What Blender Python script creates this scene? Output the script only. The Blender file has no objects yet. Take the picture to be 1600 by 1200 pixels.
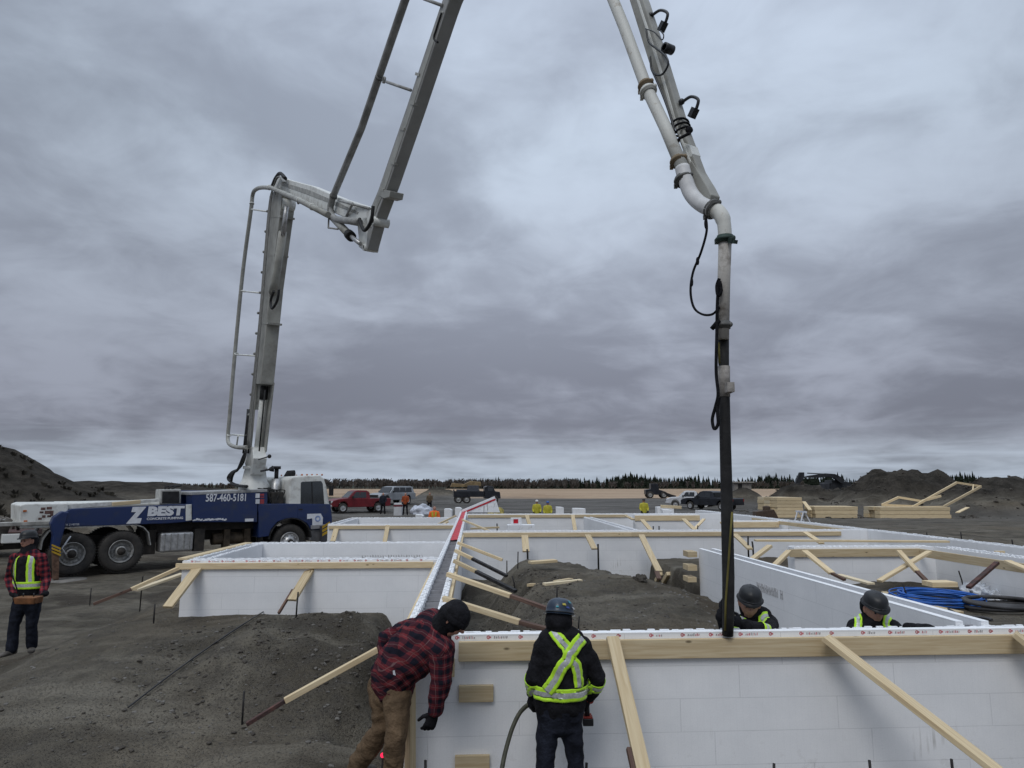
import bpy, bmesh, math, random
import numpy as np
from mathutils import Vector, Matrix, noise as mnoise
from mathutils.bvhtree import BVHTree
PI = math.pi
random.seed(7)
sc = bpy.context.scene
COL = sc.collection
# ------------------------------------------------------------------ camera
F = 1067.0; CAM_H = 2.55
PITCH = math.atan(157 / F); CP, SP = math.cos(PITCH), math.sin(PITCH)
cam_d = bpy.data.cameras.new('camera'); cam = bpy.data.objects.new('camera', cam_d); COL.objects.link(cam)
cam.location = (0, 0, CAM_H); cam.rotation_euler = (PI / 2 + PITCH, 0, 0)
cam_d.sensor_width = 36; cam_d.lens = 36 * F / 1600; cam_d.clip_start = 0.1; cam_d.clip_end = 6000
sc.camera = cam
# ------------------------------------------------------------------ view, world, sun
sc.view_settings.view_transform = 'Standard'; sc.view_settings.look = 'None'
sc.view_settings.exposure = 0.0; sc.view_settings.gamma = 1.0
world = bpy.data.worlds.new('World'); sc.world = world; world.use_nodes = True
def build_world():
    nt = world.node_tree; nt.nodes.clear(); N = nt.nodes.new; L = nt.links.new
    def math_(op, a, b=None, c=None, clamp=False):
        n = N('ShaderNodeMath'); n.operation = op; n.use_clamp = clamp
        for i, v in enumerate((a, b, c)):
            if v is None: continue
            if isinstance(v, (int, float)): n.inputs[i].default_value = v
            else: L(v, n.inputs[i])
        return n.outputs[0]
    def mix(f, a, b):
        n = N('ShaderNodeMix'); n.data_type = 'RGBA'
        for s, v in ((0, f), (6, a), (7, b)):
            if isinstance(v, (int, float)): n.inputs[s].default_value = v
            elif isinstance(v, tuple): n.inputs[s].default_value = v + (1,)
            else: L(v, n.inputs[s])
        return n.outputs[2]
    tc = N('ShaderNodeTexCoord'); sp = N('ShaderNodeSeparateXYZ'); L(tc.outputs['Generated'], sp.inputs[0])
    z = math_('MAXIMUM', sp.outputs[2], 0.0)
    den = math_('ADD', z, 0.24)
    cx = math_('DIVIDE', sp.outputs[0], den); cy = math_('DIVIDE', sp.outputs[1], den)
    cb = N('ShaderNodeCombineXYZ'); L(cx, cb.inputs[0]); L(cy, cb.inputs[1])
    def noise(scale, detail, rough, dist, loc, sy=1.0):
        mp = N('ShaderNodeMapping'); mp.inputs['Location'].default_value = loc; mp.inputs['Scale'].default_value = (1, sy, 1)
        L(cb.outputs[0], mp.inputs[0])
        n = N('ShaderNodeTexNoise'); n.inputs['Scale'].default_value = scale; n.inputs['Detail'].default_value = detail
        n.inputs['Roughness'].default_value = rough; n.inputs['Distortion'].default_value = dist
        L(mp.outputs[0], n.inputs[0]); return n.outputs[0]
    n1 = noise(0.85, 5, 0.5, 0.6, (3.1, 1.7, 0))
    n2 = noise(2.0, 6, 0.56, 0.6, (0.4, 5.2, 2))
    n3 = noise(4.2, 5, 0.55, 0.5, (7.7, 0.3, 4), 1.0)
    v = math_('ADD', math_('MULTIPLY', n1, 0.5), math_('ADD', math_('MULTIPLY', n2, 0.26), math_('MULTIPLY', n3, 0.24)))
    mr = N('ShaderNodeMapRange'); mr.inputs[1].default_value = 0.40; mr.inputs[2].default_value = 0.62
    mr.interpolation_type = 'SMOOTHSTEP'; L(v, mr.inputs[0])
    # broad tone with height above the horizon: streaky pale band low down, heavier purple grey above it, paler higher up
    rp = N('ShaderNodeValToRGB'); L(z, rp.inputs[0]); cr = rp.color_ramp
    els = [(0.0, (0.36, 0.42, 0.50)), (0.035, (0.34, 0.38, 0.45)), (0.075, (0.262, 0.278, 0.340)), (0.15, (0.282, 0.302, 0.366)),
           (0.27, (0.352, 0.390, 0.466)), (0.45, (0.39, 0.447, 0.533)), (0.62, (0.41, 0.468, 0.565)), (1.0, (0.55, 0.62, 0.7))]
    cr.elements[0].position = els[0][0]; cr.elements[0].color = els[0][1] + (1,)
    cr.elements[1].position = 1.0; cr.elements[1].color = els[-1][1] + (1,)
    for p_, c_ in els[1:-1]:
        e = cr.elements.new(p_); e.color = c_ + (1,)
    dark = mix(1.0, rp.outputs[0], (0.76, 0.755, 0.775)); dk = dark.node; dk.blend_type = 'MULTIPLY'
    lite = mix(1.0, rp.outputs[0], (1.30, 1.31, 1.31)); lite.node.blend_type = 'MULTIPLY'
    cloud = mix(mr.outputs[0], dark, lite)
    # brighter patch of thin cloud high ahead, a little right of the middle
    dt = N('ShaderNodeVectorMath'); dt.operation = 'DOT_PRODUCT'; L(tc.outputs['Generated'], dt.inputs[0]); dt.inputs[1].default_value = Vector((.10, .83, .55)).normalized()
    pt = N('ShaderNodeMapRange'); pt.interpolation_type = 'SMOOTHSTEP'; pt.inputs[1].default_value = .78; pt.inputs[2].default_value = 1.0; pt.inputs[3].default_value = .93; pt.inputs[4].default_value = 1.19; L(dt.outputs['Value'], pt.inputs[0])
    vb = N('ShaderNodeVectorMath'); vb.operation = 'SCALE'; L(cloud, vb.inputs[0]); L(pt.outputs[0], vb.inputs['Scale']); cloud = vb.outputs[0]
    # thin low streaks
    st = N('ShaderNodeCombineXYZ'); az = math_('ARCTAN2', sp.outputs[0], sp.outputs[1])
    L(math_('MULTIPLY', az, 5.0), st.inputs[0]); L(math_('MULTIPLY', z, 60.0), st.inputs[1])
    ns = N('ShaderNodeTexNoise'); ns.inputs['Scale'].default_value = 1.0; ns.inputs['Detail'].default_value = 4; ns.inputs['Distortion'].default_value = 0.5
    L(st.outputs[0], ns.inputs[0])
    ms = N('ShaderNodeMapRange'); ms.inputs[1].default_value = 0.44; ms.inputs[2].default_value = 0.64; L(ns.outputs[0], ms.inputs[0])
    low = N('ShaderNodeMapRange'); low.inputs[1].default_value = 0.085; low.inputs[2].default_value = 0.02; L(z, low.inputs[0])
    sf = math_('MULTIPLY', ms.outputs[0], low.outputs[0])
    cloud = mix(math_('MULTIPLY', sf, 0.75), cloud, (0.50, 0.57, 0.68))
    # the overcast is thinnest overhead
    zen = N('ShaderNodeMapRange'); zen.inputs[1].default_value = 0.62; zen.inputs[2].default_value = 0.95
    zen.inputs[3].default_value = 1.0; zen.inputs[4].default_value = 2.3; L(z, zen.inputs[0])
    vm = N('ShaderNodeVectorMath'); vm.operation = 'SCALE'; L(cloud, vm.inputs[0]); L(zen.outputs[0], vm.inputs['Scale'])
    sky = N('ShaderNodeTexSky'); sky.sky_type = 'NISHITA'; sky.sun_disc = False
    sky.sun_elevation = math.radians(48); sky.sun_rotation = math.radians(200)
    b1 = N('ShaderNodeBackground'); L(sky.outputs[0], b1.inputs[0]); b1.inputs[1].default_value = 0.05
    b2 = N('ShaderNodeBackground'); L(vm.outputs[0], b2.inputs[0]); b2.inputs[1].default_value = 1.0
    ms_ = N('ShaderNodeMixShader'); ms_.inputs[0].default_value = 0.94
    L(b1.outputs[0], ms_.inputs[1]); L(b2.outputs[0], ms_.inputs[2])
    out = N('ShaderNodeOutputWorld'); L(ms_.outputs[0], out.inputs[0])
build_world()
sun_d = bpy.data.lights.new('sun', 'SUN'); sun_d.energy = 0.95; sun_d.angle = math.radians(25); sun_d.color = (1, 0.97, 0.93)
sun = bpy.data.objects.new('sun', sun_d); COL.objects.link(sun)
_el, _az = math.radians(48), math.radians(200)          # azimuth clockwise from +y: behind the camera, a little left
_dir = Vector((math.sin(_az) * math.cos(_el), math.cos(_az) * math.cos(_el), math.sin(_el)))
sun.rotation_euler = _dir.to_track_quat('Z', 'Y').to_euler()
# ------------------------------------------------------------------ measuring helpers
def ray(px, py):
    a = (px - 800) / F; b = (600 - py) / F
    return Vector((a, CP - b * SP, SP + b * CP))
def at(px, py, Y):
    r = ray(px, py); return Vector((r.x * Y / r.y, Y, CAM_H + r.z * Y / r.y))
def onz(px, py, z):
    r = ray(px, py); t = (z - CAM_H) / r.z; return Vector((r.x * t, r.y * t, z))
def on_plane(px, py, P, n):
    r = ray(px, py); t = (P - Vector((0, 0, CAM_H))).dot(n) / r.dot(n)
    return Vector((0, 0, CAM_H)) + r * t
TH = math.radians(3.2); CT, ST = math.cos(TH), math.sin(TH)
def bl(a, b, z=0.0):
    return Vector((a * CT - b * ST, a * ST + b * CT, z))
def inv(x, y):
    return (x * CT + y * ST, -x * ST + y * CT)
# ------------------------------------------------------------------ materials
MATS = {}
def lin(r, g, b):
    f = lambda c: (c / 255 / 12.92) if c <= 10 else ((c / 255 + .055) / 1.055) ** 2.4
    return (f(r), f(g), f(b))
def mat(name, col, rough=0.7, metal=0.0, var=0.15, scale=6.0, bump=0.0, bscale=None, col2=None, detail=5, stretch=(1, 1, 1), spec=0.4, coords='Object', lo=.35, hi=.65):
    if name in MATS: return MATS[name]
    m = bpy.data.materials.new(name); m.use_nodes = True; nt = m.node_tree; N = nt.nodes.new; L = nt.links.new
    b = nt.nodes['Principled BSDF']; b.inputs['Roughness'].default_value = rough; b.inputs['Metallic'].default_value = metal
    b.inputs['Specular IOR Level'].default_value = spec
    tc = N('ShaderNodeTexCoord'); mp = N('ShaderNodeMapping'); mp.inputs['Scale'].default_value = stretch; L(tc.outputs[coords], mp.inputs[0])
    n = N('ShaderNodeTexNoise'); n.inputs['Scale'].default_value = scale; n.inputs['Detail'].default_value = detail; n.inputs['Roughness'].default_value = 0.6
    L(mp.outputs[0], n.inputs[0])
    rp = N('ShaderNodeMapRange'); rp.inputs[1].default_value = lo; rp.inputs[2].default_value = hi; L(n.outputs[0], rp.inputs[0])
    mx = N('ShaderNodeMix'); mx.data_type = 'RGBA'; L(rp.outputs[0], mx.inputs[0])
    c2 = col2 if col2 else tuple(c * (1 - var * 2) for c in col)
    mx.inputs[6].default_value = tuple(c2) + (1,); mx.inputs[7].default_value = tuple(min(1, c * (1 + (0 if col2 else var))) for c in col) + (1,)
    L(mx.outputs[2], b.inputs['Base Color'])
    if bump:
        n2 = N('ShaderNodeTexNoise'); n2.inputs['Scale'].default_value = bscale or scale * 4; n2.inputs['Detail'].default_value = 6; L(mp.outputs[0], n2.inputs[0])
        bp = N('ShaderNodeBump'); bp.inputs['Strength'].default_value = bump; bp.inputs['Distance'].default_value = 0.02; L(n2.outputs[0], bp.inputs['Height']); L(bp.outputs[0], b.inputs['Normal'])
    MATS[name] = m; return m
def emis(name, col, e):
    m = mat(name, col); b = m.node_tree.nodes['Principled BSDF']
    b.inputs['Emission Color'].default_value = tuple(col) + (1,); b.inputs['Emission Strength'].default_value = e; return m
def foam_mat():
    m = bpy.data.materials.new('foam'); m.use_nodes = True; nt = m.node_tree; N = nt.nodes.new; L = nt.links.new
    b = nt.nodes['Principled BSDF']; b.inputs['Roughness'].default_value = 0.85; b.inputs['Specular IOR Level'].default_value = 0.2
    tc = N('ShaderNodeTexCoord'); sp = N('ShaderNodeSeparateXYZ'); L(tc.outputs['Object'], sp.inputs[0])
    def M_(op, a, bb=None, cc=None):
        n = N('ShaderNodeMath'); n.operation = op
        for i, v in enumerate((a, bb, cc)):
            if v is None: continue
            if isinstance(v, (int, float)): n.inputs[i].default_value = v
            else: L(v, n.inputs[i])
        return n.outputs[0]
    # horizontal joints every 0.237 m, staggered vertical joints every 1.22 m
    zz = M_('DIVIDE', M_('ADD', sp.outputs[2], 2.37 - 0.235), 0.237)
    row = M_('FLOOR', zz)
    # seam masks with fractions
    def seam(v, w):
        fr = M_('FRACT', v); return M_('LESS_THAN', M_('ABSOLUTE', M_('SUBTRACT', fr, 0.5)), w)
    hs = seam(M_('ADD', zz, 0.5), 0.010)
    off = M_('MULTIPLY', M_('MODULO', row, 2.0), 0.45)
    off = M_('ADD', off, M_('MULTIPLY', M_('MODULO', row, 3.0), 0.17))
    xy = M_('ADD', sp.outputs[0], sp.outputs[1])
    vs = seam(M_('ADD', M_('DIVIDE', xy, 1.22), off), 0.0026)
    s = M_('MAXIMUM', hs, vs)
    n = N('ShaderNodeTexNoise'); n.inputs['Scale'].default_value = 1.7; n.inputs['Detail'].default_value = 4; L(tc.outputs['Object'], n.inputs[0])
    n2 = N('ShaderNodeTexNoise'); n2.inputs['Scale'].default_value = 90; n2.inputs['Detail'].default_value = 2; L(tc.outputs['Object'], n2.inputs[0])
    n3 = N('ShaderNodeTexNoise'); n3.inputs['Scale'].default_value = 5; n3.inputs['Detail'].default_value = 8; n3.inputs['Roughness'].default_value = .75; L(tc.outputs['Object'], n3.inputs[0])
    # faint vertical ribbing of the panel faces
    rib = M_('LESS_THAN', M_('ABSOLUTE', M_('SUBTRACT', M_('FRACT', M_('DIVIDE', xy, 0.0508)), 0.5)), 0.06)
    v = M_('ADD', M_('MULTIPLY', n.outputs[0], 0.5), M_('MULTIPLY', n2.outputs[0], 0.25)); v = M_('ADD', v, M_('MULTIPLY', n3.outputs[0], 0.3))
    mr = N('ShaderNodeMapRange'); mr.inputs[1].default_value = 0.38; mr.inputs[2].default_value = 0.68; L(v, mr.inputs[0])
    mx = N('ShaderNodeMix'); mx.data_type = 'RGBA'; L(mr.outputs[0], mx.inputs[0])
    mx.inputs[6].default_value = (0.76, 0.775, 0.795, 1); mx.inputs[7].default_value = (0.89, 0.90, 0.915, 1)
    m2 = N('ShaderNodeMix'); m2.data_type = 'RGBA'; L(M_('MULTIPLY', M_('MAXIMUM', M_('MULTIPLY', s, M_('ADD', M_('MULTIPLY', n3.outputs[0], 1.2), -0.12)), M_('MULTIPLY', rib, 0.05)), 0.55), m2.inputs[0])
    L(mx.outputs[2], m2.inputs[6]); m2.inputs[7].default_value = (0.30, 0.31, 0.33, 1)
    # splashed mud near the ground
    zm = N('ShaderNodeMapRange'); zm.inputs[1].default_value = 0.78; zm.inputs[2].default_value = 0.3; L(sp.outputs[2], zm.inputs[0])
    mps = N('ShaderNodeMapping'); mps.inputs['Scale'].default_value = (26, 26, 1.6); L(tc.outputs['Object'], mps.inputs[0])
    nst = N('ShaderNodeTexNoise'); nst.inputs['Scale'].default_value = 1; nst.inputs['Detail'].default_value = 4; L(mps.outputs[0], nst.inputs[0])
    blob = N('ShaderNodeMapRange'); blob.inputs[1].default_value = .58; blob.inputs[2].default_value = .66; L(n.outputs[0], blob.inputs[0])
    mst = N('ShaderNodeMapRange'); mst.inputs[1].default_value = .50; mst.inputs[2].default_value = .60; L(nst.outputs[0], mst.inputs[0])
    mud = M_('MULTIPLY', zm.outputs[0], M_('ADD', M_('MULTIPLY', M_('GREATER_THAN', n3.outputs[0], 0.58), .16), M_('MULTIPLY', mst.outputs[0], blob.outputs[0])))
    m3 = N('ShaderNodeMix'); m3.data_type = 'RGBA'; L(M_('MINIMUM', M_('MULTIPLY', mud, 1.1), .8), m3.inputs[0]); L(m2.outputs[2], m3.inputs[6]); m3.inputs[7].default_value = (0.2, 0.18, 0.15, 1)
    L(m3.outputs[2], b.inputs['Base Color'])
    bp = N('ShaderNodeBump'); bp.inputs['Strength'].default_value = 0.25; bp.inputs['Distance'].default_value = 0.004; bp.invert = True; L(M_('ADD', s, M_('MULTIPLY', n2.outputs[0], 0.3)), bp.inputs['Height']); L(bp.outputs[0], b.inputs['Normal'])
    return m
def wood_mat(name, c1, c2, c3=None):
    m = bpy.data.materials.new(name); m.use_nodes = True; nt = m.node_tree; N = nt.nodes.new; L = nt.links.new
    b = nt.nodes['Principled BSDF']; b.inputs['Roughness'].default_value = 0.75; b.inputs['Specular IOR Level'].default_value = 0.25
    tc = N('ShaderNodeTexCoord'); oi = N('ShaderNodeObjectInfo')
    mp = N('ShaderNodeMapping'); mp.inputs['Scale'].default_value = (1.2, 22, 22); L(tc.outputs['Object'], mp.inputs[0])
    cmb = N('ShaderNodeCombineXYZ'); mu = N('ShaderNodeMath'); mu.operation = 'MULTIPLY'; mu.inputs[1].default_value = 37; L(oi.outputs['Random'], mu.inputs[0]); L(mu.outputs[0], cmb.inputs[0]); L(cmb.outputs[0], mp.inputs['Location'])
    n = N('ShaderNodeTexNoise'); n.inputs['Scale'].default_value = 2.2; n.inputs['Detail'].default_value = 5; n.inputs['Distortion'].default_value = 0.6; L(mp.outputs[0], n.inputs[0])
    mr = N('ShaderNodeMapRange'); mr.inputs[1].default_value = .35; mr.inputs[2].default_value = .65; L(n.outputs[0], mr.inputs[0])
    mx = N('ShaderNodeMix'); mx.data_type = 'RGBA'; L(mr.outputs[0], mx.inputs[0]); mx.inputs[6].default_value = c2 + (1,); mx.inputs[7].default_value = c1 + (1,)
    # knots
    mp2 = N('ShaderNodeMapping'); mp2.inputs['Scale'].default_value = (1, 2.4, 2.4); L(tc.outputs['Object'], mp2.inputs[0]); L(cmb.outputs[0], mp2.inputs['Location'])
    vo = N('ShaderNodeTexVoronoi'); vo.inputs['Scale'].default_value = 3.4; L(mp2.outputs[0], vo.inputs[0])
    kn = N('ShaderNodeMapRange'); kn.inputs[1].default_value = 0.11; kn.inputs[2].default_value = 0.05; L(vo.outputs['Distance'], kn.inputs[0])
    m2 = N('ShaderNodeMix'); m2.data_type = 'RGBA'; L(kn.outputs[0], m2.inputs[0]); L(mx.outputs[2], m2.inputs[6]); m2.inputs[7].default_value = tuple(c * .38 for c in c2) + (1,)
    # per board tone
    hs = N('ShaderNodeHueSaturation'); r2 = N('ShaderNodeMapRange'); r2.inputs[3].default_value = .78; r2.inputs[4].default_value = 1.12; L(oi.outputs['Random'], r2.inputs[0]); L(r2.outputs[0], hs.inputs['Value']); L(m2.outputs[2], hs.inputs['Color'])
    L(hs.outputs[0], b.inputs['Base Color'])
    bp = N('ShaderNodeBump'); bp.inputs['Strength'].default_value = .3; bp.inputs['Distance'].default_value = 0.002; L(n.outputs[0], bp.inputs['Height']); L(bp.outputs[0], b.inputs['Normal'])
    return m
def plaid_mat(name, period, ang=0.0, axis=(0, 2), red=(0.20, 0.022, 0.03), blk=(0.012, 0.012, 0.02)):
    m = bpy.data.materials.new(name); m.use_nodes = True; nt = m.node_tree; N = nt.nodes.new; L = nt.links.new
    b = nt.nodes['Principled BSDF']; b.inputs['Roughness'].default_value = 0.95; b.inputs['Specular IOR Level'].default_value = 0.1
    tc = N('ShaderNodeTexCoord'); nz = N('ShaderNodeTexNoise'); nz.inputs['Scale'].default_value = 5; L(tc.outputs['Object'], nz.inputs[0])
    def M_(op, a, bb=None):
        n = N('ShaderNodeMath'); n.operation = op
        for i, v in enumerate((a, bb)):
            if v is None: continue
            if isinstance(v, (int, float)): n.inputs[i].default_value = v
            else: L(v, n.inputs[i])
        return n.outputs[0]
    sp = N('ShaderNodeSeparateXYZ'); L(tc.outputs['Object'], sp.inputs[0])
    X = sp.outputs[axis[0]]; Z = sp.outputs[axis[1]]; Yv = sp.outputs[3 - axis[0] - axis[1]]
    X = M_('ADD', X, M_('MULTIPLY', Yv, 0.8))
    X = M_('ADD', X, M_('MULTIPLY', nz.outputs[0], 0.05)); Z = M_('ADD', Z, M_('MULTIPLY', nz.outputs[0], 0.05))
    c, s = math.cos(ang), math.sin(ang)
    u = M_('ADD', M_('MULTIPLY', X, c), M_('MULTIPLY', Z, s)); v = M_('SUBTRACT', M_('MULTIPLY', Z, c), M_('MULTIPLY', X, s))
    def band(w, lo, thin):
        fr = M_('FRACT', M_('DIVIDE', w, period)); a = M_('LESS_THAN', fr, lo)
        t = M_('LESS_THAN', M_('ABSOLUTE', M_('SUBTRACT', fr, 0.5 + lo / 2)), thin); return a, t
    a1, t1 = band(u, .46, .025); a2, t2 = band(v, .46, .025)
    sm = M_('MULTIPLY', M_('ADD', a1, a2), 0.5)
    rp = N('ShaderNodeValToRGB'); rp.color_ramp.interpolation = 'CONSTANT'; L(sm, rp.inputs[0])
    rp.color_ramp.elements[0].color = red + (1,); rp.color_ramp.elements[1].position = .75; rp.color_ramp.elements[1].color = blk + (1,)
    e = rp.color_ramp.elements.new(.3); e.color = tuple(.34 * r + .66 * k for r, k in zip(red, blk)) + (1,)
    mx = N('ShaderNodeMix'); mx.data_type = 'RGBA'; L(M_('MULTIPLY', M_('MAXIMUM', t1, t2), .35), mx.inputs[0]); L(rp.outputs[0], mx.inputs[6]); mx.inputs[7].default_value = (.25, .17, .16, 1)
    L(mx.outputs[2], b.inputs['Base Color'])
    n2 = N('ShaderNodeTexNoise'); n2.inputs['Scale'].default_value = 160; L(tc.outputs['Object'], n2.inputs[0])
    bp = N('ShaderNodeBump'); bp.inputs['Strength'].default_value = .5; bp.inputs['Distance'].default_value = 0.004; L(n2.outputs[0], bp.inputs['Height']); L(bp.outputs[0], b.inputs['Normal'])
    return m
FOAM = foam_mat()
WOOD = wood_mat('spruce', (0.70, 0.58, 0.38), (0.57, 0.44, 0.265))
WOOD_OLD = wood_mat('wet_wood', (0.16, 0.10, 0.075), (0.09, 0.055, 0.045))
WOOD_PALE = wood_mat('pale_wood', (0.76, 0.66, 0.47), (0.64, 0.53, 0.36))
STEEL = mat('dark_steel', (0.035, 0.033, 0.033), .6, .5, .3, 20, .3)
RUST = mat('rusty_steel', (0.12, 0.055, 0.045), .8, .1, .3, 14, .4, col2=(.04, .03, .03))
WHITE_P = mat('white_paint', (0.66, 0.67, 0.64), .45, 0, .12, 3.5, .06, 30, col2=(.42, .41, .38), lo=.3, hi=.5)
GREY_P = mat('boom_grey', (0.34, 0.34, 0.31), .5, 0, .1, 2.5, .05, 30, col2=(.21, .205, .185), lo=.3, hi=.58)
BLUE_P = mat('truck_blue', (0.009, 0.024, 0.095), .34, 0, .2, 2.5, .03, 30, col2=(.024, .034, .072), spec=.5, lo=.3, hi=.5)
BLACK = mat('black_rubber', (0.018, 0.018, 0.019), .75, 0, .25, 9, .2)
TYRE = mat('tyre', (0.03, 0.029, 0.028), .9, 0, .3, 6, .4, 50, col2=(.055, .05, .045))
CHASSIS = mat('chassis', (0.022, 0.021, 0.02), .8, .1, .3, 5, .3, col2=(.05, .043, .037))
ALU = mat('aluminium', (0.50, 0.50, 0.50), .42, .7, .15, 8, .1)
GLASS = mat('dark_glass', (0.015, 0.018, 0.022), .08, 0, .1, 2, spec=.8)
TEXTW = mat('lettering', (0.66, 0.68, 0.72), .6, 0, .06, 9)
CHROME = mat('galvanised', (0.34, 0.34, 0.33), .5, .5, .2, 12, .1)
LIME = mat('lime_tape', (0.50, 0.85, 0.03), .6, 0, .06, 30)
LIME.node_tree.nodes['Principled BSDF'].inputs['Sheen Weight'].default_value = .2
SILVER = mat('silver_tape', (0.50, 0.52, 0.52), .35, .15, .12, 60, .1)
CLOTH_BLK = mat('black_cloth', (0.014, 0.014, 0.017), .9, 0, .25, 14, .5, 60, spec=.15)
CLOTH_NAVY = mat('navy_cloth', (0.018, 0.021, 0.032), .9, 0, .25, 14, .5, 60, spec=.15)
CLOTH_TAN = mat('tan_cloth', (0.17, 0.115, 0.07), .9, 0, .18, 8, .5, 60, spec=.15, col2=(.10, .068, .042))
SKIN = mat('skin', (0.42, 0.22, 0.16), .55, 0, .08, 18)
PLASTIC_BLK = mat('black_plastic', (0.02, 0.021, 0.024), .38, 0, .15, 5)
CONC = mat('wet_concrete', (0.20, 0.195, 0.18), .6, 0, .15, 7, .8, 24, col2=(.13, .125, .115))
ORANGE = mat('orange_cloth', (0.85, 0.17, 0.02), .8, 0, .1, 10)
RED = mat('red_sheet', (0.72, 0.012, 0.03), .45, 0, .2, 8, .2, col2=(.35, .006, .015))
DIRT = mat('dirt', (0.105, 0.098, 0.088), .95, 0, .2, 4, .9, 18, col2=(.055, .05, .044), spec=.1)
# ------------------------------------------------------------------ object helpers
def tag(o, label=None, cat=None, group=None, kind=None):
    if label: o['label'] = label
    if cat: o['category'] = cat
    if group: o['group'] = group
    if kind: o['kind'] = kind
    return o
def empty(name, loc=(0, 0, 0), rz=0.0):
    o = bpy.data.objects.new(name, None); COL.objects.link(o); o.location = loc; o.rotation_euler = (0, 0, rz); o.empty_display_size = .2
    return o
def thing(name, label, cat, loc=(0, 0, 0), rz=0.0, group=None):
    return tag(empty(name, loc, rz), label, cat, group)
def V(*a): return Vector(a)
class MB:
    """collects shapes; coordinates are given in the frame of the object that is built"""
    def __init__(s): s.v = []; s.f = []; s.m = []; s.sm = []; s.cur = 0; s.smooth = False
    def add(s, vs, fs, smooth=None):
        k = len(s.v); s.v += [tuple(v) for v in vs]
        for f in fs:
            s.f.append([k + i for i in f]); s.m.append(s.cur); s.sm.append(s.smooth if smooth is None else smooth)
        return s
    def box(s, lo, hi):
        x0, y0, z0 = lo; x1, y1, z1 = hi
        return s.add([(x0, y0, z0), (x1, y0, z0), (x1, y1, z0), (x0, y1, z0), (x0, y0, z1), (x1, y0, z1), (x1, y1, z1), (x0, y1, z1)],
                     [(0, 3, 2, 1), (4, 5, 6, 7), (0, 1, 5, 4), (1, 2, 6, 5), (2, 3, 7, 6), (3, 0, 4, 7)])
    def beam(s, p0, p1, w, h, up=(0, 0, 1)):
        p0 = Vector(p0); p1 = Vector(p1); d = (p1 - p0).normalized(); up = Vector(up)
        side = d.cross(up); 
        if side.length < 1e-4: side = d.cross(Vector((1, 0, 0)))
        side.normalize(); u = side.cross(d).normalized(); vs = []
        for p in (p0, p1):
            for a, b in ((-1, -1), (1, -1), (1, 1), (-1, 1)): vs.append(p + side * a * w / 2 + u * b * h / 2)
        return s.add(vs, [(0, 1, 2, 3), (7, 6, 5, 4), (0, 4, 5, 1), (1, 5, 6, 2), (2, 6, 7, 3), (3, 7, 4, 0)])
    def prism(s, pts, off):
        """closed 3-D polygon pts extruded by the vector off"""
        n = len(pts); off = Vector(off); vs = [Vector(p) for p in pts] + [Vector(p) + off for p in pts]
        fs = [list(range(n))[::-1], [n + i for i in range(n)]] + [(i, (i + 1) % n, n + (i + 1) % n, n + i) for i in range(n)]
        return s.add(vs, fs)
    def tube(s, pts, r, seg=10, caps=True, smooth=True):
        pts = [Vector(p) for p in pts]; n = len(pts); rs = r if isinstance(r, (list, tuple)) else [r] * n
        ref = None; vs = []; fs = []
        for i, p in enumerate(pts):
            d = (pts[min(i + 1, n - 1)] - pts[max(i - 1, 0)]); d.normalize()
            if ref is None:
                ref = d.orthogonal().normalized()
            ref = (ref - d * ref.dot(d)).normalized(); q = d.cross(ref)
            for k in range(seg):
                t = 2 * PI * k / seg; vs.append(p + (ref * math.cos(t) + q * math.sin(t)) * rs[i])
        for i in range(n - 1):
            for k in range(seg):
                a = i * seg + k; b = i * seg + (k + 1) % seg; fs.append((a, b, b + seg, a + seg))
        s.add(vs, fs, smooth)
        if caps:
            k0 = len(s.v) - n * seg
            s.f.append([k0 + k for k in range(seg)][::-1]); s.m.append(s.cur); s.sm.append(False)
            s.f.append([k0 + (n - 1) * seg + k for k in range(seg)]); s.m.append(s.cur); s.sm.append(False)
        return s
    def lathe(s, c, axis, prof, seg=24, smooth=True):
        """prof: list of (distance along axis, radius)"""
        c = Vector(c); ax = Vector(axis).normalized(); e1 = ax.orthogonal().normalized(); e2 = ax.cross(e1); vs = []; fs = []
        for (h, r) in prof:
            for k in range(seg):
                t = 2 * PI * k / seg; vs.append(c + ax * h + (e1 * math.cos(t) + e2 * math.sin(t)) * max(r, 1e-4))
        for i in range(len(prof) - 1):
            for k in range(seg):
                a = i * seg + k; b = i * seg + (k + 1) % seg; fs.append((a, b, b + seg, a + seg))
        return s.add(vs, fs, smooth)
    def ball(s, c, r, seg=14, rings=8, sc=(1, 1, 1)):
        vs = []; fs = []; c = Vector(c)
        for i in range(rings + 1):
            ph = PI * i / rings
            for k in range(seg):
                t = 2 * PI * k / seg; vs.append(c + Vector((r * sc[0] * math.sin(ph) * math.cos(t), r * sc[1] * math.sin(ph) * math.sin(t), r * sc[2] * math.cos(ph))))
        for i in range(rings):
            for k in range(seg):
                a = i * seg + k; b = i * seg + (k + 1) % seg; fs.append((a, a + seg, b + seg, b))
        return s.add(vs, fs, True)
    def build(s, name, mats, parent=None, bevel=0.0, loc=None, rz=0.0):
        me = bpy.data.meshes.new(name); me.from_pydata(s.v, [], s.f)
        if not isinstance(mats, (list, tuple)): mats = [mats]
        for m in mats: me.materials.append(m)
        for p, mi, sm in zip(me.polygons, s.m, s.sm): p.material_index = mi; p.use_smooth = sm
        bm = bmesh.new(); bm.from_mesh(me)
        bmesh.ops.recalc_face_normals(bm, faces=bm.faces); bm.to_mesh(me); bm.free()
        o = bpy.data.objects.new(name, me); COL.objects.link(o)
        if parent: o.parent = parent
        if loc is not None: o.location = loc; o.rotation_euler = (0, 0, rz)
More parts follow.
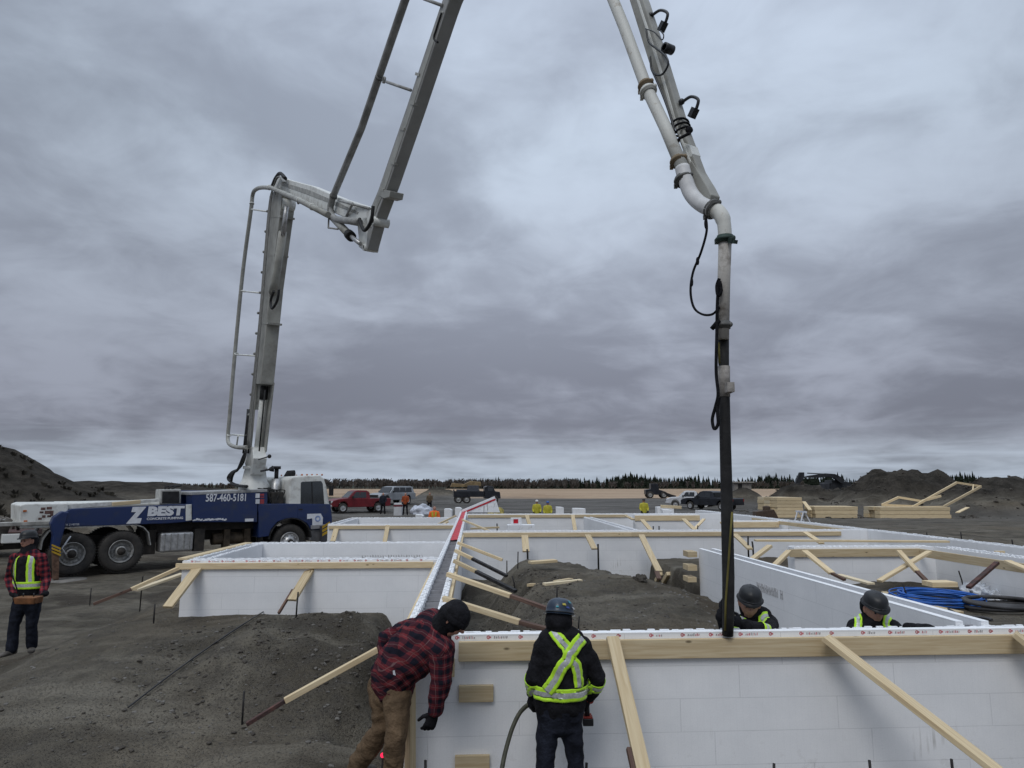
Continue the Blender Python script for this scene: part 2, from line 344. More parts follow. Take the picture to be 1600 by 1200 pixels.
        if bevel:
            md = o.modifiers.new('bevel', 'BEVEL'); md.width = bevel; md.segments = 2; md.limit_method = 'ANGLE'; md.angle_limit = math.radians(40); md.use_clamp_overlap = True
        return o
def oriented(name, p0, p1, up=(0, 0, 1)):
    """object matrix: origin p0, x along p1-p0"""
    p0 = Vector(p0); d = (Vector(p1) - p0); L = d.length; x = d / L; up = Vector(up)
    y = up.cross(x)
    if y.length < 1e-4: y = Vector((0, 1, 0)).cross(x)
    y.normalize(); z = x.cross(y)
    M = Matrix((x, y, z)).transposed().to_4x4(); M.translation = p0
    return M, L
def board(name, p0, p1, w, t, label, cat='board', group=None, m=None, up=(0, 0, 1), tail=None, jit=True):
    """a lumber board: x along its length, w across (y), t thick (z); tail=(fraction, material) adds a second darker piece as a part"""
    M, L = oriented(name, p0, p1, up)
    b = MB(); n = max(2, int(L / .5)); bow = random.uniform(-.002, .002) if jit else 0
    rings = []
    for i in range(n + 1):
        x = L * i / n; q = bow * math.sin(PI * i / n) * L
        rings.append([(x, -w / 2 + q, -t / 2), (x, w / 2 + q, -t / 2), (x, w / 2 + q, t / 2), (x, -w / 2 + q, t / 2)])
    vs = [v for r in rings for v in r]; fs = [(3, 2, 1, 0), tuple(4 * n + i for i in range(4))]
    for i in range(n):
        for k in range(4): fs.append((4 * i + k, 4 * i + (k + 1) % 4, 4 * i + 4 + (k + 1) % 4, 4 * i + 4 + k))
    b.add(vs, fs)
    o = b.build(name, m or WOOD, None, bevel=min(t, w) * .09); o.matrix_world = M
    tag(o, label, cat, group)
    if tail:
        f0, over, mm = tail; b2 = MB(); b2.box((L * f0, -w / 2 - t * .8, -t * .55), (L * over, -w / 2 - .002, t * .45))
        b2.build('extension_piece', mm, o, bevel=.003)
    return o
def extrude_text(txt, size, depth, name, m, parent, M, bold=0.0, sx=1.0, shear=0.0, spacing=1.0):
    cu = bpy.data.curves.new(name, 'FONT'); cu.body = txt; cu.size = size; cu.extrude = depth; cu.offset = bold; cu.space_character = spacing; cu.shear = shear; cu.resolution_u = 3
    t = bpy.data.objects.new('tmp', cu); COL.objects.link(t); dg = bpy.context.evaluated_depsgraph_get()
    me = bpy.data.meshes.new_from_object(t.evaluated_get(dg)); bpy.data.objects.remove(t)
    me.name = name; me.materials.clear(); me.materials.append(m)
    o = bpy.data.objects.new(name, me); COL.objects.link(o); o.parent = parent; o.matrix_local = M @ Matrix.Diagonal((sx, 1, 1, 1)); return o
# ------------------------------------------------------------------ ground
_rs = np.random.RandomState(11); _G = _rs.rand(256, 256)
def vnoise(x, y):
    xi = np.floor(x).astype(int); yi = np.floor(y).astype(int); fx = x - xi; fy = y - yi
    fx = fx * fx * (3 - 2 * fx); fy = fy * fy * (3 - 2 * fy); g = lambda i, j: _G[i % 256, j % 256]
    return (g(xi, yi) * (1 - fx) + g(xi + 1, yi) * fx) * (1 - fy) + (g(xi, yi + 1) * (1 - fx) + g(xi + 1, yi + 1) * fx) * fy - .5
def fbm(x, y, o=4):
    r = 0; a = 1.0
    for i in range(o):
        r = r + a * vnoise(x * 2 ** i + 17.3 * i, y * 2 ** i + 5.1 * i); a *= .5
    return r
def sst(e0, e1, x):
    t = np.clip((x - e0) / (e1 - e0), 0, 1); return t * t * (3 - 2 * t)
def ground(x, y):
    x = np.asarray(x, float); y = np.asarray(y, float)
    a = x * CT + y * ST; b = -x * ST + y * CT
    wob = .28 * fbm(x * .9, y * .9, 3); a2 = a + wob; b2 = b + .28 * fbm(x * .9 + 40, y * .9 + 9, 3)
    z = 0 * x
    # bank of spoil in front of the left room, sloping off to the left
    bank = .62 * sst(-6.9, -4.6, a2) * (1 - sst(-1.45, -1.0, a2)) * sst(5.4, 9.6, b2) * (1 - sst(15.5, 17, b2))
    bank2 = .50 * sst(-3.6, -2.6, a2) * (1 - sst(-1.45, -1.0, a2)) * sst(7.2, 8.3, b2) * (1 - sst(9.5, 11.0, b2)) * (.55 + .5 * fbm(x * 1.3, y * 1.3, 2))
    z = np.maximum(z, bank) + .62 * bank2
    z = z + .22 * sst(-2.6, -1.3, a2) * (1 - sst(-.5, 0, a)) * sst(3.5, 4.8, b2) * (1 - sst(6.3, 7.2, b2))
    # ground round the second left room
    z = z + .42 * sst(-8, -4.5, a2) * (1 - sst(-.6, -.4, a)) * sst(16, 18, b2) * (1 - sst(30, 40, b2))
    # spoil inside the main room
    bfar = 15.4 - 3.0 * sst(1.8, 3.4, a)
    m = sst(.25, 1.15, a2) * (1 - sst(4.0, 4.2, a)) * sst(6.7, 9.0, b2) * (1 - sst(bfar - .4, bfar + .7, b2))
    z = z + m * (.93 - .28 * sst(2.9, 4.0, a) - .18 * sst(12, 8, b2))
    z = z + .30 * sst(-.28, -.1, a) * (1 - sst(4.0, 4.2, a)) * sst(13.5, 15.5, b) * (1 - sst(17.0, 17.2, b)) * (1 - m)
    z = z + .16 * (m * (1 - m) * 4) * fbm(x * 3, y * 3, 3)
    z = z + .09 * m * fbm(x * 1.9 + 3, y * 1.9, 4) + .34 * bank2 * fbm(x * 3.3, y * 3.3, 4) + .05 * bank * fbm(x * 1.5, y * 1.5, 3)
    # courtyard right of the cross wall
    z = z + .76 * sst(4.2, 4.4, a) * (1 - sst(9.9, 10.0, a)) * sst(5.8, 7.0, b) * (1 - sst(16.9, 17, b))
    # behind the middle wall
    z = z + .55 * sst(-.3, -.25, a) * (1 - sst(9.9, 10, a)) * sst(17.2, 18, b) * (1 - sst(27, 27.2, b))
    z = z + .42 * sst(-.2, .4, a2) * (1 - sst(2.2, 2.9, a2)) * sst(20, 21, b2) * (1 - sst(22, 23.5, b2))
    # outside right
    z = z + .25 * sst(10.0, 10.3, a) * (1 - sst(30, 60, a)) * sst(2, 6, b) * (1 - sst(40, 60, b))
    # trampled unevenness, ruts
    near = 1 - sst(60, 200, np.hypot(x, y))
    z = z + .05 * (np.abs(((a * .9 + b * .45 + .5 * fbm(x * .2, y * .2, 2)) % 1.9) - .95) < .16) * (a < -1.5) * (b < 9) * -1.0 * sst(-.1, .2, fbm(x * .4 + 3, y * .4, 2))
    z = z + near * (.09 * fbm(x * .35, y * .35, 4) + .045 * fbm(x * 2.1, y * 2.1, 4) + .02 * fbm(x * 7, y * 7, 3))
    # big hill at the far left, long spoil heaps at the far right
    r1 = np.hypot((x + 38) / 16, (y - 36) / 9); z = z + 7.6 * np.exp(-r1 ** 2 * 1.3) * (1 + .3 * fbm(x * .25, y * .25, 4)) * sst(22, 30, y)
    r1 = np.hypot((x + 52) / 40, (y - 75) / 18); z = z + 3.0 * np.exp(-r1 ** 2 * 1.6) * (1 + .3 * fbm(x * .15, y * .15, 3))
    def heap(cx, cy, sx, sy, h, k=.45):
        r = np.hypot((x - cx) / sx, (y - cy) / sy) + k * fbm(x * .22 + cx, y * .22, 4) * .8
        return h * (1 - sst(.0, 1.0, r)) * (1 + .22 * fbm(x * .8, y * .8, 4))
    hs = np.maximum(heap(35.5, 62, 11, 8, 3.7), heap(52, 61, 26, 7, 3.0, .3))
    for q in ((25.5, 77, 6.5, 4, 2.2), (33, 74, 8, 4, 2.0), (28, 65, 8.5, 5, 2.4), (43, 60, 12, 7, 3.2), (52, 60, 14, 8, 3.9), (62, 57, 13, 8, 3.7), (38, 57, 8, 5, 2.2), (47, 54, 8, 5, 2.2)):
        hs = np.maximum(hs, heap(*q))
    z = z + hs
    z = z + heap(-12, 118, 6.5, 5, 2.2, .12) + heap(44, 150, 14, 5, 1.4) + heap(-4, 135, 40, 5, .7)
    return z
def gz(x, y): return float(ground(np.array([x]), np.array([y]))[0])
def axis_vals(segs):
    out = [segs[0][0]]
    for (e, st) in segs[1:]:
        n = max(1, int(round((e - out[-1]) / st))); out += list(np.linspace(out[-1], e, n + 1)[1:])
    return np.array(out)
gx = axis_vals([(-3000,), (-600, 300), (-150, 45), (-70, 3), (-26, .8), (-11, .22), (11, .065), (24, .3), (66, .55), (150, 5), (600, 45), (3000, 300)])
gy = axis_vals([(-30,), (0, 5), (3.4, .4), (17.5, .065), (32, .22), (82, .55), (160, 2.5), (600, 22), (3000, 240)])
GX, GY = np.meshgrid(gx, gy, indexing='ij'); GZ = ground(GX, GY)
nx, ny = GX.shape
me = bpy.data.meshes.new('ground'); co = np.stack([GX, GY, GZ], -1).reshape(-1, 3)
idx = np.arange(nx * ny).reshape(nx, ny); q = np.stack([idx[:-1, :-1], idx[1:, :-1], idx[1:, 1:], idx[:-1, 1:]], -1).reshape(-1, 4)
me.vertices.add(len(co)); me.vertices.foreach_set('co', co.ravel()); me.loops.add(q.size); me.loops.foreach_set('vertex_index', q.ravel().astype(np.int32))
me.polygons.add(len(q)); me.polygons.foreach_set('loop_start', np.arange(0, q.size, 4, dtype=np.int32)); me.polygons.foreach_set('loop_total', np.full(len(q), 4, np.int32))
me.polygons.foreach_set('use_smooth', np.ones(len(q), bool)); me.update(); me.validate()
g_o = bpy.data.objects.new('ground', me); COL.objects.link(g_o); tag(g_o, kind='structure')
def ground_mat():
    m = bpy.data.materials.new('site_ground'); m.use_nodes = True; nt = m.node_tree; N = nt.nodes.new; L = nt.links.new
    b = nt.nodes['Principled BSDF']; b.inputs['Roughness'].default_value = .95; b.inputs['Specular IOR Level'].default_value = .12
    tc = N('ShaderNodeTexCoord'); P = tc.outputs['Object']
    def nz(s, d=5, r=.6, dist=0.0, loc=(0, 0, 0), sc_=(1, 1, 1)):
        mp = N('ShaderNodeMapping'); mp.inputs['Location'].default_value = loc; mp.inputs['Scale'].default_value = sc_; L(P, mp.inputs[0])
        n = N('ShaderNodeTexNoise'); n.inputs['Scale'].default_value = s; n.inputs['Detail'].default_value = d; n.inputs['Roughness'].default_value = r; n.inputs['Distortion'].default_value = dist; L(mp.outputs[0], n.inputs[0]); return n.outputs[0]
    def mr(v, a, bb, c=0., d=1.):
        n = N('ShaderNodeMapRange'); n.inputs[1].default_value = a; n.inputs[2].default_value = bb; n.inputs[3].default_value = c; n.inputs[4].default_value = d; L(v, n.inputs[0]); return n.outputs[0]
    def mx(f, a, c, bt='MIX'):
        n = N('ShaderNodeMix'); n.data_type = 'RGBA'; n.blend_type = bt
        for s, v in ((0, f), (6, a), (7, c)):
            if isinstance(v, tuple): n.inputs[s].default_value = v + (1,)
            elif isinstance(v, (int, float)): n.inputs[s].default_value = v
            else: L(v, n.inputs[s])
        return n.outputs[2]
    base = mx(mr(nz(.55, 6, .62, .3), .36, .64), (.078, .068, .052), (.195, .175, .140))
    base = mx(mr(nz(3.2, 6, .7), .4, .62, 0, .6), base, (.075, .068, .06))
    # dry, compacted pale tracks running across the yard
    base = mx(mr(nz(.8, 4, .6, .2, (5, 2, 0), (.45, 2.2, 1)), .5, .66, 0, .55), base, (.26, .238, .195))
    # wet brown patches
    base = mx(mr(nz(.33, 4, .6, .6, (9, 31, 0)), .57, .63, 0, .6), base, (.042, .034, .028))
    # scattered dark spots: shade of small trodden holes, painted into the colour
    v3 = N('ShaderNodeTexVoronoi'); v3.inputs['Scale'].default_value = 1.9; v3.inputs['Randomness'].default_value = 1; mpv = N('ShaderNodeMapping'); mpv.inputs['Scale'].default_value = (1, .6, .5); L(P, mpv.inputs[0]); L(mpv.outputs[0], v3.inputs[0])
    base = mx(mr(v3.outputs['Distance'], .24, .08, 0, .45), base, (.05, .043, .034))
    base = mx(mr(nz(.22, 3, .5, .3, (3, 7, 0)), .5, .62, 0, .4), base, (.15, .118, .08))
    # pebbles
    vo = N('ShaderNodeTexVoronoi'); vo.inputs['Scale'].default_value = 19; L(P, vo.inputs[0])
    vo2 = N('ShaderNodeTexVoronoi'); vo2.inputs['Scale'].default_value = 46; L(P, vo2.inputs[0])
    gate = mr(nz(1.3, 3), .45, .6)
    st = N('ShaderNodeMath'); st.operation = 'MULTIPLY'; L(mr(vo.outputs['Distance'], .22, .12), st.inputs[0]); L(gate, st.inputs[1])
    base = mx(mr(vo2.outputs['Distance'], .3, .12, 0, .35), base, (.17, .16, .145))
    base = mx(st.outputs[0], base, (.20, .19, .175))
    # distance: grey gravel yard beyond the building, straw field behind it
    sp = N('ShaderNodeSeparateXYZ'); L(P, sp.inputs[0])
    wn = nz(.02, 3, .5); wy = N('ShaderNodeMath'); wy.operation = 'MULTIPLY_ADD'; wy.inputs[1].default_value = 50; L(wn, wy.inputs[0]); L(sp.outputs[1], wy.inputs[2])
    yard = mx(mr(nz(.12, 5, .6, 0, (0, 0, 0), (.5, 2, 1)), .4, .62), (.085, .080, .074), (.17, .163, .152))
    hill = mr(sp.outputs[2], 1.0, 2.0)
    flat = mr(sp.outputs[2], 1.1, .5)
    fy = N('ShaderNodeMath'); fy.operation = 'MULTIPLY'; L(mr(sp.outputs[1], 34, 60), fy.inputs[0]); L(flat, fy.inputs[1])
    base = mx(fy.outputs[0], base, yard)
    base = mx(hill, base, mx(mr(nz(.9, 6, .7), .4, .62), (.024, .021, .017), (.06, .053, .044)))
    field = mx(mr(nz(.06, 5, .65, 0, (0, 0, 0), (.25, 1.6, 1)), .4, .6), (.30, .215, .145), (.46, .345, .245))
    fs = mr(wy.outputs[0], 148, 158)
    base = mx(fs, base, field)
    wood = mr(sp.outputs[1], 395, 420); base = mx(wood, base, (.04, .042, .03))
    L(base, b.inputs['Base Color'])
    hgt = N('ShaderNodeMath'); hgt.operation = 'ADD'; L(nz(14, 8, .72), hgt.inputs[0]); sb = N('ShaderNodeMath'); sb.operation = 'MULTIPLY'; sb.inputs[1].default_value = .5; L(mr(vo2.outputs['Distance'], .4, .0), sb.inputs[0]); L(sb.outputs[0], hgt.inputs[1])
    lump_ = N('ShaderNodeMath'); lump_.operation = 'MULTIPLY_ADD'; lump_.inputs[1].default_value = 1.4; L(nz(4.5, 3, .6), lump_.inputs[0]); L(hgt.outputs[0], lump_.inputs[2])
    h2 = N('ShaderNodeMath'); h2.operation = 'ADD'; L(lump_.outputs[0], h2.inputs[0]); L(mr(st.outputs[0], 0, 1, 0, .8), h2.inputs[1])
    bp = N('ShaderNodeBump'); bp.inputs['Strength'].default_value = 1.0; bp.inputs['Distance'].default_value = .06; L(h2.outputs[0], bp.inputs['Height']); L(bp.outputs[0], b.inputs['Normal'])
    return m
me.materials.append(ground_mat())
# loose stones and clods near the camera
def stones(name, n, region, smin, smax, m, seed, dens=None):
    rs = random.Random(seed); mb = MB()
    ico = [(0, 0, 1), (.89, 0, .45), (.28, .85, .45), (-.72, .53, .45), (-.72, -.53, .45), (.28, -.85, .45), (.72, .53, -.45), (-.28, .85, -.45), (-.89, 0, -.45), (-.28, -.85, -.45), (.72, -.53, -.45), (0, 0, -1)]
    fc = [(0, 1, 2), (0, 2, 3), (0, 3, 4), (0, 4, 5), (0, 5, 1), (1, 6, 2), (2, 7, 3), (3, 8, 4), (4, 9, 5), (5, 10, 1), (2, 6, 7), (3, 7, 8), (4, 8, 9), (5, 9, 10), (1, 10, 6), (11, 7, 6), (11, 8, 7), (11, 9, 8), (11, 10, 9), (11, 6, 10)]
    pts = []
    while len(pts) < n:
        a = rs.uniform(region[0], region[1]); b = rs.uniform(region[2], region[3])
        if dens and rs.random() > dens(a, b): continue
        pts.append((a, b))
    P = [bl(a, b) for a, b in pts]; zs = ground(np.array([p.x for p in P]), np.array([p.y for p in P]))
    for p, z in zip(P, zs):
        s = smin * (smax / smin) ** (rs.random() ** 2.2); t = rs.uniform(0, 6.3); fl = rs.uniform(.45, .8); vs = []
        for v in ico:
            k = s * rs.uniform(.72, 1.2); x, y = v[0] * k * 1.25, v[1] * k
            vs.append((p.x + x * math.cos(t) - y * math.sin(t), p.y + x * math.sin(t) + y * math.cos(t), z + v[2] * k * fl + s * .12))
        mb.add(vs, fc)
    o = mb.build(name, m); tag(o, kind='stuff'); return o
def dl(a, b):
    if a > -.6: return 1.0 if (.0 < a < 3.9 and b > 7) else 0
    if b > 10.6: return 0.05
    k = .35 + .9 * (abs(a + 2.6) < 1.3 and 6.8 < b < 9.3) + .3 * (a > -3.5 and b < 6.5)
    return min(1, k)
STONE = mat('stone', (0.19, 0.18, 0.165), .9, 0, .25, 3, .5, 30, col2=(.07, .064, .056), spec=.15)
CLOD = mat('clod', (0.10, 0.09, 0.078), .95, 0, .25, 5, .6, 30, col2=(.05, .044, .038), spec=.1)
tag(stones('gravel_stones', 3600, (-8.5, 4.0, 3.6, 13.5), .005, .028, STONE, 3, dl), 'scattered grey stones on the muddy ground', 'gravel')
tag(stones('earth_clods', 2200, (-5.0, 4.0, 5.5, 13.5), .006, .034, CLOD, 5, lambda a, b: 1.0 if ((-3.9 < a < -.9 and 6.8 < b < 9.6) or (.1 < a < 1.6 and b > 6.5)) else .04), 'dark clods of earth on the spoil banks', 'earth clods')
tag(stones('heap_rubble', 2200, (24, 66, 48, 66), .03, .2, CLOD, 9, None), 'rubble strewn over the far earth heaps', 'rubble')
# ------------------------------------------------------------------ woods on the horizon
NEEDLE = mat('needles', (0.020, 0.026, 0.018), .9, 0, .4, .4, coords='Object', spec=.05)
TWIG = mat('bare_twigs', (0.10, 0.092, 0.086), .9, 0, .3, .4, spec=.05)
def conifers(name, rng, n, label, hmin, hmax, ymin, ymax, seed):
    rs = random.Random(seed); mb = MB()
    for i in range(n):
        u = rs.uniform(*rng); y = rs.uniform(ymin, ymax); x = (u - 800) / F * y; h = rs.uniform(hmin, hmax) * (1 + .32 * math.sin(u * .043) * math.sin(u * .017 + 1)) * (1.25 if rs.random() < .12 else 1)
        r = h * rs.uniform(.14, .24); k = 6; t0 = rs.uniform(0, 6)
        for j in range(4):
            zb = h * (.08 + .21 * j); zt = h * min(1, .42 + .21 * j); rr = r * (1 - .22 * j); vs = [(x, y, zt)]
            for q in range(k):
                t = t0 + j + 2 * PI * q / k; w = rr * rs.uniform(.65, 1.2); vs.append((x + w * math.cos(t), y + w * math.sin(t), zb + rs.uniform(-.04, .04) * h))
            mb.add(vs, [(0, 1 + q, 1 + (q + 1) % k) for q in range(k)])
        mb.tube([(x, y, -.3), (x, y, h * .4)], .16, 4, False)
    return tag(mb.build(name, NEEDLE), label, 'woods', kind='stuff')
conifers('conifer_wood', (880, 1260), 620, 'dark spruce wood along the horizon beyond the white pickup', 4.6, 7.6, 410, 470, 21)
conifers('conifer_wood', (1240, 1760), 420, 'line of small dark spruces beyond the earth heaps', 6.0, 8.0, 430, 500, 22)
conifers('conifer_wood', (700, 900), 160, 'low mixed dark wood beyond the straw field', 3.0, 5.0, 410, 460, 23)
conifers('conifer_wood', (-200, 540), 420, 'dark low wood behind the pump truck', 2.2, 3.6, 410, 470, 24)
def bare(name, rng, n, label, hmin, hmax, y0, y1, seed):
    rs = random.Random(seed); mb = MB()
    for i in range(n):
        u = rs.uniform(*rng); y = rs.uniform(y0, y1); x = (u - 800) / F * y; h = rs.uniform(hmin, hmax)
        mb.tube([(x, y, -.3), (x + rs.uniform(-.2, .2), y, h * .6)], [.14, .06], 4, False)
        for k in range(34):
            t = rs.uniform(0, 6.3); r = h * rs.uniform(.12, .36); z0 = h * rs.uniform(.2, .7); z1 = min(h, z0 + h * rs.uniform(.15, .4))
            p = Vector((x, y, z0)); q_ = Vector((x + r * math.cos(t), y + r * math.sin(t), z1)); s_ = Vector((.07, 0, 0))
            mb.add([p - s_, p + s_, q_ + s_ * 2.2, q_ - s_ * 2.2 + Vector((0, 0, .3))], [(0, 1, 2, 3)])
    return tag(mb.build(name, TWIG), label, 'woods', kind='stuff')
bare('bare_wood', (500, 900), 420, 'row of bare leafless trees beyond the field', 3.6, 6.2, 395, 440, 31)
bare('bare_wood', (560, 1250), 160, 'bare brush mixed in front of the spruces', 3.0, 4.6, 385, 405, 33)
bare('hill_brush', (-140, 420), 150, 'low brown brush on the ridge behind the truck', 2.0, 3.4, 380, 405, 34)
# scrub on the left hill
rs_ = random.Random(41); mb = MB()
SX = np.random.RandomState(4).uniform(-62, -20, 1500); SY = np.random.RandomState(5).uniform(28, 62, 1500); SZ = ground(SX, SY)
for x, y, z in zip(SX, SY, SZ):
    if z < .9: continue
    h = rs_.uniform(.08, .26) * (3.2 if rs_.random() < .004 else 1)
    for k in range(7):
        t_ = rs_.uniform(0, 6.3); r_ = h * rs_.uniform(.3, 1.1); w_ = h * .22; px_, py_ = x + r_ * math.cos(t_), y + r_ * math.sin(t_); zz = z
        mb.add([(x - w_, y, zz - .1), (x + w_, y, zz - .1), (px_ + w_, py_, zz + h * rs_.uniform(.5, 1.1)), (px_ - w_, py_, zz + h * rs_.uniform(.4, .9))], [(0, 1, 2, 3)])
tag(mb.build('hill_scrub', mat('scrub', (.040, .036, .028), .95, 0, .3, .6)), 'dark low scrub covering the left hill', 'scrub', kind='stuff')
# ------------------------------------------------------------------ foam form walls
ZT = 1.43; PT = 0.065; WT = 0.285
def foam_wall(a0, b0, a1, b1, label, z0=-.25, fill=None, nubs=True, ztop=ZT, name='foam_form_wall', zrear=0.0, ends=(True, True)):
    """wall running from (a0,b0) to (a1,b1) in the building's frame, (a0,b0) being a corner and the thickness going to the left of the run"""
    run = Vector((a1 - a0, b1 - b0)); L = run.length; ang = math.atan2(run.y, run.x) + TH
    t = thing(name, label, 'foam wall', bl(a0, b0, 0), ang, 'white foam form walls')
    nb = nubs if isinstance(nubs, tuple) else (nubs, nubs)
    for k in (0, 1):
        y0 = 0 if k == 0 else WT - PT; mb = MB(); zt = ztop - (.016 if nb[k] else 0) - (zrear if k else 0)
        mb.box((0, y0, z0), (L, y0 + PT, zt))
        if nb[k]:
            st = .10 if L < 16 else .2; n = int(L / st); rs = random.Random(int(L * 100) + k)
            for i in range(n):
                x = i * st + .012
                for (ya, yb) in ((.006, .028), (.036, .059)):
                    sh = 0 if ya < .01 else st / 2
                    if x + sh + st * .45 > L: continue
                    mb.box((x + sh, y0 + ya, zt - .001), (x + sh + st * rs.uniform(.4, .8), y0 + yb, zt + .016 * rs.uniform(.3, 1.1)))
        mb.build('foam_panel', FOAM, t)
    mb = MB(); n = int(L / .203)
    for i in range(n):
        x = .1 + i * .203; mb.box((x, PT - .002, ztop - .30), (x + .012, WT - PT + .002, ztop - .05 - (i % 2) * .012))
    mb.build('web_tie', mat('web_plastic', (.30, .30, .32), .5), t)
    for e, on in enumerate(ends):
        if on:
            x = 0.001 if e == 0 else L - .041
            mb = MB(); mb.box((x, PT + .001, z0), (x + .04, WT - PT - .001, ztop - .02)); mb.build('end_cap', FOAM, t)
    if fill:
        for (x0, x1, zf, m, nm) in fill:
            mb = MB(); n = max(2, int((x1 - x0) / .12)); vs = []
            for i in range(n + 1):
                for j in range(4):
                    x = x0 + (x1 - x0) * i / n; y = PT + .002 + (WT - 2 * PT - .004) * j / 3
                    vs.append((x, y, zf + .014 * mnoise.noise(Vector((x * 6, y * 14, zf)))))
            fs = [(i * 4 + j, i * 4 + 4 + j, i * 4 + 5 + j, i * 4 + 1 + j) for i in range(n) for j in range(3)]
            mb.add(vs, fs, True); mb.build(nm, m, t)
    return t
# near wall: front face at b = 5.38
wall_near = foam_wall(-.255, 5.38, 9.9, 5.38, 'long white foam wall nearest the camera, with red printed marks along its top', nubs=(False, True), zrear=.028, ends=(False, False))
E_PINK = mat('print_red', (.55, .16, .18), .6); E_GREY = mat('print_grey', (.36, .34, .36), .6)
def print_marks(t, L, y0, pitch, z, seed, w=.023):
    rs = random.Random(seed); r = MB(); g = MB(); x = .14
    while x < L - .1:
        for k in range(7):
            t0 = PI * .25 + k * PI * 1.5 / 7; t1 = t0 + PI * 1.5 / 7; c = (x, z)
            q = [(c[0] + R * math.cos(tt), y0, c[1] + R * math.sin(tt)) for R, tt in ((w * .3, t0), (w * .62, t0), (w * .62, t1), (w * .3, t1))]; r.add(q, [(0, 1, 2, 3)])
        r.add([(x + .0, y0 - .0006, z - .006), (x + .02, y0 - .0006, z - .006), (x + .02, y0 - .0006, z + .006), (x, y0 - .0006, z + .006)], [(0, 1, 2, 3)])
        if rs.random() < .55:
            xx = x + .04
            for k in range(rs.randint(4, 9)):
                wd = rs.uniform(.004, .010); hh = rs.uniform(.012, .02)
                (r if rs.random() < .35 else g).add([(xx, y0, z - .01), (xx + wd, y0, z - .01), (xx + wd + .003, y0, z - .01 + hh), (xx + .003, y0, z - .01 + hh)], [(0, 1, 2, 3)]); xx += wd + .006
        x += pitch * rs.uniform(.8, 1.25)
    r.build('printed_mark', E_PINK, t); g.build('printed_lettering', E_GREY, t)
print_marks(wall_near, 10.1, -.0012, .203, 1.409, 3)
spine = foam_wall(-.255, 5.38, -.255, 30.2, 'foam wall running straight away from the camera, partly filled with grey concrete and red further on', ends=(True, True),
    fill=[(.29, 8.75, 1.30, CONC, 'concrete_fill'), (9.3, 24.6, 1.405, RED, 'red_strip'), (8.76, 9.29, 1.29, WOOD_OLD, 'stop_board')])
def print_dashes(t, L, y0, z, seed):
    rs = random.Random(seed); g = MB(); x = .05
    while x < L:
        w = rs.uniform(.03, .07); g.box((x, y0 + .012, z - .01), (x + w, y0 + .05, z + .0015)); x += w + rs.uniform(.05, .16)
    g.build('printed_lettering', E_GREY, t)
W_LA = foam_wall(-4.34, 10.76, -.542, 10.76, 'front foam wall of the nearer left room', ends=(True, False))
print_marks(W_LA, 3.7, -.0012, .203, 1.409, 8)
foam_wall(-.542, 14.05, -4.34, 14.05, 'back foam wall of the nearer left room, with faint grey lettering on its inner face', ends=(False, True))
foam_wall(-4.055, 11.047, -4.055, 13.762, 'short left side wall of the nearer left room, edged with a plank', ends=(False, False))
foam_wall(-4.1, 20.06, -.542, 20.06, 'front foam wall of the farther left room beside the blue pump truck', ends=(True, False))
foam_wall(-.542, 24.2, -4.2, 24.2, 'back foam wall of the farther left room', ends=(False, True))
foam_wall(-3.90, 20.347, -3.90, 23.912, 'left side wall of the farther left room', ends=(False, False))
foam_wall(-.253, 17.0, 9.898, 17.0, 'foam wall crossing behind the dirt mound from the spine wall to the right', ends=(False, False))
foam_wall(-.253, 26.8, 9.898, 26.8, 'farthest cross wall of white foam along the back', ends=(False, False))
foam_wall(9.9, 30.5, 9.9, 5.0, 'long right outer foam wall running away toward the parked pickups', ends=(True, True))
foam_wall(4.28, 5.667, 4.28, 12.2, 'diagonal looking foam wall with a hollow top behind the two crouching workers', ends=(False, False), nubs=False)
foam_wall(4.15, 17.287, 4.15, 24.2, 'thin foam wall seen beyond the middle wall, running away', ends=(False, True))
foam_wall(5.85, 12.45, 8.5, 12.45, 'short foam wall capped with lumber in the right courtyard', ends=(True, True))
foam_wall(8.5, 12.448, 8.5, 7.6, 'foam wall turning toward the camera at the right edge of the courtyard', ends=(False, True))
foam_wall(6.1, 26.0, 8.6, 26.0, 'stub of foam wall in front of the far back wall', ends=(True, True))
foam_wall(7.9, 21.4, 9.898, 21.4, 'short foam wall stub meeting the right outer wall', ends=(True, False))
# raised slanting panel where the spine wall ends
t = thing('foam_panel_block', 'tilted white foam panel with a red stripe at the far end of the spine wall', 'foam panel', bl(-.42, 29.3, 1.38), TH)
mb = MB(); mb.prism([(0, 0, 0), (1.55, 0, 0), (1.35, 0, .62), (.0, 0, .05)], (0, .3, 0)); mb.build('panel', FOAM, t, .01)
mb = MB(); mb.prism([(-.03, -.015, .02), (1.33, -.015, .585), (1.33, -.015, .67), (-.06, -.015, .10)], (0, .33, 0)); mb.build('top_strip', FOAM, t)
mb = MB(); mb.prism([(.02, -.02, -.03), (1.36, -.02, .52), (1.36, -.02, .58), (.0, -.02, .02)], (0, .34, 0)); mb.build('red_stripe', RED, t)
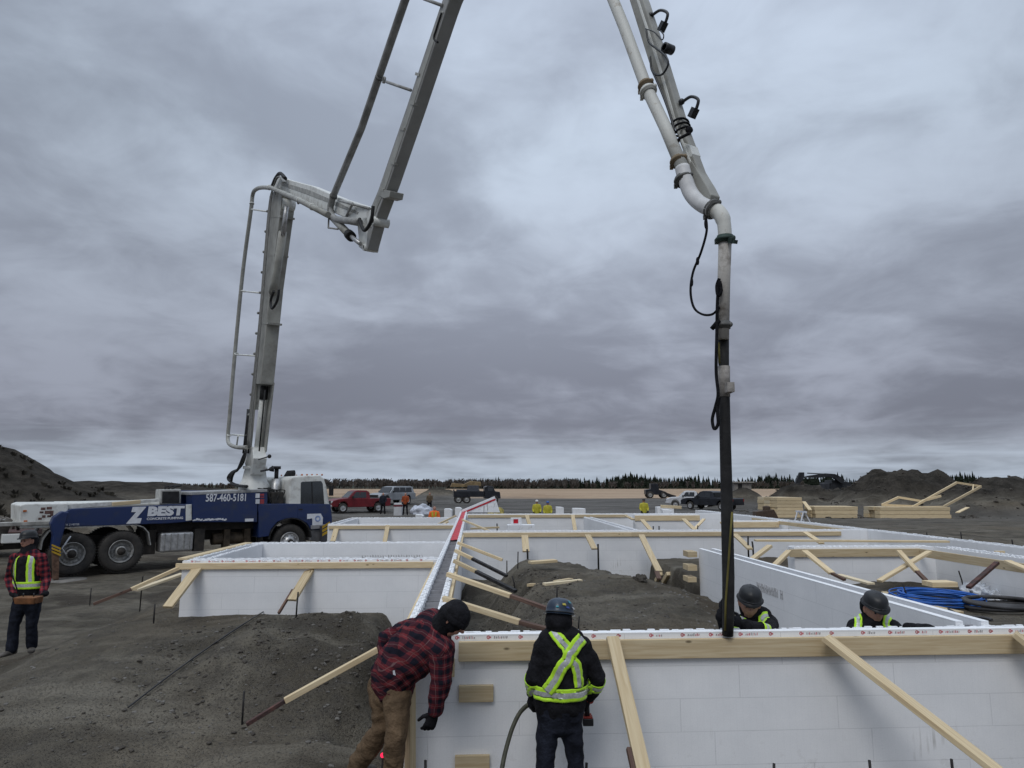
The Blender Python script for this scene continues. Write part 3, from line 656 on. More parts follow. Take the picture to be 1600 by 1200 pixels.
# faint stencilled lettering on two inner faces: part of the wall pieces they sit on
def faint(name, parentname, p, dirv, n, h, w, seed):
    rs = random.Random(seed); mb = MB(); nrm = V(dirv.y, -dirv.x, 0).normalized() * .003
    x = 0
    for i in range(n):
        if rs.random() < .13: x += w * .7
        for k in range(2):
            xx = x + k * w * .55; mb.prism([p + dirv * xx, p + dirv * (xx + w * .2), p + dirv * (xx + w * .2) + V(0, 0, h * rs.uniform(.6, 1)), p + dirv * xx + V(0, 0, h)], nrm)
        mb.prism([p + dirv * x + V(0, 0, h * .45), p + dirv * (x + w * .6) + V(0, 0, h * .45), p + dirv * (x + w * .6) + V(0, 0, h * .62), p + dirv * x + V(0, 0, h * .62)], nrm)
        x += w
    o = mb.build(name, mat('stencil_grey', (.56, .56, .57), .8, 0, .2, 30), None); return o
def bdir(a, b): return V(a * CT - b * ST, a * ST + b * CT, 0)
def attach(o, t):
    M = t.matrix_basis.inverted(); o.parent = t; o.matrix_parent_inverse = M
lt = faint('lettering', '', bl(-2.15, 13.762 - .004, 1.07), bdir(1, 0), 12, .13, .10, 4)
wb = [o for o in bpy.data.objects if o.get('label', '').startswith('back foam wall of the nearer left')][0]; attach(lt, wb)
lt = faint('lettering', '', bl(3.995 - .003, 9.7, 1.08), bdir(0, -1), 9, .12, .085, 6)
wb = [o for o in bpy.data.objects if o.get('label', '').startswith('diagonal looking')][0]; attach(lt, wb)
# ------------------------------------------------------------------ walers (boards screwed along the wall tops)
def waler(a0, b0, a1, b1, label, h=.14, z=1.385, t=.038, m=None, group='boards screwed along the wall tops'):
    """runs along the wall face; its outer face on the right of the run"""
    d = Vector((a1 - a0, b1 - b0)).normalized(); n = Vector((d.y, -d.x)) * t / 2
    return board('waler_board', bl(a0 + n.x, b0 + n.y, z - h / 2), bl(a1 + n.x, b1 + n.y, z - h / 2), t, h, label, 'board', group, m, jit=False)
waler(-.10, 5.378, 4.46, 5.378, 'long spruce board along the near wall top, behind the lime cross worker')
waler(4.463, 5.378, 8.2, 5.378, 'spruce board along the near wall top at the right frame edge')
waler(-4.42, 10.757, -.60, 10.757, 'board along the top of the nearer left room front wall', .089)
waler(-4.1, 20.057, -.55, 20.057, 'board along the top of the farther left room front wall', .089)
waler(-.24, 16.997, 3.9, 16.997, 'board along the middle cross wall, left half', .10)
waler(3.903, 16.997, 9.2, 16.997, 'board along the middle cross wall, right half', .10)
waler(-.2, 26.797, 6.0, 26.797, 'board along the far back wall', .10)
waler(6.1, 25.997, 8.6, 25.997, 'thick board on the stub wall in front of the far back wall', .19)
waler(7.9, 21.397, 9.6, 21.397, 'thick board on the short stub by the right outer wall', .17)
waler(5.75, 12.447, 8.21, 12.447, 'thick board along the courtyard wall, behind the crossed braces', .14)
waler(8.213, 12.38, 8.213, 7.6, 'thick board on the wall running toward the camera at the right edge', .14)
waler(-.215, 30.0, -.253, 5.9, 'narrow board along the right side of the spine wall', .089) if False else None
board('top_plank', bl(5.6, 13.6, 1.45), bl(9.4, 13.35, 1.43), .14, .038, 'long thin plank lying level behind the courtyard wall', 'board', up=(0, 0, 1))
for (a, b0, b1, lb) in ((-.236, 5.7, 9.6, 'narrow board edging the right side of the spine wall, nearest length'), (-.236, 10.0, 16.6, 'narrow board edging the right side of the spine wall, middle length')):
    board('edge_board', bl(a, b0, 1.33), bl(a, b1, 1.33), .036, .089, lb, 'board', jit=False)
board('edge_board', bl(-.561, 5.9, 1.33), bl(-.561, 9.2, 1.335), .036, .089, 'narrow board edging the left side of the spine wall above the plaid worker', 'board', jit=False)
board('edge_board', bl(-.561, 9.22, 1.33), bl(-.561, 10.7, 1.335), .036, .089, 'short narrow board on the left side of the spine wall by the left room', 'board', jit=False)
board('edge_board', bl(-4.40, 10.9, 1.43), bl(-4.37, 13.9, 1.42), .14, .03, 'weathered plank lying along the left side wall of the nearer left room', 'board', m=WOOD)
board('edge_board', bl(9.62, 23.5, 1.36), bl(9.62, 17.5, 1.36), .04, .10, 'board on the inner side of the right outer wall', 'board', jit=False)
# ------------------------------------------------------------------ braces: top end on a wall, lower end on the ground further along the same line of sight
def brace(pt, pm, Yt, Yb, label, zb=None, w=.089, t=.038, name='brace_board', group='wooden braces propping the walls', m=None, tail=None, up=None):
    T = at(pt[0], pt[1], Yt)
    if zb is None: B = at(pm[0], pm[1], Yb)
    else:
        lo, hi = 0.0, 30.0
        for _ in range(50):
            s = (lo + hi) / 2; P = at(pt[0] + s * (pm[0] - pt[0]), pt[1] + s * (pm[1] - pt[1]), Yb)
            if P.z > zb: lo = s
            else: hi = s
        B = P
    d = (B - T).normalized()
    if up is None:
        up = Vector((0, 0, 1)) - d * d.z
    return board(name, T, B, w, t, label, 'brace', group, m, up, tail)
brace((957, 996), (1004, 1200), 5.33, 3.9, 'spruce brace leaning off the near wall just right of the lime cross worker', zb=0.0, w=.094, tail=(.40, .98, WOOD_OLD))
brace((1290, 996), (1553, 1200), 5.42, 4.0, 'long wide plank slanting down right from the near wall below the hard hat worker', zb=0.0, w=.14, tail=(.58, .98, WOOD_OLD))
brace((1585, 990), (1640, 1035), 5.5, 4.6, 'plank slanting off the near wall, cut by the right frame edge', zb=0.1, w=.14)
brace((641, 1068), (641, 1200), 5.30, 5.28, 'upright stud standing against the corner end of the near wall', zb=.05, w=.06, t=.06, name='corner_stud')
brace((590, 1015), (445, 1095), 5.9, 5.65, 'brace slanting down left from behind the plaid shirted man', w=.045, t=.045, tail=None)
def ground_brace(px0, px1, Y0, Y1, w, t, label, m, cat='brace', name='brace_board', group=None):
    return board(name, at(*px0, Y0), at(*px1, Y1), w, t, label, cat, group, m)
ground_brace((447, 1094), (385, 1132), 5.66, 5.5, .03, .03, 'muddy steel end piece at the foot of the brace left of the plaid man', RUST, name='brace_shoe')
brace((312, 884), (262, 949), 10.55, 9.9, 'wide spruce brace at the left corner of the nearer left room', w=.15, t=.04)
brace((489, 883), (456, 938), 10.7, 10.2, 'wide spruce brace in the middle of the nearer left room wall', w=.14, t=.04, tail=(.72, 1.35, WOOD_OLD))
ground_brace((283, 886), (205, 921), 10.5, 10.1, .06, .05, 'thin brace running down left from the corner of the left room', WOOD)
ground_brace((207, 920), (146, 944), 10.1, 9.9, .04, .04, 'dark muddy lower half of the thin brace left of the left room', WOOD_OLD)
ground_brace((285, 897), (212, 922), 11.2, 10.6, .12, .035, 'pale plank lying against the left room corner', WOOD_PALE, 'board', 'loose_plank')
for i, (p, q, Y0, Y1, w, tl, lb) in enumerate((
    ((692, 935), (812, 972), 6.95, 6.75, .07, None, 'thick brace off the spine wall just above the plaid man\'s hood'),
    ((699, 897), (798, 931), 8.35, 8.05, .07, None, 'brace off the spine wall, second nearest on its right side'),
    ((709, 876), (744, 893), 9.7, 9.6, .06, None, 'short pale upper part of the third brace off the spine wall'),
    ((711, 860), (738, 873), 11.2, 11.1, .06, None, 'short pale upper part of the fourth brace off the spine wall'),
    ((715, 848), (785, 875), 12.8, 12.6, .06, None, 'thin brace off the spine wall near the middle cross wall'),
    ((722, 812), (765, 830), 20.5, 20.2, .08, None, 'small brace in the far room beside the spine wall'),
    ((820, 837), (822, 862), 16.7, 16.2, .16, None, 'short brace on the middle cross wall above the lumber scraps'),
    ((918, 836), (929, 858), 16.7, 16.2, .14, None, 'brace in the middle of the cross wall, left of the long one'),
    ((1002, 836), (1030, 893), 16.8, 15.0, .14, None, 'long brace standing on the mound edge before the middle cross wall'),
    ((1148, 835), (1172, 858), 16.8, 15.8, .13, None, 'brace on the middle cross wall just right of the black hose'),
    ((1258, 832), (1284, 849), 16.9, 16.1, .13, None, 'brace at the right end of the middle cross wall'),
    ((823, 805), (828, 822), 26.6, 26.0, .14, None, 'short far brace left of the foam sign block'),
    ((895, 805), (899, 831), 26.6, 25.6, .14, None, 'far brace standing alone in the rear room'),
    ((978, 806), (990, 812), 26.5, 26.0, .14, None, 'tiny far brace at the corner of the rear room'),
    ((1003, 812), (1020, 832), 25.8, 24.5, .16, None, 'left brace of the far stub wall'),
    ((1068, 811), (1089, 831), 25.8, 24.5, .16, None, 'right brace of the far stub wall'),
    ((1100, 811), (1084, 828), 25.6, 25.0, .12, None, 'brace crossing behind at the far stub wall'),
    ((1128, 816), (1150, 842), 21.2, 20.3, .14, None, 'brace under the short stub by the right outer wall'),
    ((527, 821), (520, 846), 19.9, 19.4, .14, None, 'brace at the left corner of the farther left room'),
    ((606, 821), (601, 848), 19.9, 19.5, .12, None, 'brace in the middle of the farther left room wall'),
    ((700, 815), (652, 847), 21.4, 20.6, .07, None, 'thin grey brace on the left side of the spine wall'),
    ((712, 806), (620, 850), 23.0, 20.6, .05, None, 'thinnest long brace crossing the farther left room'),
    ((1203, 853), (1174, 875), 12.6, 12.2, .10, None, 'first brace left of the courtyard wall corner'),
    ((1233, 861), (1208, 886), 12.4, 12.0, .10, None, 'second brace left of the courtyard wall, leaning left'),
    ((1257, 861), (1300, 896), 12.3, 11.7, .12, None, 'broad brace leaning right off the courtyard wall'),
    ((1452, 862), (1374, 908), 12.3, 11.9, .11, None, 'long pale brace of the crossed pair in the courtyard'),
    ((1404, 861), (1433, 893), 12.25, 11.8, .09, None, 'short tan brace of the crossed pair in the courtyard'),
    ((1574, 877), (1612, 893), 10.6, 10.1, .11, None, 'brace at the right frame edge of the courtyard'))):
    brace(p, q, Y0, Y1, lb, w=w, t=.04 if w > .1 else .05)
for (p, q, Y0, Y1, m, lb) in (
    ((812, 972), (872, 988), 6.75, 6.65, WOOD_OLD, 'dark red lower length of the brace ending by the lime worker\'s helmet'),
    ((798, 931), (858, 952), 8.05, 7.9, WOOD_OLD, 'dark lower length of the second brace off the spine wall'),
    ((744, 893), (806, 924), 9.6, 9.2, STEEL, 'black steel extension below the third spine brace'),
    ((738, 873), (792, 900), 11.1, 10.8, STEEL, 'black steel extension below the fourth spine brace'),
    ((1300, 896), (1320, 906), 11.7, 11.5, WOOD_OLD, 'dark end piece of the broad courtyard brace'),
    ((1433, 893), (1447, 907), 11.8, 11.6, WOOD_OLD, 'dark end piece of the short courtyard brace'),
    ((1558, 879), (1513, 918), 10.7, 10.3, RUST, 'dark red brace beside the plastic bags')):
    ground_brace(p, q, Y0, Y1, .07, .04, lb, m, name='brace_extension')
board('brace_extension', at(1026, 893, 15.0), at(1030, 905, 14.6), .1, .04, 'stub at the foot of the long cross wall brace', 'brace', m=WOOD_OLD)
def ong(px, py, Y0=5.6):
    r = ray(px, py); t = Y0 / r.y
    while t * r.y < 300:
        P = V(0, 0, CAM_H) + r * t
        if P.z <= gz(P.x, P.y):
            lo, hi = t - .2, t
            for _ in range(7):
                m_ = (lo + hi) / 2; P = V(0, 0, CAM_H) + r * m_
                if P.z <= gz(P.x, P.y): hi = m_
                else: lo = m_
            break
        t += .2
    return P
def px_ok(p): return True
# ------------------------------------------------------------------ small lumber
def blk(px0, px1, Y, depth, label, m=None, name='wood_block', cat='wood block', group=None, par=None):
    A = at(px0[0], px0[1], Y); B = at(px1[0], px1[1], Y); mb = MB(); w = B.x - A.x; h = A.z - B.z
    mb.box((0, 0, 0), (w, depth, h)); o = mb.build(name, m or WOOD, None, .004, Vector((A.x, Y, B.z)), TH); return tag(o, label, cat, group)
def on_wall(px0, px1, label, bw=5.342, **k):
    A = onb(px0, bw); B = onb(px1, bw); a0, _ = inv(A.x, A.y); a1, _ = inv(B.x, B.y); mb = MB(); mb.box((0, 0, 0), (a1 - a0, .0365, A.z - B.z))
    o = mb.build('wood_block', WOOD, None, .003, bl(a0, bw, B.z), TH); return tag(o, label, 'wood block', **k)
def onb(p, b):
    return on_plane(p[0], p[1], bl(0, b), bdir(0, 1))
on_wall((717, 1072), (771, 1097), 'spruce block screwed to the near wall left of the lime worker')
on_wall((711, 1182), (765, 1203), 'lower spruce block on the near wall, at the bottom frame edge')
on_wall((694, 1030), (710, 1058), 'small block on the near wall behind the plaid man\'s sleeve')
o = blk((663, 857), (677, 863), 13.70, .04, 'small block on the inner face of the left room back wall')
blk((692, 818), (706, 822), 24.0, .04, 'tiny block on the farther left room back wall')
blk((1556, 861), (1572, 869), 12.4, .05, 'small block on the inner face of the right outer wall')
for (p0, p1, lb) in (((1075, 862), (1090, 871), 'upper spacer block on the end of the diagonal wall'), ((1075, 883), (1090, 892), 'middle spacer block on the end of the diagonal wall'), ((1075, 902), (1089, 910), 'lowest spacer block on the end of the diagonal wall')):
    blk(p0, p1, 12.33, .30, lb)
for i, (p0, p1, Y0, Y1, w, th, lb, m) in enumerate((
    ((828, 879), (868, 876), 13.6, 13.8, .20, .05, 'cut board lying on the far part of the mound', WOOD),
    ((862, 875), (899, 874), 14.0, 14.1, .16, .03, 'second thin board on the far part of the mound', WOOD),
    ((826, 914), (872, 912), 9.9, 10.0, .10, .05, 'left of the three scrap boards on the mound', WOOD),
    ((850, 913), (908, 907), 9.85, 10.2, .09, .045, 'long scrap board on the mound, crossing the others', WOOD_PALE),
    ((868, 909), (892, 905), 10.1, 10.4, .10, .04, 'short scrap board on top of the others on the mound', WOOD),
    ((1027, 908), (1034, 896), 11.9, 13.1, .13, .09, 'stub of lumber at the mound edge, left', WOOD),
    ((1038, 910), (1046, 896), 11.8, 13.0, .13, .09, 'stub of lumber at the mound edge, right', WOOD),
    ((1310, 898), (1361, 912), 12.0, 10.9, .12, .03, 'thin board lying under the courtyard braces', WOOD_PALE),
    ((1444, 946), (1500, 958), 8.9, 8.75, .13, .045, 'board lying in front of the blue hose', WOOD),
    ((1382, 926), (1392, 934), 9.6, 9.0, .09, .04, 'short board end behind the right hard hat', WOOD),
    ((283, 953), (316, 951), 10.4, 10.5, .08, .05, 'scrap board at the foot of the left room corner', WOOD),
    ((288, 950), (316, 943), 10.45, 10.6, .03, .03, 'dark scrap stick at the foot of the left room corner', WOOD_OLD),
    ((735, 826), (780, 824), 21.0, 21.1, .14, .05, 'board lying in the far room by the spine wall', WOOD),
    ((1032, 791), (1065, 793), 29.5, 29.3, .3, .12, 'board lying beyond the far back wall', WOOD))):
    if Y0 < 14.5 and px_ok(p0):
        A_, B_ = ong(*p0, 8.0), ong(*p1, 8.0)
        if abs(A_.y - B_.y) < 1.2: Y0, Y1 = A_.y - .05, B_.y - .05
    board('scrap_board', at(*p0, Y0), at(*p1, Y1), w, th, lb, 'board', m=m)
mb = MB(); o = blk((1457, 910), (1499, 918), 10.4, .25, 'squared timber block lying in the courtyard beside a stake', WOOD, 'timber_block')
# foam block with a red square and sign
t = thing('foam_block', 'white foam block with a red printed square in the far room', 'foam block', at(793, 831, 20.5), TH)
w = (835 - 793) * 20.5 / F; mb = MB(); mb.box((0, 0, 0), (w, .35, .20)); mb.build('block', FOAM, t, .01)
mb = MB(); mb.box((.10, .1, .2), (.42, .2, .40)); mb.build('offcut', FOAM, t, .01)
mb = MB(); mb.box((.18, .092, .24), (.32, .099, .36)); mb.build('red_square', RED, t)
# ------------------------------------------------------------------ stakes
for (bx, by, ty, Y, lb) in (
    (378, 1132, 1080, 6.9, 'black steel stake nearest the camera on the left ground'), (140, 946, 919, 10.4, 'leftmost black stake, in front of the truck wheels'),
    (240, 974, 944, 9.9, 'black stake between the left worker and the left room'), (222, 905, 900, 13.2, 'tip of a stake behind the thin left brace'),
    (462, 966, 925, 9.9, 'black stake at the middle brace of the left room'), (792, 900, 876, 12.0, 'thin stake at the left edge of the mound'),
    (809, 883, 862, 14.2, 'far stake on the mound, left of the lumber'), (825, 873, 858, 15.2, 'small stake by the cross wall brace'),
    (807, 922, 900, 10.2, 'stake on the mound next to the spine braces'), (870, 946, 918, 8.7, 'stake directly above the lime worker\'s helmet'),
    (903, 989, 963, 7.2, 'stake just right of the lime worker\'s helmet'), (713, 940, 898, 7.9, 'rusty stake in the trench beside the spine wall'),
    (1277, 903, 886, 11.6, 'stake left of the broad courtyard brace'), (1326, 911, 885, 11.2, 'stake right of the broad courtyard brace'),
    (1421, 941, 913, 9.3, 'leaning stake in front of the blue hose'), (1452, 909, 882, 11.3, 'stake between the crossed braces and the timber block'),
    (1508, 922, 892, 10.6, 'leaning stake left of the plastic bags'), (1503, 846, 831, 24.0, 'stake outside the right outer wall'),
    (1583, 854, 843, 21.5, 'stake outside the wall at the right frame edge'), (1374, 833, 826, 27.0, 'small stake far outside the right wall'),
    (1448, 838, 832, 26.0, 'tiny stake outside the right wall between two others'), (642, 850, 838, 20.5, 'stake in the farther left room'), (777, 829, 818, 21.5, 'stake on the dark mound in the far room'),
    (935, 872, 850, 15.7, 'stake by the middle cross wall brace'), (1169, 862, 838, 16.0, 'stake beside the brace right of the black hose'), (1177, 858, 846, 16.2, 'thin stake right of the black hose'),
    (1021, 832, 822, 23.5, 'tiny stake by the far stub wall'), (1030, 833, 822, 23.4, 'second tiny stake by the far stub wall'), (1090, 831, 821, 23.5, 'tiny stake right of the far stub braces'), (1209, 1240, 1193, 5.18, 'stake tip at the bottom frame edge under the wide plank'),
    (914, 1240, 1192, 5.18, 'stake tip beside the lime worker\'s right boot'), (1364, 1240, 1188, 5.2, 'stake tip at the bottom edge right of centre'), (1492, 1240, 1186, 5.22, 'stake tip by the dark end of the wide plank'),
    (665, 1240, 1188, 5.18, 'stake tip below the corner stud')):
    B = at(bx, by, Y)
    if 5.6 < Y < 13: B = ong(bx, by, max(5.6, Y - 2.5)); Y = B.y
    T = at(bx, ty, Y); lean = V(random.uniform(-.02, .02), 0, 0); d = V(0, 0, 1)
    if by == 922 or by == 941: lean = V(-.08, 0, 0)
    mb = MB(); h = T.z - B.z; r = .011 if Y > 9 else .010
    if Y > 15: r = .02
    zb = min(-.25, gz(B.x, B.y) - B.z - .1) if Y > 5.4 else -.5
    mb.tube([V(-lean.x * zb * 0, 0, zb), V(lean.x * .5, 0, h * .5), V(lean.x, 0, h)], r, 8)
    o = mb.build('steel_stake', STEEL, None, 0, B); tag(o, lb, 'stake', 'steel stakes driven in around the walls')
# black line lying on the left ground
pts = []
for i in range(40):
    s = i / 39; px = 200 + (416 - 200) * s; py = 1110 + (956 - 1110) * s - 5 * math.sin(PI * s)
    P = onz(px, py, .05); 
    P = ong(px, py, 4.5); pts.append(P + V(0, 0, .03))
mb = MB(); mb.tube(pts, .009, 6); tag(mb.build('cable', PLASTIC_BLK), 'thin black cable running straight over the left ground', 'cable')
# blue hose coil, grey hose pile, plastic bags in the courtyard
c = ong(1466, 941, 8.5); zc = gz(c.x, c.y); t = thing('blue_hose', 'coil of bright blue hose on the courtyard dirt', 'hose', V(c.x, c.y, zc)); 
BLUEH = mat('blue_hose', (.02, .12, .46), .45, 0, .2, 4)
for k in range(1):
    pts = []; rs = random.Random(5)
    for i in range(900):
        th = i / 900 * 2 * PI * 17; R = .56 + .085 * math.sin(i * .071) + .05 * math.sin(i * .023 + 1); pts.append(V(R * math.cos(th) + .03 * math.sin(i * .05), R * .95 * math.sin(th), .03 + .075 * (math.sin(i * .11) * .5 + .5) + .03 * math.sin(th * .5)))
    pts.append(V(.75, .2, .02)); mb = MB(); mb.tube(pts, .011, 6); mb.build('coil', BLUEH, t)
c = ong(1578, 955, 7.5); t = tag(empty('grey_hose', V(c.x, c.y, gz(c.x, c.y))), 'pile of dark grey hose at the right frame edge', 'hose')
pts = []
for i in range(330):
    th = i / 330 * 2 * PI * 5; R = .48 + .07 * math.sin(i * .09); pts.append(V(R * 1.1 * math.cos(th), R * .8 * math.sin(th), .05 + .09 * (math.sin(i * .05) * .5 + .5)))
mb = MB(); mb.tube(pts, .026, 8); mb.build('coil', mat('grey_hose', (.055, .055, .058), .6, 0, .2, 5), t)
mb = MB(); pts = []
for i in range(30):
    s = i / 29; px = 1480 + 70 * s; py = 953 + 22 * s + 4 * math.sin(s * 5); P = ong(px, py, 6.2); pts.append(P + V(0, 0, .02))
mb.tube(pts, .02, 8); mb.build('loose_end', mat('grey_hose', (.05, .05, .05)), t); t.children[-1].matrix_parent_inverse = t.matrix_basis.inverted()
BAG = mat('clear_bag', (.62, .65, .70), .25, 0, .25, 6, .6, 14, spec=.6)
def lump(name, c, sx, sy, sz, m, seed, amp=.25, sub=4, f=2.2):
    bm = bmesh.new(); bmesh.ops.create_icosphere(bm, subdivisions=sub, radius=1.0)
    for v in bm.verts:
        n = 1 + amp * mnoise.fractal(v.co * f + Vector((seed * 7.1, 0, 0)), 1, 2, 4); v.co = Vector((v.co.x * sx * n, v.co.y * sy * n, max(-.15, v.co.z) * sz * n))
    me = bpy.data.meshes.new(name); bm.to_mesh(me); bm.free(); me.materials.append(m)
    for p in me.polygons: p.use_smooth = sub > 3
    o = bpy.data.objects.new(name, me); COL.objects.link(o); o.location = c; return o
for k, (px, py, s, lb) in enumerate(((1528, 924, .22, 'crumpled clear plastic bag by the dark red brace'), (1550, 931, .17, 'smaller crumpled plastic bag to the right of the first'))):
    c = ong(px, py + 6, 8.5); tag(lump('plastic_bag', V(c.x, c.y, gz(c.x, c.y)), s, s * .8, s * .8, BAG, k, .55, 4, 2.5), lb, 'plastic bag', 'plastic bags in the courtyard')
tag(lump('dirt_clod', ong(1000, 906, 8), .11, .1, .09, CLOD, 3, .4), 'dark clod alone on the mound', 'clod')
tag(lump('dirt_clod', ong(376, 955, 8.5), .09, .08, .11, CLOD, 4, .4), 'dark clod leaning on the left room wall', 'clod')
# ------------------------------------------------------------------ concrete pump truck
TG = 0.05
TA = onz(187, 894, TG); TANG = math.radians(40.741)
T_D = V(math.cos(TANG), math.sin(TANG), 0); T_N = V(-math.sin(TANG), math.cos(TANG), 0)
truck = thing('concrete_pump_truck', 'blue and white concrete pump truck with its long boom unfolded over the foundation', 'pump truck', TA, TANG)
def q(px, py, y=0.0):
    P = on_plane(px, py, TA + T_N * y, T_N) - TA
    return (P.dot(T_D), P.z)
def tpoly(name, pts, y0, y1, m, bevel=.012, parent=truck, snap=None):
    """outline traced on the plane y=y0 of the truck, given real depth to y1"""
    ps = [q(px, py, y0) for px, py in pts]; mb = MB(); mb.prism([(s, y0, z) for s, z in ps], (0, y1 - y0, 0))
    return mb.build(name, m, parent, bevel)
def tbox(name, s0, s1, y0, y1, z0, z1, m, bevel=.012, parent=truck):
    mb = MB(); mb.box((s0, y0, z0), (s1, y1, z1)); return mb.build(name, m, parent, bevel)
R_T = .585
def wheel(s, y, r, dual, name='wheel', front=False):
    root = MB(); root.lathe((s, y, r), (0, -1, 0), [(-.30, r * .55), (-.30, r * .9), (-.27, r * .97), (-.15, r), (-.03, r * .97), (0, r * .9), (.01, r * .62), (-.03, r * .55)], 40)
    if dual: root.lathe((s, y + .33, r), (0, -1, 0), [(-.30, r * .55), (-.30, r * .9), (-.27, r * .97), (-.15, r), (-.03, r * .97), (0, r * .9), (0, r * .6)], 40)
    for k in range(48):
        t = 2 * PI * k / 48; c = V(s + math.cos(t) * r, y + .15, r + math.sin(t) * r); root.beam(c + V(0, -.12, 0), c + V(0, .12, 0), .035, .022, up=(math.cos(t), 0, math.sin(t)))
    w = root.build(name, TYRE, truck)
    rm = MB()
    if front: rm.lathe((s, y, r), (0, -1, 0), [(-.14, r * .56), (.0, r * .56), (.012, r * .53), (-.03, r * .48), (-.04, r * .34), (.05, r * .28), (.07, r * .20), (.07, .0)], 36)
    else: rm.lathe((s, y, r), (0, -1, 0), [(-.14, r * .56), (.0, r * .56), (.012, r * .53), (-.12, r * .47), (-.15, r * .34), (-.11, r * .26), (.0, r * .24), (.0, r * .18), (-.02, 0)], 36)
    for k in range(10):
        t = 2 * PI * k / 10; rr = r * .40; rm.lathe((s + rr * math.cos(t), y - (.0 if front else -.13), r + rr * math.sin(t)), (0, -1, 0), [(-.02, .022), (.03, .02), (.035, 0)], 8)
    rm.build('rim', CHROME if not front else ALU, w)
    hb = MB(); hb.lathe((s, y, r), (0, -1, 0), [(-.02, r * .2), (.075, r * .17), (.085, 0)], 18); hb.build('hub', CHASSIS, w)
    return w
S2 = 0.0; S1 = -1.22; SF = q(454, 818)[0]
for s in (S1, S2):
    wheel(s, 0, R_T, True)
    w = wheel(s, 2.2, R_T, False)
wheel(SF, 0, R_T, False, front=True); wheel(SF, 2.2, R_T, False, front=True)
# frame rails, cross members, axles
mb = MB()
mb.box((-2.9, .75, .74), (SF + 1.3, .85, 1.02)); mb.box((-2.9, 1.65, .74), (SF + 1.3, 1.75, 1.02))
for s in np.arange(-2.8, SF + 1.2, .7): mb.box((s, .85, .8), (s + .1, 1.65, .96))
mb.build('chassis_frame', CHASSIS, truck, .01)
mb = MB()
for s in (S1, S2, SF):
    mb.tube([(s, .1, R_T), (s, 2.4, R_T)], .085, 10); mb.ball((s, 1.25, R_T), .24, 14, 8)
for s in (S1, S2): mb.box((s - .5, .5, .62), (s + .5, .62, .74))
mb.build('axle', CHASSIS, truck)
# rear mudguard: flat top with a rounded drop behind the tandem
def strip_along(pts, y0, y1, th):
    mb = MB()
    for (a, b) in zip(pts[:-1], pts[1:]):
        d = V(b[0] - a[0], 0, b[1] - a[1]).normalized(); n = V(-d.z, 0, d.x) * th
        mb.prism([V(a[0], y0, a[1]), V(b[0], y0, b[1]), V(b[0], y0, b[1]) + n, V(a[0], y0, a[1]) + n], (0, y1 - y0, 0))
    return mb
zt = 2 * R_T + .13
gp = [(S1 - .72, .75), (S1 - .70, 1.0), (S1 - .58, zt - .08), (S1 - .40, zt)] + [(S2 + .30, zt + .02), (S2 + .52, zt - .06), (S2 + .66, zt - .22), (S2 + .74, .72)]
strip_along(gp, -.03, .55, .03).build('mudguard', CHROME, truck)
strip_along(gp, 1.9, 2.53, .03).build('mudguard', CHROME, truck)
# pale deck edge above the wheels
mb = MB(); p0 = q(20, 829); p1 = q(262, 814)
mb.prism([(-3.0, 0, 1.40), (2.2, 0, 1.44), (2.2, 0, 1.52), (-3.0, 0, 1.50)], (0, 2.5, 0)); mb.build('deck', mat('deck_pale', (.36, .355, .33), .6, 0, .2, 4), truck, .01)
# rear white housing (engine and pump cover)
zz0 = q(60, 823)[1]; zz1 = q(60, 789)[1]
tpoly('rear_housing', [(31, 826), (31, 790), (40, 787), (106, 786.5), (108, 824)], .05, 2.45, WHITE_P, .03)
tpoly('side_rail', [(104, 788), (250, 779.5), (250, 783.5), (104, 796)], .15, .5, mat('rail_white', (.55, .55, .52), .5), .01)
tpoly('wood_plank', [(176, 785), (220, 781), (220, 787), (176, 791)], .02, .14, WOOD)
# printed decal on the housing: a broken chequer of brown patches
mb = MB()
for (px, py, w_, h_) in ((64, 793, 7, 4), (73, 792, 8, 4), (62, 799, 6, 3), (70, 798, 10, 5), (66, 805, 5, 4), (74, 805, 6, 3), (60, 809, 5, 3), (79, 798, 4, 8)):
    a = q(px, py, .046); b_ = q(px + w_, py + h_, .046); mb.prism([(a[0], .046, a[1]), (b_[0], .046, a[1]), (b_[0], .046, b_[1]), (a[0], .046, b_[1])], (0, .01, 0))
mb.build('decal', mat('brown_decal', (.13, .07, .06), .6, 0, .3, 10), truck)
for (px, py) in ((37, 816), (36, 800)):
    a = q(px, py, .03); tbox('side_marker', a[0], a[0] + .08, .03, .055, a[1], a[1] + .05, mat('amber', (.45, .12, .02), .4), .004)
# long blue beam with the lettering
tpoly('side_beam', [(90, 822), (84, 814), (92, 804), (112, 795), (298, 787.5), (298, 815), (262, 818), (112, 823)], -.04, .34, BLUE_P, .02)
tpoly('beam_end_cap', [(290.5, 788.5), (299.5, 788), (299.5, 813), (290.5, 814)], -.06, .2, WHITE_P, .01)
# rear hopper
mb = MB(); hp = [(-3.5, .4, 1.55), (-3.5, 2.1, 1.55), (-2.6, 2.1, 1.55), (-2.6, .4, 1.55)]; hq = [(-3.25, .8, .75), (-3.25, 1.7, .75), (-2.75, 1.7, .75), (-2.75, .8, .75)]
mb.add(hp + hq, [(0, 1, 5, 4), (1, 2, 6, 5), (2, 3, 7, 6), (3, 0, 4, 7), (4, 5, 6, 7)])
for i in range(9): mb.box((-3.45 + i * .1, .42, 1.55), (-3.43 + i * .1, 2.08, 1.58))
mb.build('hopper', mat('hopper_grey', (.22, .2, .18), .8, 0, .3, 5), truck)
a = q(10, 842); tbox('tail_light_box', a[0] - .1, a[0] + .32, -.02, .3, a[1] - .12, a[1] + .12, WHITE_P, .02)
tbox('rear_bumper', -3.0, -2.85, .1, 2.4, .7, .95, CHASSIS)
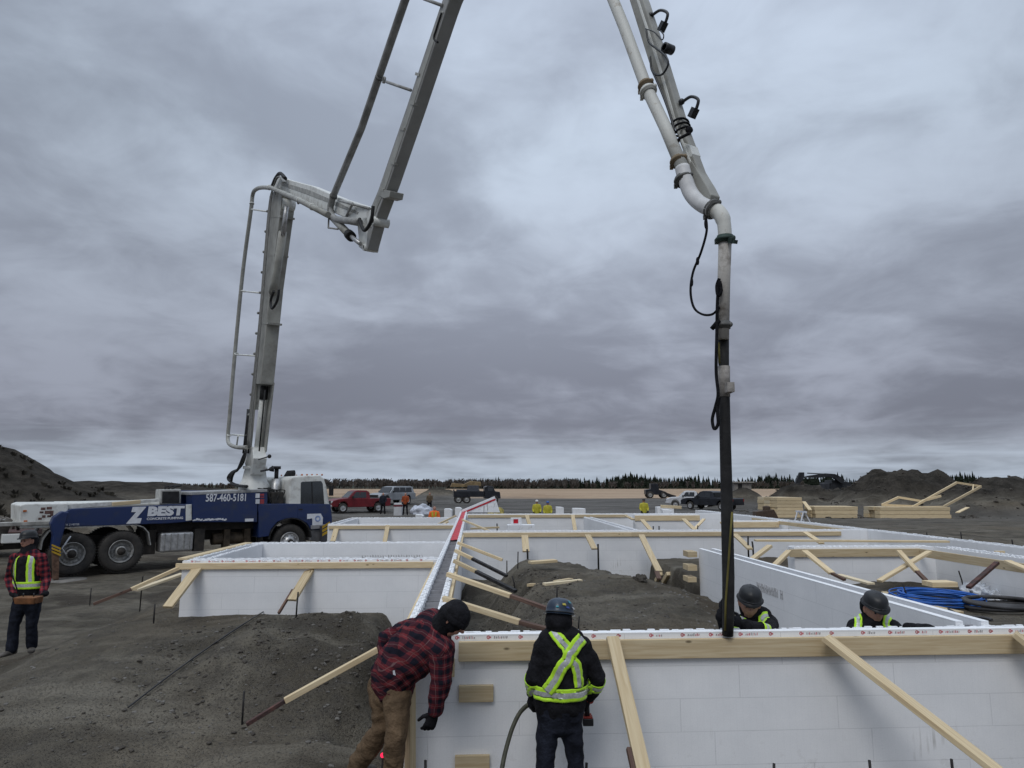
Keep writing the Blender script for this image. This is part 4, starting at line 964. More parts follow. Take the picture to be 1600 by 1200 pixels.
# grille box on top
g = tpoly('oil_cooler', [(250, 788), (251, 765), (283, 764), (283, 787)], .5, 1.1, mat('cooler_frame', (.42, .42, .40), .6), .02)
gp_ = tpoly('grille', [(253.5, 786), (254, 768), (280, 767.5), (280, 785.5)], .47, .52, BLACK, .0, g)
mb = MB()
for s in (.2, .5, .8): a = q(266, 764, .7); mb.tube([(a[0] - .2 + s * .3, .7, a[1] - .02), (a[0] - .25 + s * .5, .72, a[1] + .07), (a[0] + .1 + s * .3, .8, a[1] + .1)], .03, 8)
mb.build('hose_bundle', BLACK, g)
# big blue water box with the phone number
bb = tpoly('storage_box', [(300.5, 816), (300.5, 772.5), (402, 768.5), (402, 816)], -.05, .62, BLUE_P, .02)
tpoly('storage_box', [(402.5, 800), (402.5, 768.5), (418, 767.5), (418, 800)], -.02, .5, BLUE_P, .02)
tpoly('box_lid', [(299, 773.5), (299, 769), (418, 764.5), (418, 768.5)], -.06, 2.4, mat('lid_grey', (.33, .335, .34), .5), .01)
mb = MB(); rs = random.Random(2)
for i in range(26):
    px = 300 + i * 2.1 + rs.uniform(-1, 1); a = q(px, 813 + rs.uniform(-1.0, 1.0), -.054); mb.box((a[0], -.056 - .0004 * (i % 2), a[1]), (a[0] + rs.uniform(.045, .07), -.05, a[1] + rs.uniform(.02, .06)))
mb.build('scuffed_paint', TEXTW, bb)
mb = MB()
for (px, py, w_, h_) in ((399.5, 771, 6, 7), (399.5, 780, 6, 7), (383, 810.5, 13, 4)):
    mb = MB(); a = q(px, py, -.055); b_ = q(px + w_, py + h_, -.055); mb.box((a[0], -.057, b_[1]), (b_[0], -.05, a[1])); mb.build('sticker', TEXTW, bb)
mb = MB()
for (px, py, w_, h_) in ((406.5, 771.5, 6, 3), (406.5, 776, 6, 2), (406.5, 780, 6, 7)):
    a = q(px, py, -.025); b_ = q(px + w_, py + h_, -.025); mb.box((a[0], -.027, b_[1]), (b_[0], -.02, a[1]))
mb.build('sticker', mat('sticker_red', (.35, .05, .06), .6), truck)
def side_text(txt, px0, px1, py_base, py_top, y, name, parent=truck, bold=.0, m=TEXTW, shear=0):
    a = q(px0, py_base, y); b = q(px1, py_base - (px1 - px0) * .035, y); hgt = q((px0 + px1) / 2, py_top, y)[1] - q((px0 + px1) / 2, py_base, y)[1]
    size = hgt / .70
    M = Matrix.Translation((a[0], y, a[1])) @ Matrix.Rotation(PI / 2, 4, 'X')
    o = extrude_text(txt, size, .003, name, m, parent, M, bold, shear=shear)
    w = max(v.co.x for v in o.data.vertices); sx = (b[0] - a[0]) / w
    for v in o.data.vertices: v.co.x *= sx
    return o
side_text('587-460-5181', 321, 384, 783.5, 772, -.058, 'phone_number', bb, .006)
beam = [c for c in truck.children if c.name.startswith('side_beam')][0]
side_text('Z', 202, 227, 815.5, 794.5, -.046, 'letter_mark', beam, .05, shear=.25)
side_text('BEST', 230, 288, 805.5, 792.5, -.046, 'company_name', beam, .022, shear=.05)
side_text('CONCRETE PUMPING', 229, 286, 812.5, 809, -.046, 'company_line', beam, .003)
side_text('36 Z-METER', 102, 124, 821.5, 818.5, -.046, 'small_lettering', beam, .0)
# under deck boxes, tank
tk = q(252, 833); tk2 = q(302, 861); mb = MB()
mb.box((tk[0], .05, tk2[1]), (tk2[0], .6, tk[1])); tb = mb.build('fuel_tank', ALU, truck, .06)
mb = MB()
for f in (.12, .3, .5, .7, .88): s = tk[0] + (tk2[0] - tk[0]) * f; mb.box((s, .035, tk2[1] + .04), (s + .03, .06, tk[1] - .04))
mb.build('tank_strap', CHROME, tb)
tbox('tool_box', tk2[0] + .04, tk2[0] + .34, .1, .7, tk2[1] - .02, tk[1] + .08, CHASSIS)
tbox('tool_box', tk[0] - .5, tk[0] - .06, .3, .9, tk2[1] - .05, tk[1] + .1, CHASSIS)
tbox('under_tray', .8, SF - .7, .45, 2.05, 1.05, 1.36, CHASSIS)
a = q(336, 833, .3); b_ = q(394, 850, .3); mb = MB(); mb.tube([(a[0], .6, (a[1] + b_[1]) / 2), (b_[0], .6, (a[1] + b_[1]) / 2)], (a[1] - b_[1]) / 2.1, 14)
mb.box((a[0] + .3, .35, b_[1] - .12), (a[0] + .5, .6, a[1] + .1)); mb.box((b_[0] - .25, .35, b_[1] - .16), (b_[0] - .05, .6, a[1] + .1))
mb.build('transfer_gearbox', mat('greasy_brown', (.10, .075, .05), .7, .1, .3, 6, .3), truck, .01)
# --- cab
Zc = [q(460, y_)[1] for y_ in (743, 790, 835)]
cabw = 2.4
ch = [(452, 795), (452, 750), (457, 744.5), (500, 742), (507, 748), (512, 768), (516.5, 795)]
cab = tpoly('cab', ch, .0, cabw, WHITE_P, .05)
low = tpoly('cab_lower', [(404, 797), (404, 787.5), (453, 787), (516.5, 787.5), (519, 808), (519, 826), (486, 828), (480, 818), (468, 811), (446, 810.5), (433, 816), (424, 827), (420, 838), (404, 840)], -.03, 2.43, BLUE_P, .02)
# wheel arch lip
a0 = SF; zc = R_T; mb = strip_along([(a0 - .72 * math.cos(t), zc + .05 + .72 * math.sin(t)) for t in np.linspace(.1, PI - .1, 13)][::1], -.06, .45, .04); mb.build('wheel_arch', BLACK, truck)
win = tpoly('door_window', [(469.5, 788), (470, 754), (473, 752.5), (502, 751.5), (504.5, 756), (507, 787.5)], -.012, .05, GLASS, .01, cab)
tpoly('window_divider', [(487.5, 788), (486.5, 752.5), (488, 752.5), (489.2, 788)], -.018, .02, BLACK, .0, win)
dr = tpoly('door', [(464.5, 807), (465, 749.5), (468, 748), (505.5, 747), (510, 760), (513, 790), (513, 806)], -.006, .02, WHITE_P, .004, cab)
tpoly('door_panel', [(465, 809), (465, 790), (513.5, 790), (514.5, 808)], -.038, 0, BLUE_P, .006, cab)
tpoly('windscreen', [(509.2, 787), (505, 754), (507.3, 751), (514.5, 787)], .18, cabw - .2, GLASS, .01, cab)
tpoly('door_handle', [(467, 797), (467, 795), (473, 795), (473, 797)], -.06, -.02, BLACK, .004, dr)
mb = MB()
for k in range(5): a = q(470 + k * 8, 742, .4); mb.ball((a[0], .3 + k * .01, a[1]), .035, 8, 6); mb.ball((a[0], 2.1, a[1]), .03, 8, 6)
mb.build('roof_light', mat('amber', (.45, .12, .02)), cab)
mb = MB(); a = q(516, 762, -.15); mb.box((a[0], -.25, a[1] - .28), (a[0] + .08, -.05, a[1] + .06)); mb.tube([(a[0] + .04, -.15, a[1]), (a[0] - .05, .05, a[1] + .12)], .015, 6); mb.build('mirror', BLACK, cab, .0)
# emblem: white roundel with blue figure
mb = MB(); a = q(480, 803, -.036); b_ = q(504, 820, -.036); cx_, cz_ = (a[0] + b_[0]) / 2, (a[1] + b_[1]) / 2
w2 = (b_[0] - a[0]) / 2; h2 = (a[1] - b_[1]) / 2
mb.prism([(cx_ - w2, -.042, cz_ + h2), (cx_ + w2 * .7, -.042, cz_ + h2), (cx_ + w2, -.042, cz_ + h2 * .3), (cx_ + w2, -.042, cz_ - h2), (cx_ - w2 * .3, -.042, cz_ - h2), (cx_ - w2 * .35, -.042, cz_ + h2 * .2), (cx_ - w2, -.042, cz_ + h2 * .1)], (0, .006, 0))
em = mb.build('emblem', TEXTW, truck); mb = MB(); mb.lathe((cx_ + w2 * .35, -.044, cz_ + .02), (0, -1, 0), [(0, h2 * .55), (.003, h2 * .5), (.003, h2 * .3), (0, h2 * .28)], 16); mb.build('emblem_ring', mat('pale_blue', (.25, .33, .55), .6), em)
tpoly('bumper', [(486, 828), (519, 826), (520, 838), (500, 846), (484, 845)], .0, 2.4, mat('bumper_grey', (.13, .13, .135), .6), .02)
tpoly('step', [(486, 821), (518, 818.5), (519, 824.5), (486, 827)], -.05, .1, mat('step_grey', (.30, .30, .31), .5), .01)
# front outrigger leg with hazard chevrons
f = tpoly('outrigger_foot', [(503, 850), (503, 822), (516, 821), (516, 850)], -.25, -.07, mat('outrigger_dark', (.05, .05, .06), .6), .01)
mb = MB()
for k in range(3):
    a = q(503.5, 838 - k * 6, -.255); b_ = q(515.5, 831 - k * 6, -.255); d_ = .09; mb.prism([(a[0], -.256, a[1]), (b_[0], -.256, b_[1]), (b_[0], -.256, b_[1] + d_), (a[0], -.256, a[1] + d_)], (0, .006, 0))
mb.build('hazard_stripe', mat('hazard_yellow', (.45, .28, .02), .6), f)
# rear outrigger: blue arm folded down, post, pad
arm = tpoly('outrigger_arm', [(79, 818), (84, 808), (97, 799), (108, 800), (104, 816), (96, 845), (92, 861), (80, 861), (83, 838)], -.55, -.2, BLUE_P, .03)
post = tpoly('outrigger_post', [(83.5, 906), (82, 858), (93, 858), (92, 906)], -.5, -.25, mat('post_brown', (.13, .075, .05), .8, 0, .3, 8), .01, arm)
mb = MB()
for k in range(3):
    a = q(80.5, 863 - k * 5, -.56); b_ = q(95, 869 - k * 5, -.56); mb.prism([(a[0], -.56, a[1]), (b_[0], -.56, b_[1]), (b_[0], -.56, b_[1] + .05), (a[0], -.56, a[1] + .05)], (0, .006, 0))
mb.build('hazard_stripe', mat('hazard_yellow', (.45, .28, .02)), arm)
a = q(88, 906, -.38); mb = MB(); mb.lathe((a[0] + .2, -.38, a[1] - .08), (0, 0, 1), [(-.03, .50), (.03, .52), (.08, .50), (.08, .0)], 30); mb.build('outrigger_pad', mat('pad_grey', (.19, .18, .165), .9, 0, .2, 6), arm)
mb = MB(); a = q(103, 862, -.3); b_ = q(120, 843, -.3); mb.tube([(q(103, 866, -.3)[0], -.3, q(103, 866, -.3)[1]), (a[0] - .1, -.3, a[1] + .1), (b_[0] - .15, -.3, b_[1] + .1)], .02, 8); mb.build('air_hose', TEXTW, arm)
# exhaust, air intake
a = q(430.5, 770, .7); mb = MB()
zb_ = q(430, 789, .7)[1]; zm_ = q(430, 748, .7)[1]; zt_ = q(430, 733, .7)[1]
mb.tube([(a[0], .7, zb_), (a[0], .7, zm_)], .15, 18); ex = mb.build('exhaust_stack', ALU, truck)
mb = MB(); mb.tube([(a[0], .7, zm_), (a[0], .7, zt_ + .02)], .07, 12); mb.tube([(a[0], .7, zt_), (a[0], .7, zt_ + .10)], .14, 14); mb.build('exhaust_cap', BLACK, ex)
a = q(446, 780, .9); zt_ = q(446, 745, .9)[1]; mb = MB(); mb.tube([(a[0], .9, a[1] - .3), (a[0], .9, zt_), (a[0] + .06, .9, zt_ + .12), (a[0] + .28, .9, zt_ + .13)], .11, 14); mb.build('air_intake', BLACK, truck)
tbox('cab_back_clutter', SF - .62, SF - .2, .2, 2.2, 1.2, 2.25, CHASSIS, .03)
mb = MB(); rs = random.Random(8)
for i in range(14):
    s = SF - .7 + rs.uniform(0, .5); y = rs.uniform(.1, .6); mb.tube([(s, y, 1.2), (s + rs.uniform(-.1, .1), y + .05, 1.7), (s + rs.uniform(-.15, .15), y, 2.3), (s - .3, 1.0, 2.4)], .02, 6)
mb.build('cable_bundle', BLACK, truck)
# the far side of the deck
tbox('far_storage_box', 1.7, 4.0, 1.9, 2.5, 1.5, 2.3, BLUE_P, .02); tbox('far_side_beam', -1.5, 1.6, 2.15, 2.5, 1.5, 1.9, BLUE_P, .02)
tbox('deck_tank', -1.6, 1.3, .6, 2.0, 1.5, 2.0, WHITE_P, .1)
# --- turret and boom: everything from here on in one vertical plane from the turret to the hose end
TC = on_plane(398, 745, TA + T_N * 1.25, T_N)          # on the truck's centre line
HE = bl(1.0, 1.0); _w = onz(1137, 991, 1.40); HE = V(_w.x, _w.y, 0)
B_D = V(HE.x - TC.x, HE.y - TC.y, 0).normalized(); B_N = V(-B_D.y, B_D.x, 0)
if B_N.y < 0: B_N = -B_N
def bp(px, py, off=0.0): return on_plane(px, py, V(TC.x, TC.y, 0) + B_N * off, B_N)
TINV = truck.matrix_basis.inverted()
def wparent(o, t=truck):
    o.parent = t; M = TINV
    p = t
    o.matrix_parent_inverse = TINV; return o
def wsub(o, part):           # sub-part: its parent is a part whose world matrix is the identity
    o.parent = part; return o
def bprism(name, pts, hd, m, off=0.0, parent=None, bevel=.02):
    mb = MB(); P = [bp(px, py, off - hd) for px, py in pts]; mb.prism(P, B_N * 2 * hd); o = mb.build(name, m, None, bevel)
    return wsub(o, parent) if parent else wparent(o)
def btube(name, pts, r, m, off=0.0, parent=None, seg=14):
    mb = MB(); mb.tube([bp(px, py, off) for px, py in pts], r, seg); o = mb.build(name, m)
    return wsub(o, parent) if parent else wparent(o)
def smoothpath(pts, n=6):
    out = []
    P = [V(*p, 0) if len(p) == 2 else V(*p) for p in pts]
    for i in range(len(P) - 1):
        p0 = P[max(i - 1, 0)]; p1 = P[i]; p2 = P[i + 1]; p3 = P[min(i + 2, len(P) - 1)]
        for k in range(n):
            t = k / n; out.append(.5 * ((2 * p1) + (p2 - p0) * t + (2 * p0 - 5 * p1 + 4 * p2 - p3) * t * t + (3 * p1 - p0 - 3 * p2 + p3) * t ** 3))
    out.append(P[-1]); return [(p.x, p.y) for p in out]
# pedestal
mb = MB(); zb = 1.4 + TG; c = V(TC.x, TC.y, 0); h1 = bp(398, 752).z; h2 = bp(398, 733).z; h3 = bp(395, 716).z
mb.lathe(c, (0, 0, 1), [(zb, .62), (zb + .5, .55), (h1 - .1, .50), (h1, .42), (h2, .34), (h2, .40), (h2 + .1, .40), (h2 + .1, .2), (h3, .2)], 28)
tur = wparent(mb.build('turret', WHITE_P))
bprism('turret_fork', [(386, 742), (382, 722), (380, 708), (384, 698), (394, 698), (396, 716), (392, 742)], .22, WHITE_P, 0, None, .03)
mb = MB(); A = bp(380, 722, -.5); 
for k in range(5):
    o_ = -.3 - .06 * k; mb.tube([bp(x, y, o_) for x, y in smoothpath([(386, 760), (368 - k, 757), (356 + 1.5 * k, 748), (362 + k, 738), (372, 733), (380, 722 - k * 2), (384, 706)])], .045, 8)
wparent(mb.build('hydraulic_hose', BLACK))
mb = MB(); mb.tube([bp(408, 736, -.3), bp(424, 733, -.4)], .03, 8); mb.lathe(bp(424, 733, -.4), (1, 0, .2), [(-.05, .05), (.05, .09), (.06, 0)], 12); mb.tube([bp(404, 718, -.3), bp(421, 713, -.35)], .02, 8); mb.ball(bp(421, 713, -.35), .06, 10, 6); wparent(mb.build('work_lamp', BLACK))
# section 1: mast
m1 = bprism('boom_section', [(394.5, 600), (399, 560), (409, 450), (417, 360), (421, 306), (430, 296), (441, 300), (438, 330), (432, 374), (422, 450), (411, 560), (407, 600)], .215, GREY_P)
bprism('side_plate', [(392, 640), (404, 520), (412, 440), (419, 350), (423, 320), (427, 322), (423, 360), (417, 440), (409, 520), (398, 640)], .175, WHITE_P, 0, m1, .01)
bprism('warning_sticker', [(400.5, 553), (401.2, 545), (412, 545), (411.5, 553)], .164, mat('brown_decal', (.13, .07, .06)), 0, m1, 0)
mb = MB()
for i in range(12):
    s = i / 11; px = 387 + 32 * s; py = 680 - 350 * s; mb.ball(bp(px - 1, py, -.27), .05, 8, 5)
for i in range(5):
    mb.tube([bp(x, y, -.28 - .02 * i) for x, y in smoothpath([(386 + i, 700), (394 + i, 610), (405 + i * .8, 500), (413 + i * .8, 400), (421 + i * .6, 315), (430, 286 - i), (437, 276), (447 - i, 285)], 4)], .022, 6)
wsub(mb.build('hydraulic_line', mat('line_grey', (.22, .22, .21), .6)), m1)
bprism('side_plate', [(381, 706), (387, 655), (394.5, 600), (400, 600), (396, 650), (391, 706)], .02, GREY_P, -.195, m1, .0)
bprism('side_plate', [(405, 706), (411, 655), (418, 600), (427, 600), (421, 650), (415, 706)], .02, GREY_P, .195, m1, .0)
cyl = btube('hydraulic_cylinder', [(401, 716), (412, 618)], .12, WHITE_P, .0)
cyl2 = MB(); cyl2.tube([bp(411.5, 624, .0), bp(413.5, 603, .0)], .135, 12); wsub(cyl2.build('cylinder_head', BLACK), cyl)
mb = MB(); mb.tube([bp(405, 705, -.12), bp(414, 610, -.12)], .025, 8); wsub(mb.build('cylinder_line', BLACK), cyl)
cyl = btube('hydraulic_cylinder', [(426, 458), (430, 440), (442, 362)], .13, GREY_P, -.12)
mb = MB(); mb.tube([bp(442, 368, -.12), bp(448, 322, -.12)], .07, 12); wsub(mb.build('piston_rod', ALU), cyl)
mb = MB(); mb.tube([bp(x, y, -.36) for x, y in smoothpath([(436, 452), (433, 470), (425, 482), (423, 470), (428, 455)])], .04, 8); wsub(mb.build('cylinder_line', BLACK), cyl)
mb = MB(); mb.lathe(bp(440, 318, -.2), B_N, [(0, .14), (.02, .18), (.4, .18), (.42, .14), (.42, 0)], 24); mb.lathe(bp(431, 300, -.24), B_N, [(0, .1), (0, .16), (.48, .16), (.5, 0)], 20); wsub(mb.build('hinge_pin', WHITE_P), m1)
mb = MB()
for k, (x0, x1) in enumerate(((384, 387), (388, 391), (380, 384))): mb.tube([bp(x0, 708, -.28), bp(x1 - 2, 690, -.3), bp(x1 + 2, 655, -.26), bp(x1 + 3, 640, -.22)], .035, 8)
wsub(mb.build('base_hose', BLACK), m1)
for (y_, x_, w_) in ((598, 394.6, 12.5), (505, 405.5, 13), (398, 414.5, 14), (338, 419, 19)):
    bprism('weld_band', [(x_, y_ + 1.6), (x_ + .4, y_ - 1.6), (x_ + w_ + .4, y_ - 1.6), (x_ + w_, y_ + 1.6)], .224, GREY_P, 0, m1, .0)
# section 2: short white link
m2 = bprism('boom_section', [(428, 292), (434, 274), (444, 279), (486, 290), (531, 309), (571, 322), (584, 332), (581, 356), (566, 352), (520, 332), (470, 314), (436, 303)], .12, WHITE_P)
bprism('side_plate', [(440, 284), (484, 297), (528, 316), (560, 331), (558, 335), (526, 322), (480, 304), (440, 290)], .13, mat('plate_grey', (.34, .34, .32), .6), 0, m2, .01)
mb = MB(); mb.tube([bp(x, y, -.24) for x, y in smoothpath([(425, 292), (431, 278), (438, 271), (446, 279)])], .06, 8); mb.tube([bp(x, y, -.18) for x, y in smoothpath([(466, 318), (462, 308), (470, 316)])], .03, 8); wsub(mb.build('hydraulic_line', BLACK), m2)
k2 = bprism('knee_link', [(558, 352), (566, 340), (574, 338), (575, 352), (572, 388), (568, 392), (560, 386), (560, 372)], .12, WHITE_P)
cyl = btube('hydraulic_cylinder', [(518, 338), (545, 366)], .085, GREY_P, -.2)
mb = MB(); mb.tube([bp(545, 366, -.2), bp(549, 370, -.2)], .11, 12); wsub(mb.build('cylinder_head', BLACK), cyl)
mb = MB(); mb.tube([bp(548, 369, -.2), bp(563, 381, -.2)], .045, 10); wsub(mb.build('piston_rod', ALU), cyl)
# section 3: long grey box rising out of the picture, tapering; and section 4 coming down
AP3 = (849, -335)
m3 = bprism('boom_section', [(566, 386), (572, 350), (580, 322), (591, 296), (634, 170), (684, 20), (691, 0), (826, -372), (850, -352), (702, 0), (695, 20), (648, 165), (608, 285), (596, 318), (586, 345), (574, 390)], .115, mat('boom_under', (.30, .30, .29), .55, 0, .08, 2))
mb = MB()
for (x, y) in ((608, 300), (640, 205), (664, 120), (656, 165), (625, 258)): mb.beam(bp(x - 12, y - 4, -.10), bp(x - 6, y - 2, -.10), .08, .05)
wsub(mb.build('hose_clamp', GREY_P), m3)
bprism('side_plate', [(574, 352), (584, 318), (594, 292), (638, 166), (688, 16), (693, 18), (643, 172), (600, 300), (590, 322), (579, 356)], .125, GREY_P, 0, m3, .01)
bprism('hinge_bracket', [(594, 296), (610, 298), (608, 308), (600, 310), (591, 306)], .135, GREY_P, 0, m3, .01)
mb = MB(); mb.lathe(bp(583, 345, -.15), B_N, [(0, .05), (0, .09), (.32, .09), (.32, 0)], 20); mb.lathe(bp(568, 386, -.15), B_N, [(0, .04), (0, .07), (.30, .07), (.30, 0)], 18); wsub(mb.build('hinge_pin', WHITE_P), m3)
mb = MB(); mb.tube([bp(x, y, -.25) for x, y in smoothpath([(583, 322), (580, 345), (570, 360), (564, 350), (562, 342)])], .035, 8); mb.tube([bp(x, y, -.21) for x, y in smoothpath([(690, 20), (682, 45), (678, 60), (684, 66)])], .018, 6); wsub(mb.build('hydraulic_line', BLACK), m3)
m4 = bprism('boom_section', [(983, 0), (838, -352), (856, -376), (1005, 0), (1037, 100), (1067, 200), (1092, 268), (1107, 298), (1098, 306), (1078, 268), (1045, 175), (1013, 96)], .048, GREY_P, 0, None, .012)
bprism('side_plate', [(994, 0), (998, 0), (1031, 100), (1059, 200), (1085, 266), (1081, 266), (1055, 200), (1026, 100)], .053, WHITE_P, 0, m4, .006)
bprism('tip_bracket', [(1074, 262), (1080, 250), (1104, 290), (1111, 304), (1108, 314), (1094, 312)], .055, GREY_P, 0, m4, .008)
mb = MB()
for (x, y) in ((1018, 22), (1066, 157)):
    b0 = bp(x - 1, y + 2, 0); mb.ball(b0, .03, 10, 6)
    mb.tube([bp(xx, yy, 0) for xx, yy in smoothpath([(x + 2, y + 1), (x + 14, y - 6), (x + 25, y - 1), (x + 22, y + 13)])], .014, 8)
    mb.beam(bp(x + 21, y + 12), bp(x + 14, y + 27), .05, .06, up=B_N)
    wsub(mb.build('work_lamp', PLASTIC_BLK), m4); mb = MB()
mb = MB(); mb.lathe(bp(1044, 76, -.02), B_N, [(-.05, .03), (-.05, .045), (.05, .045), (.05, 0)], 16); mb.tube([bp(1036, 82), bp(1044, 76)], .02, 6)
mb.tube([bp(x, y, -.1) for x, y in smoothpath([(1010, 48), (1014, 66), (1026, 76), (1040, 88), (1044, 100), (1036, 115), (1026, 117), (1018, 108), (1016, 88)])], .010, 8)
mb.tube([bp(x, y, -.1) for x, y in smoothpath([(1018, 108), (1028, 130), (1040, 160), (1050, 190), (1054, 205)])], .011, 8)
mb.tube([bp(x, y, -.1) for x, y in smoothpath([(1008, 45), (1022, 50), (1034, 62), (1037, 55), (1032, 48)])], .006, 6)
wsub(mb.build('cable', PLASTIC_BLK), m4)
mb = MB()
for k in range(3):
    c0 = bp(1062 + k * 2, 196 + k * 6, 0); ax = (bp(1080, 235) - bp(1052, 150)).normalized(); mb.lathe(c0, ax + B_N * (.15 * (k - 1)), [(-.006, .075), (-.006, .09), (.007, .09), (.007, .075), (-.006, .075)], 20)
mb.ball(bp(1077, 203, .0), .035, 8, 6, (1, .7, 1)); mb.tube([bp(1078, 208, -.1), bp(1062, 216, -.12), bp(1058, 224, -.12)], .015, 6); wsub(mb.build('rope_wrap', CLOTH_BLK), m4)
bprism('patch_plate', [(1066, 222), (1077, 226), (1082, 240), (1080, 246), (1067, 240)], .050, WHITE_P, 0, m4, .004)
# --- pipeline
OFF = -.36
p1 = btube('delivery_pipe', smoothpath([(386, 699), (372, 699), (360, 695), (356, 686), (358, 660)], 5) + smoothpath([(362, 610), (370, 520), (380, 420), (392, 330), (395, 304), (400, 296), (410, 293), (425, 294)], 5) + [(470, 314), (513, 336)], .074, GREY_P, OFF)
def clamp(c, ax, r, parent, m=CHROME, n='pipe_clamp', lever=True):
    mb = MB(); ax = Vector(ax).normalized(); mb.lathe(c, ax, [(-.03, r - .004), (-.03, r + .006), (-.012, r + .008), (-.010, r + .018), (.010, r + .018), (.012, r + .008), (.03, r + .006), (.03, r - .004)], 24)
    e = ax.orthogonal().normalized()
    if abs(e.dot(B_N)) > .5: e = ax.cross(e)
    if lever: mb.box(tuple(Vector(c) + e * (r + .015) - V(.012, .012, .02)), tuple(Vector(c) + e * (r + .02) + V(.02, .02, .02))); mb.ball(Vector(c) - e * (r + .012), .02, 8, 5)
    return wsub(mb.build(n, m), parent)
for (x, y, x2, y2) in ((358, 680, 360, 660), (370, 553, 372, 540), (380, 455, 381, 440), (393.5, 318, 394, 305), (421, 293, 430, 298), (468, 313, 480, 318), (488, 323, 500, 329)):
    c0 = bp(x, y, OFF); clamp(c0, bp(x2, y2, OFF) - c0, .075, p1, WHITE_P, lever=False)
mb = MB()
for (a_, b_) in (((393, 327), (421, 331)), ((380, 455), (409, 458)), ((369, 554), (400, 556)), ((363, 679), (385, 681)), ((372, 681), (370, 695))):
    mb.tube([bp(*a_, OFF), bp(*b_, -.20)], .03, 8); wsub(mb.build('pipe_strut', WHITE_P), p1); mb = MB()
p3 = btube('delivery_pipe', [(562, 348), (545, 345), (526, 343)] + smoothpath([(519, 338), (516, 326), (520, 308)], 5)[:-1] + [(520, 308), (565, 200), (633, 0), (752, -352)], .076, mat('pipe_grey', (.27, .27, .26), .5, 0, .15, 4, .1), -.24)
for (x, y) in ((593, 121), (521, 306), (517, 330)):
    c0 = bp(x, y, -.24); clamp(c0, bp(x + 20, y - 56, -.24) - c0, .072, p3, mat('clamp_dark', (.12, .12, .115), .6, .3))
mb = MB()
for (a_, b_) in (((604, 128), (642, 141)), ((662, -2), (692, 9)), ((532, 314), (578, 326)), ((551, 318), (540, 340)), ((552, 345), (563, 350))):
    mb.tube([bp(*a_, -.24), bp(*b_, -.12)], .028, 8); wsub(mb.build('pipe_strut', mat('strut_grey', (.3, .3, .29), .6)), p3); mb = MB()
mb.lathe(bp(600, 125, -.24), B_N, [(-.02, .05), (-.02, .065), (.02, .065), (.02, .05), (-.02, .05)], 16)
mb.tube([bp(514, 336, -.3), bp(513, 356, -.3), bp(528, 358, -.3)], .022, 6)
wsub(mb.build('pipe_strut', mat('strut_grey', (.3, .3, .29), .6)), p3)
PAINT_CHIP = mat('chipped_pipe', (.58, .58, .54), .55, 0, .1, 9, .1, 30, col2=(.33, .29, .23), lo=.3, hi=.42)
p4 = btube('delivery_pipe', [(808, -352), (958, 0), (975, 42), (1010, 137), (1040, 200), (1066, 262)], .056, PAINT_CHIP, -.14)
e1 = btube('pipe_elbow', smoothpath([(1066, 262), (1072, 284), (1080, 303), (1094, 318), (1112, 327)], 5), .064, mat('elbow_white', (.60, .60, .60), .5, 0, .08, 6, .05), -.14)
e2 = btube('pipe_elbow', smoothpath([(1112, 327), (1124, 333), (1131, 348), (1133, 376)], 5), [.064] * 5 + [.060] * 5 + [.054] * 6, PAINT_CHIP, -.10)
p5 = btube('delivery_pipe', [(1133, 376), (1131, 440), (1130, 530)], [.052, .050, .046], mat('scuffed_pipe', (.42, .40, .37), .7, 0, .2, 9, .2, 30, col2=(.15, .13, .11), lo=.3, hi=.5), -.10)
DK = mat('clamp_dark', (.12, .12, .115)); GRN = mat('clamp_green', (.035, .06, .05), .6, .2)
for (x, y, x2, y2, par, m, off, r) in ((1013, 143, 1025, 170, p4, PAINT_CHIP, -.14, .064), (1009, 134, 1021, 160, p4, mat('rust_band', (.25, .19, .12), .8), -.14, .058), (1060, 252, 1070, 276, p4, mat('rust_band', (.25, .19, .12)), -.14, .058), (1068, 281, 1074, 296, e1, DK, -.14, .066), (1113, 327, 1124, 333, e1, DK, -.12, .066), (1133, 374, 1133, 390, e2, GRN, -.10, .058), (1130, 508, 1130, 520, p5, DK, -.10, .050)):
    c0 = bp(x, y, off); clamp(c0, bp(x2, y2, off) - c0, r, par, m)
mb = MB()
for (x, y) in ((1150, 377), (1146, 374)): mb.beam(bp(1140, y, -.12), bp(x, y + 1, -.14), .03, .03)
wsub(mb.build('clamp_lever', GRN), e2)
h1_ = btube('rubber_hose', [(1130, 528), (1131, 575), (1132, 620), (1133, 680), (1136, 800), (1138, 900), (1138, 960), (1137, 993)], [.046, .041, .042, .044, .047, .047, .045, .042], BLACK, -.06)
mb = MB(); mb.tube([bp(1131, 572, -.06), bp(1131.5, 620, -.06)], .047, 16); mb.box(tuple(bp(1137, 612, -.13)), tuple(bp(1141, 600, -.03))); wsub(mb.build('tape_wrap', mat('tape_grey', (.30, .28, .26), .8, 0, .25, 12, .3, 40)), h1_)
mb = MB(); mb.tube([bp(1144, 800, -.10), bp(1141, 840, -.108), bp(1134, 940, -.106), bp(1133, 985, -.104)], .008, 6); wsub(mb.build('yellow_strap', mat('dull_yellow', (.14, .12, .03), .8)), h1_); mb = MB(); mb.tube([bp(1123, 535, -.125), bp(1124, 568, -.125)], .009, 6); wsub(mb.build('yellow_strap', mat('dull_yellow', (.14, .12, .03), .8)), h1_)
mb = MB(); mb.tube([bp(x, y, -.16) for x, y in smoothpath([(1103, 340), (1104, 362), (1095, 395), (1083, 425), (1079, 455), (1084, 480), (1097, 491), (1113, 491), (1124, 480)])], .010, 6)
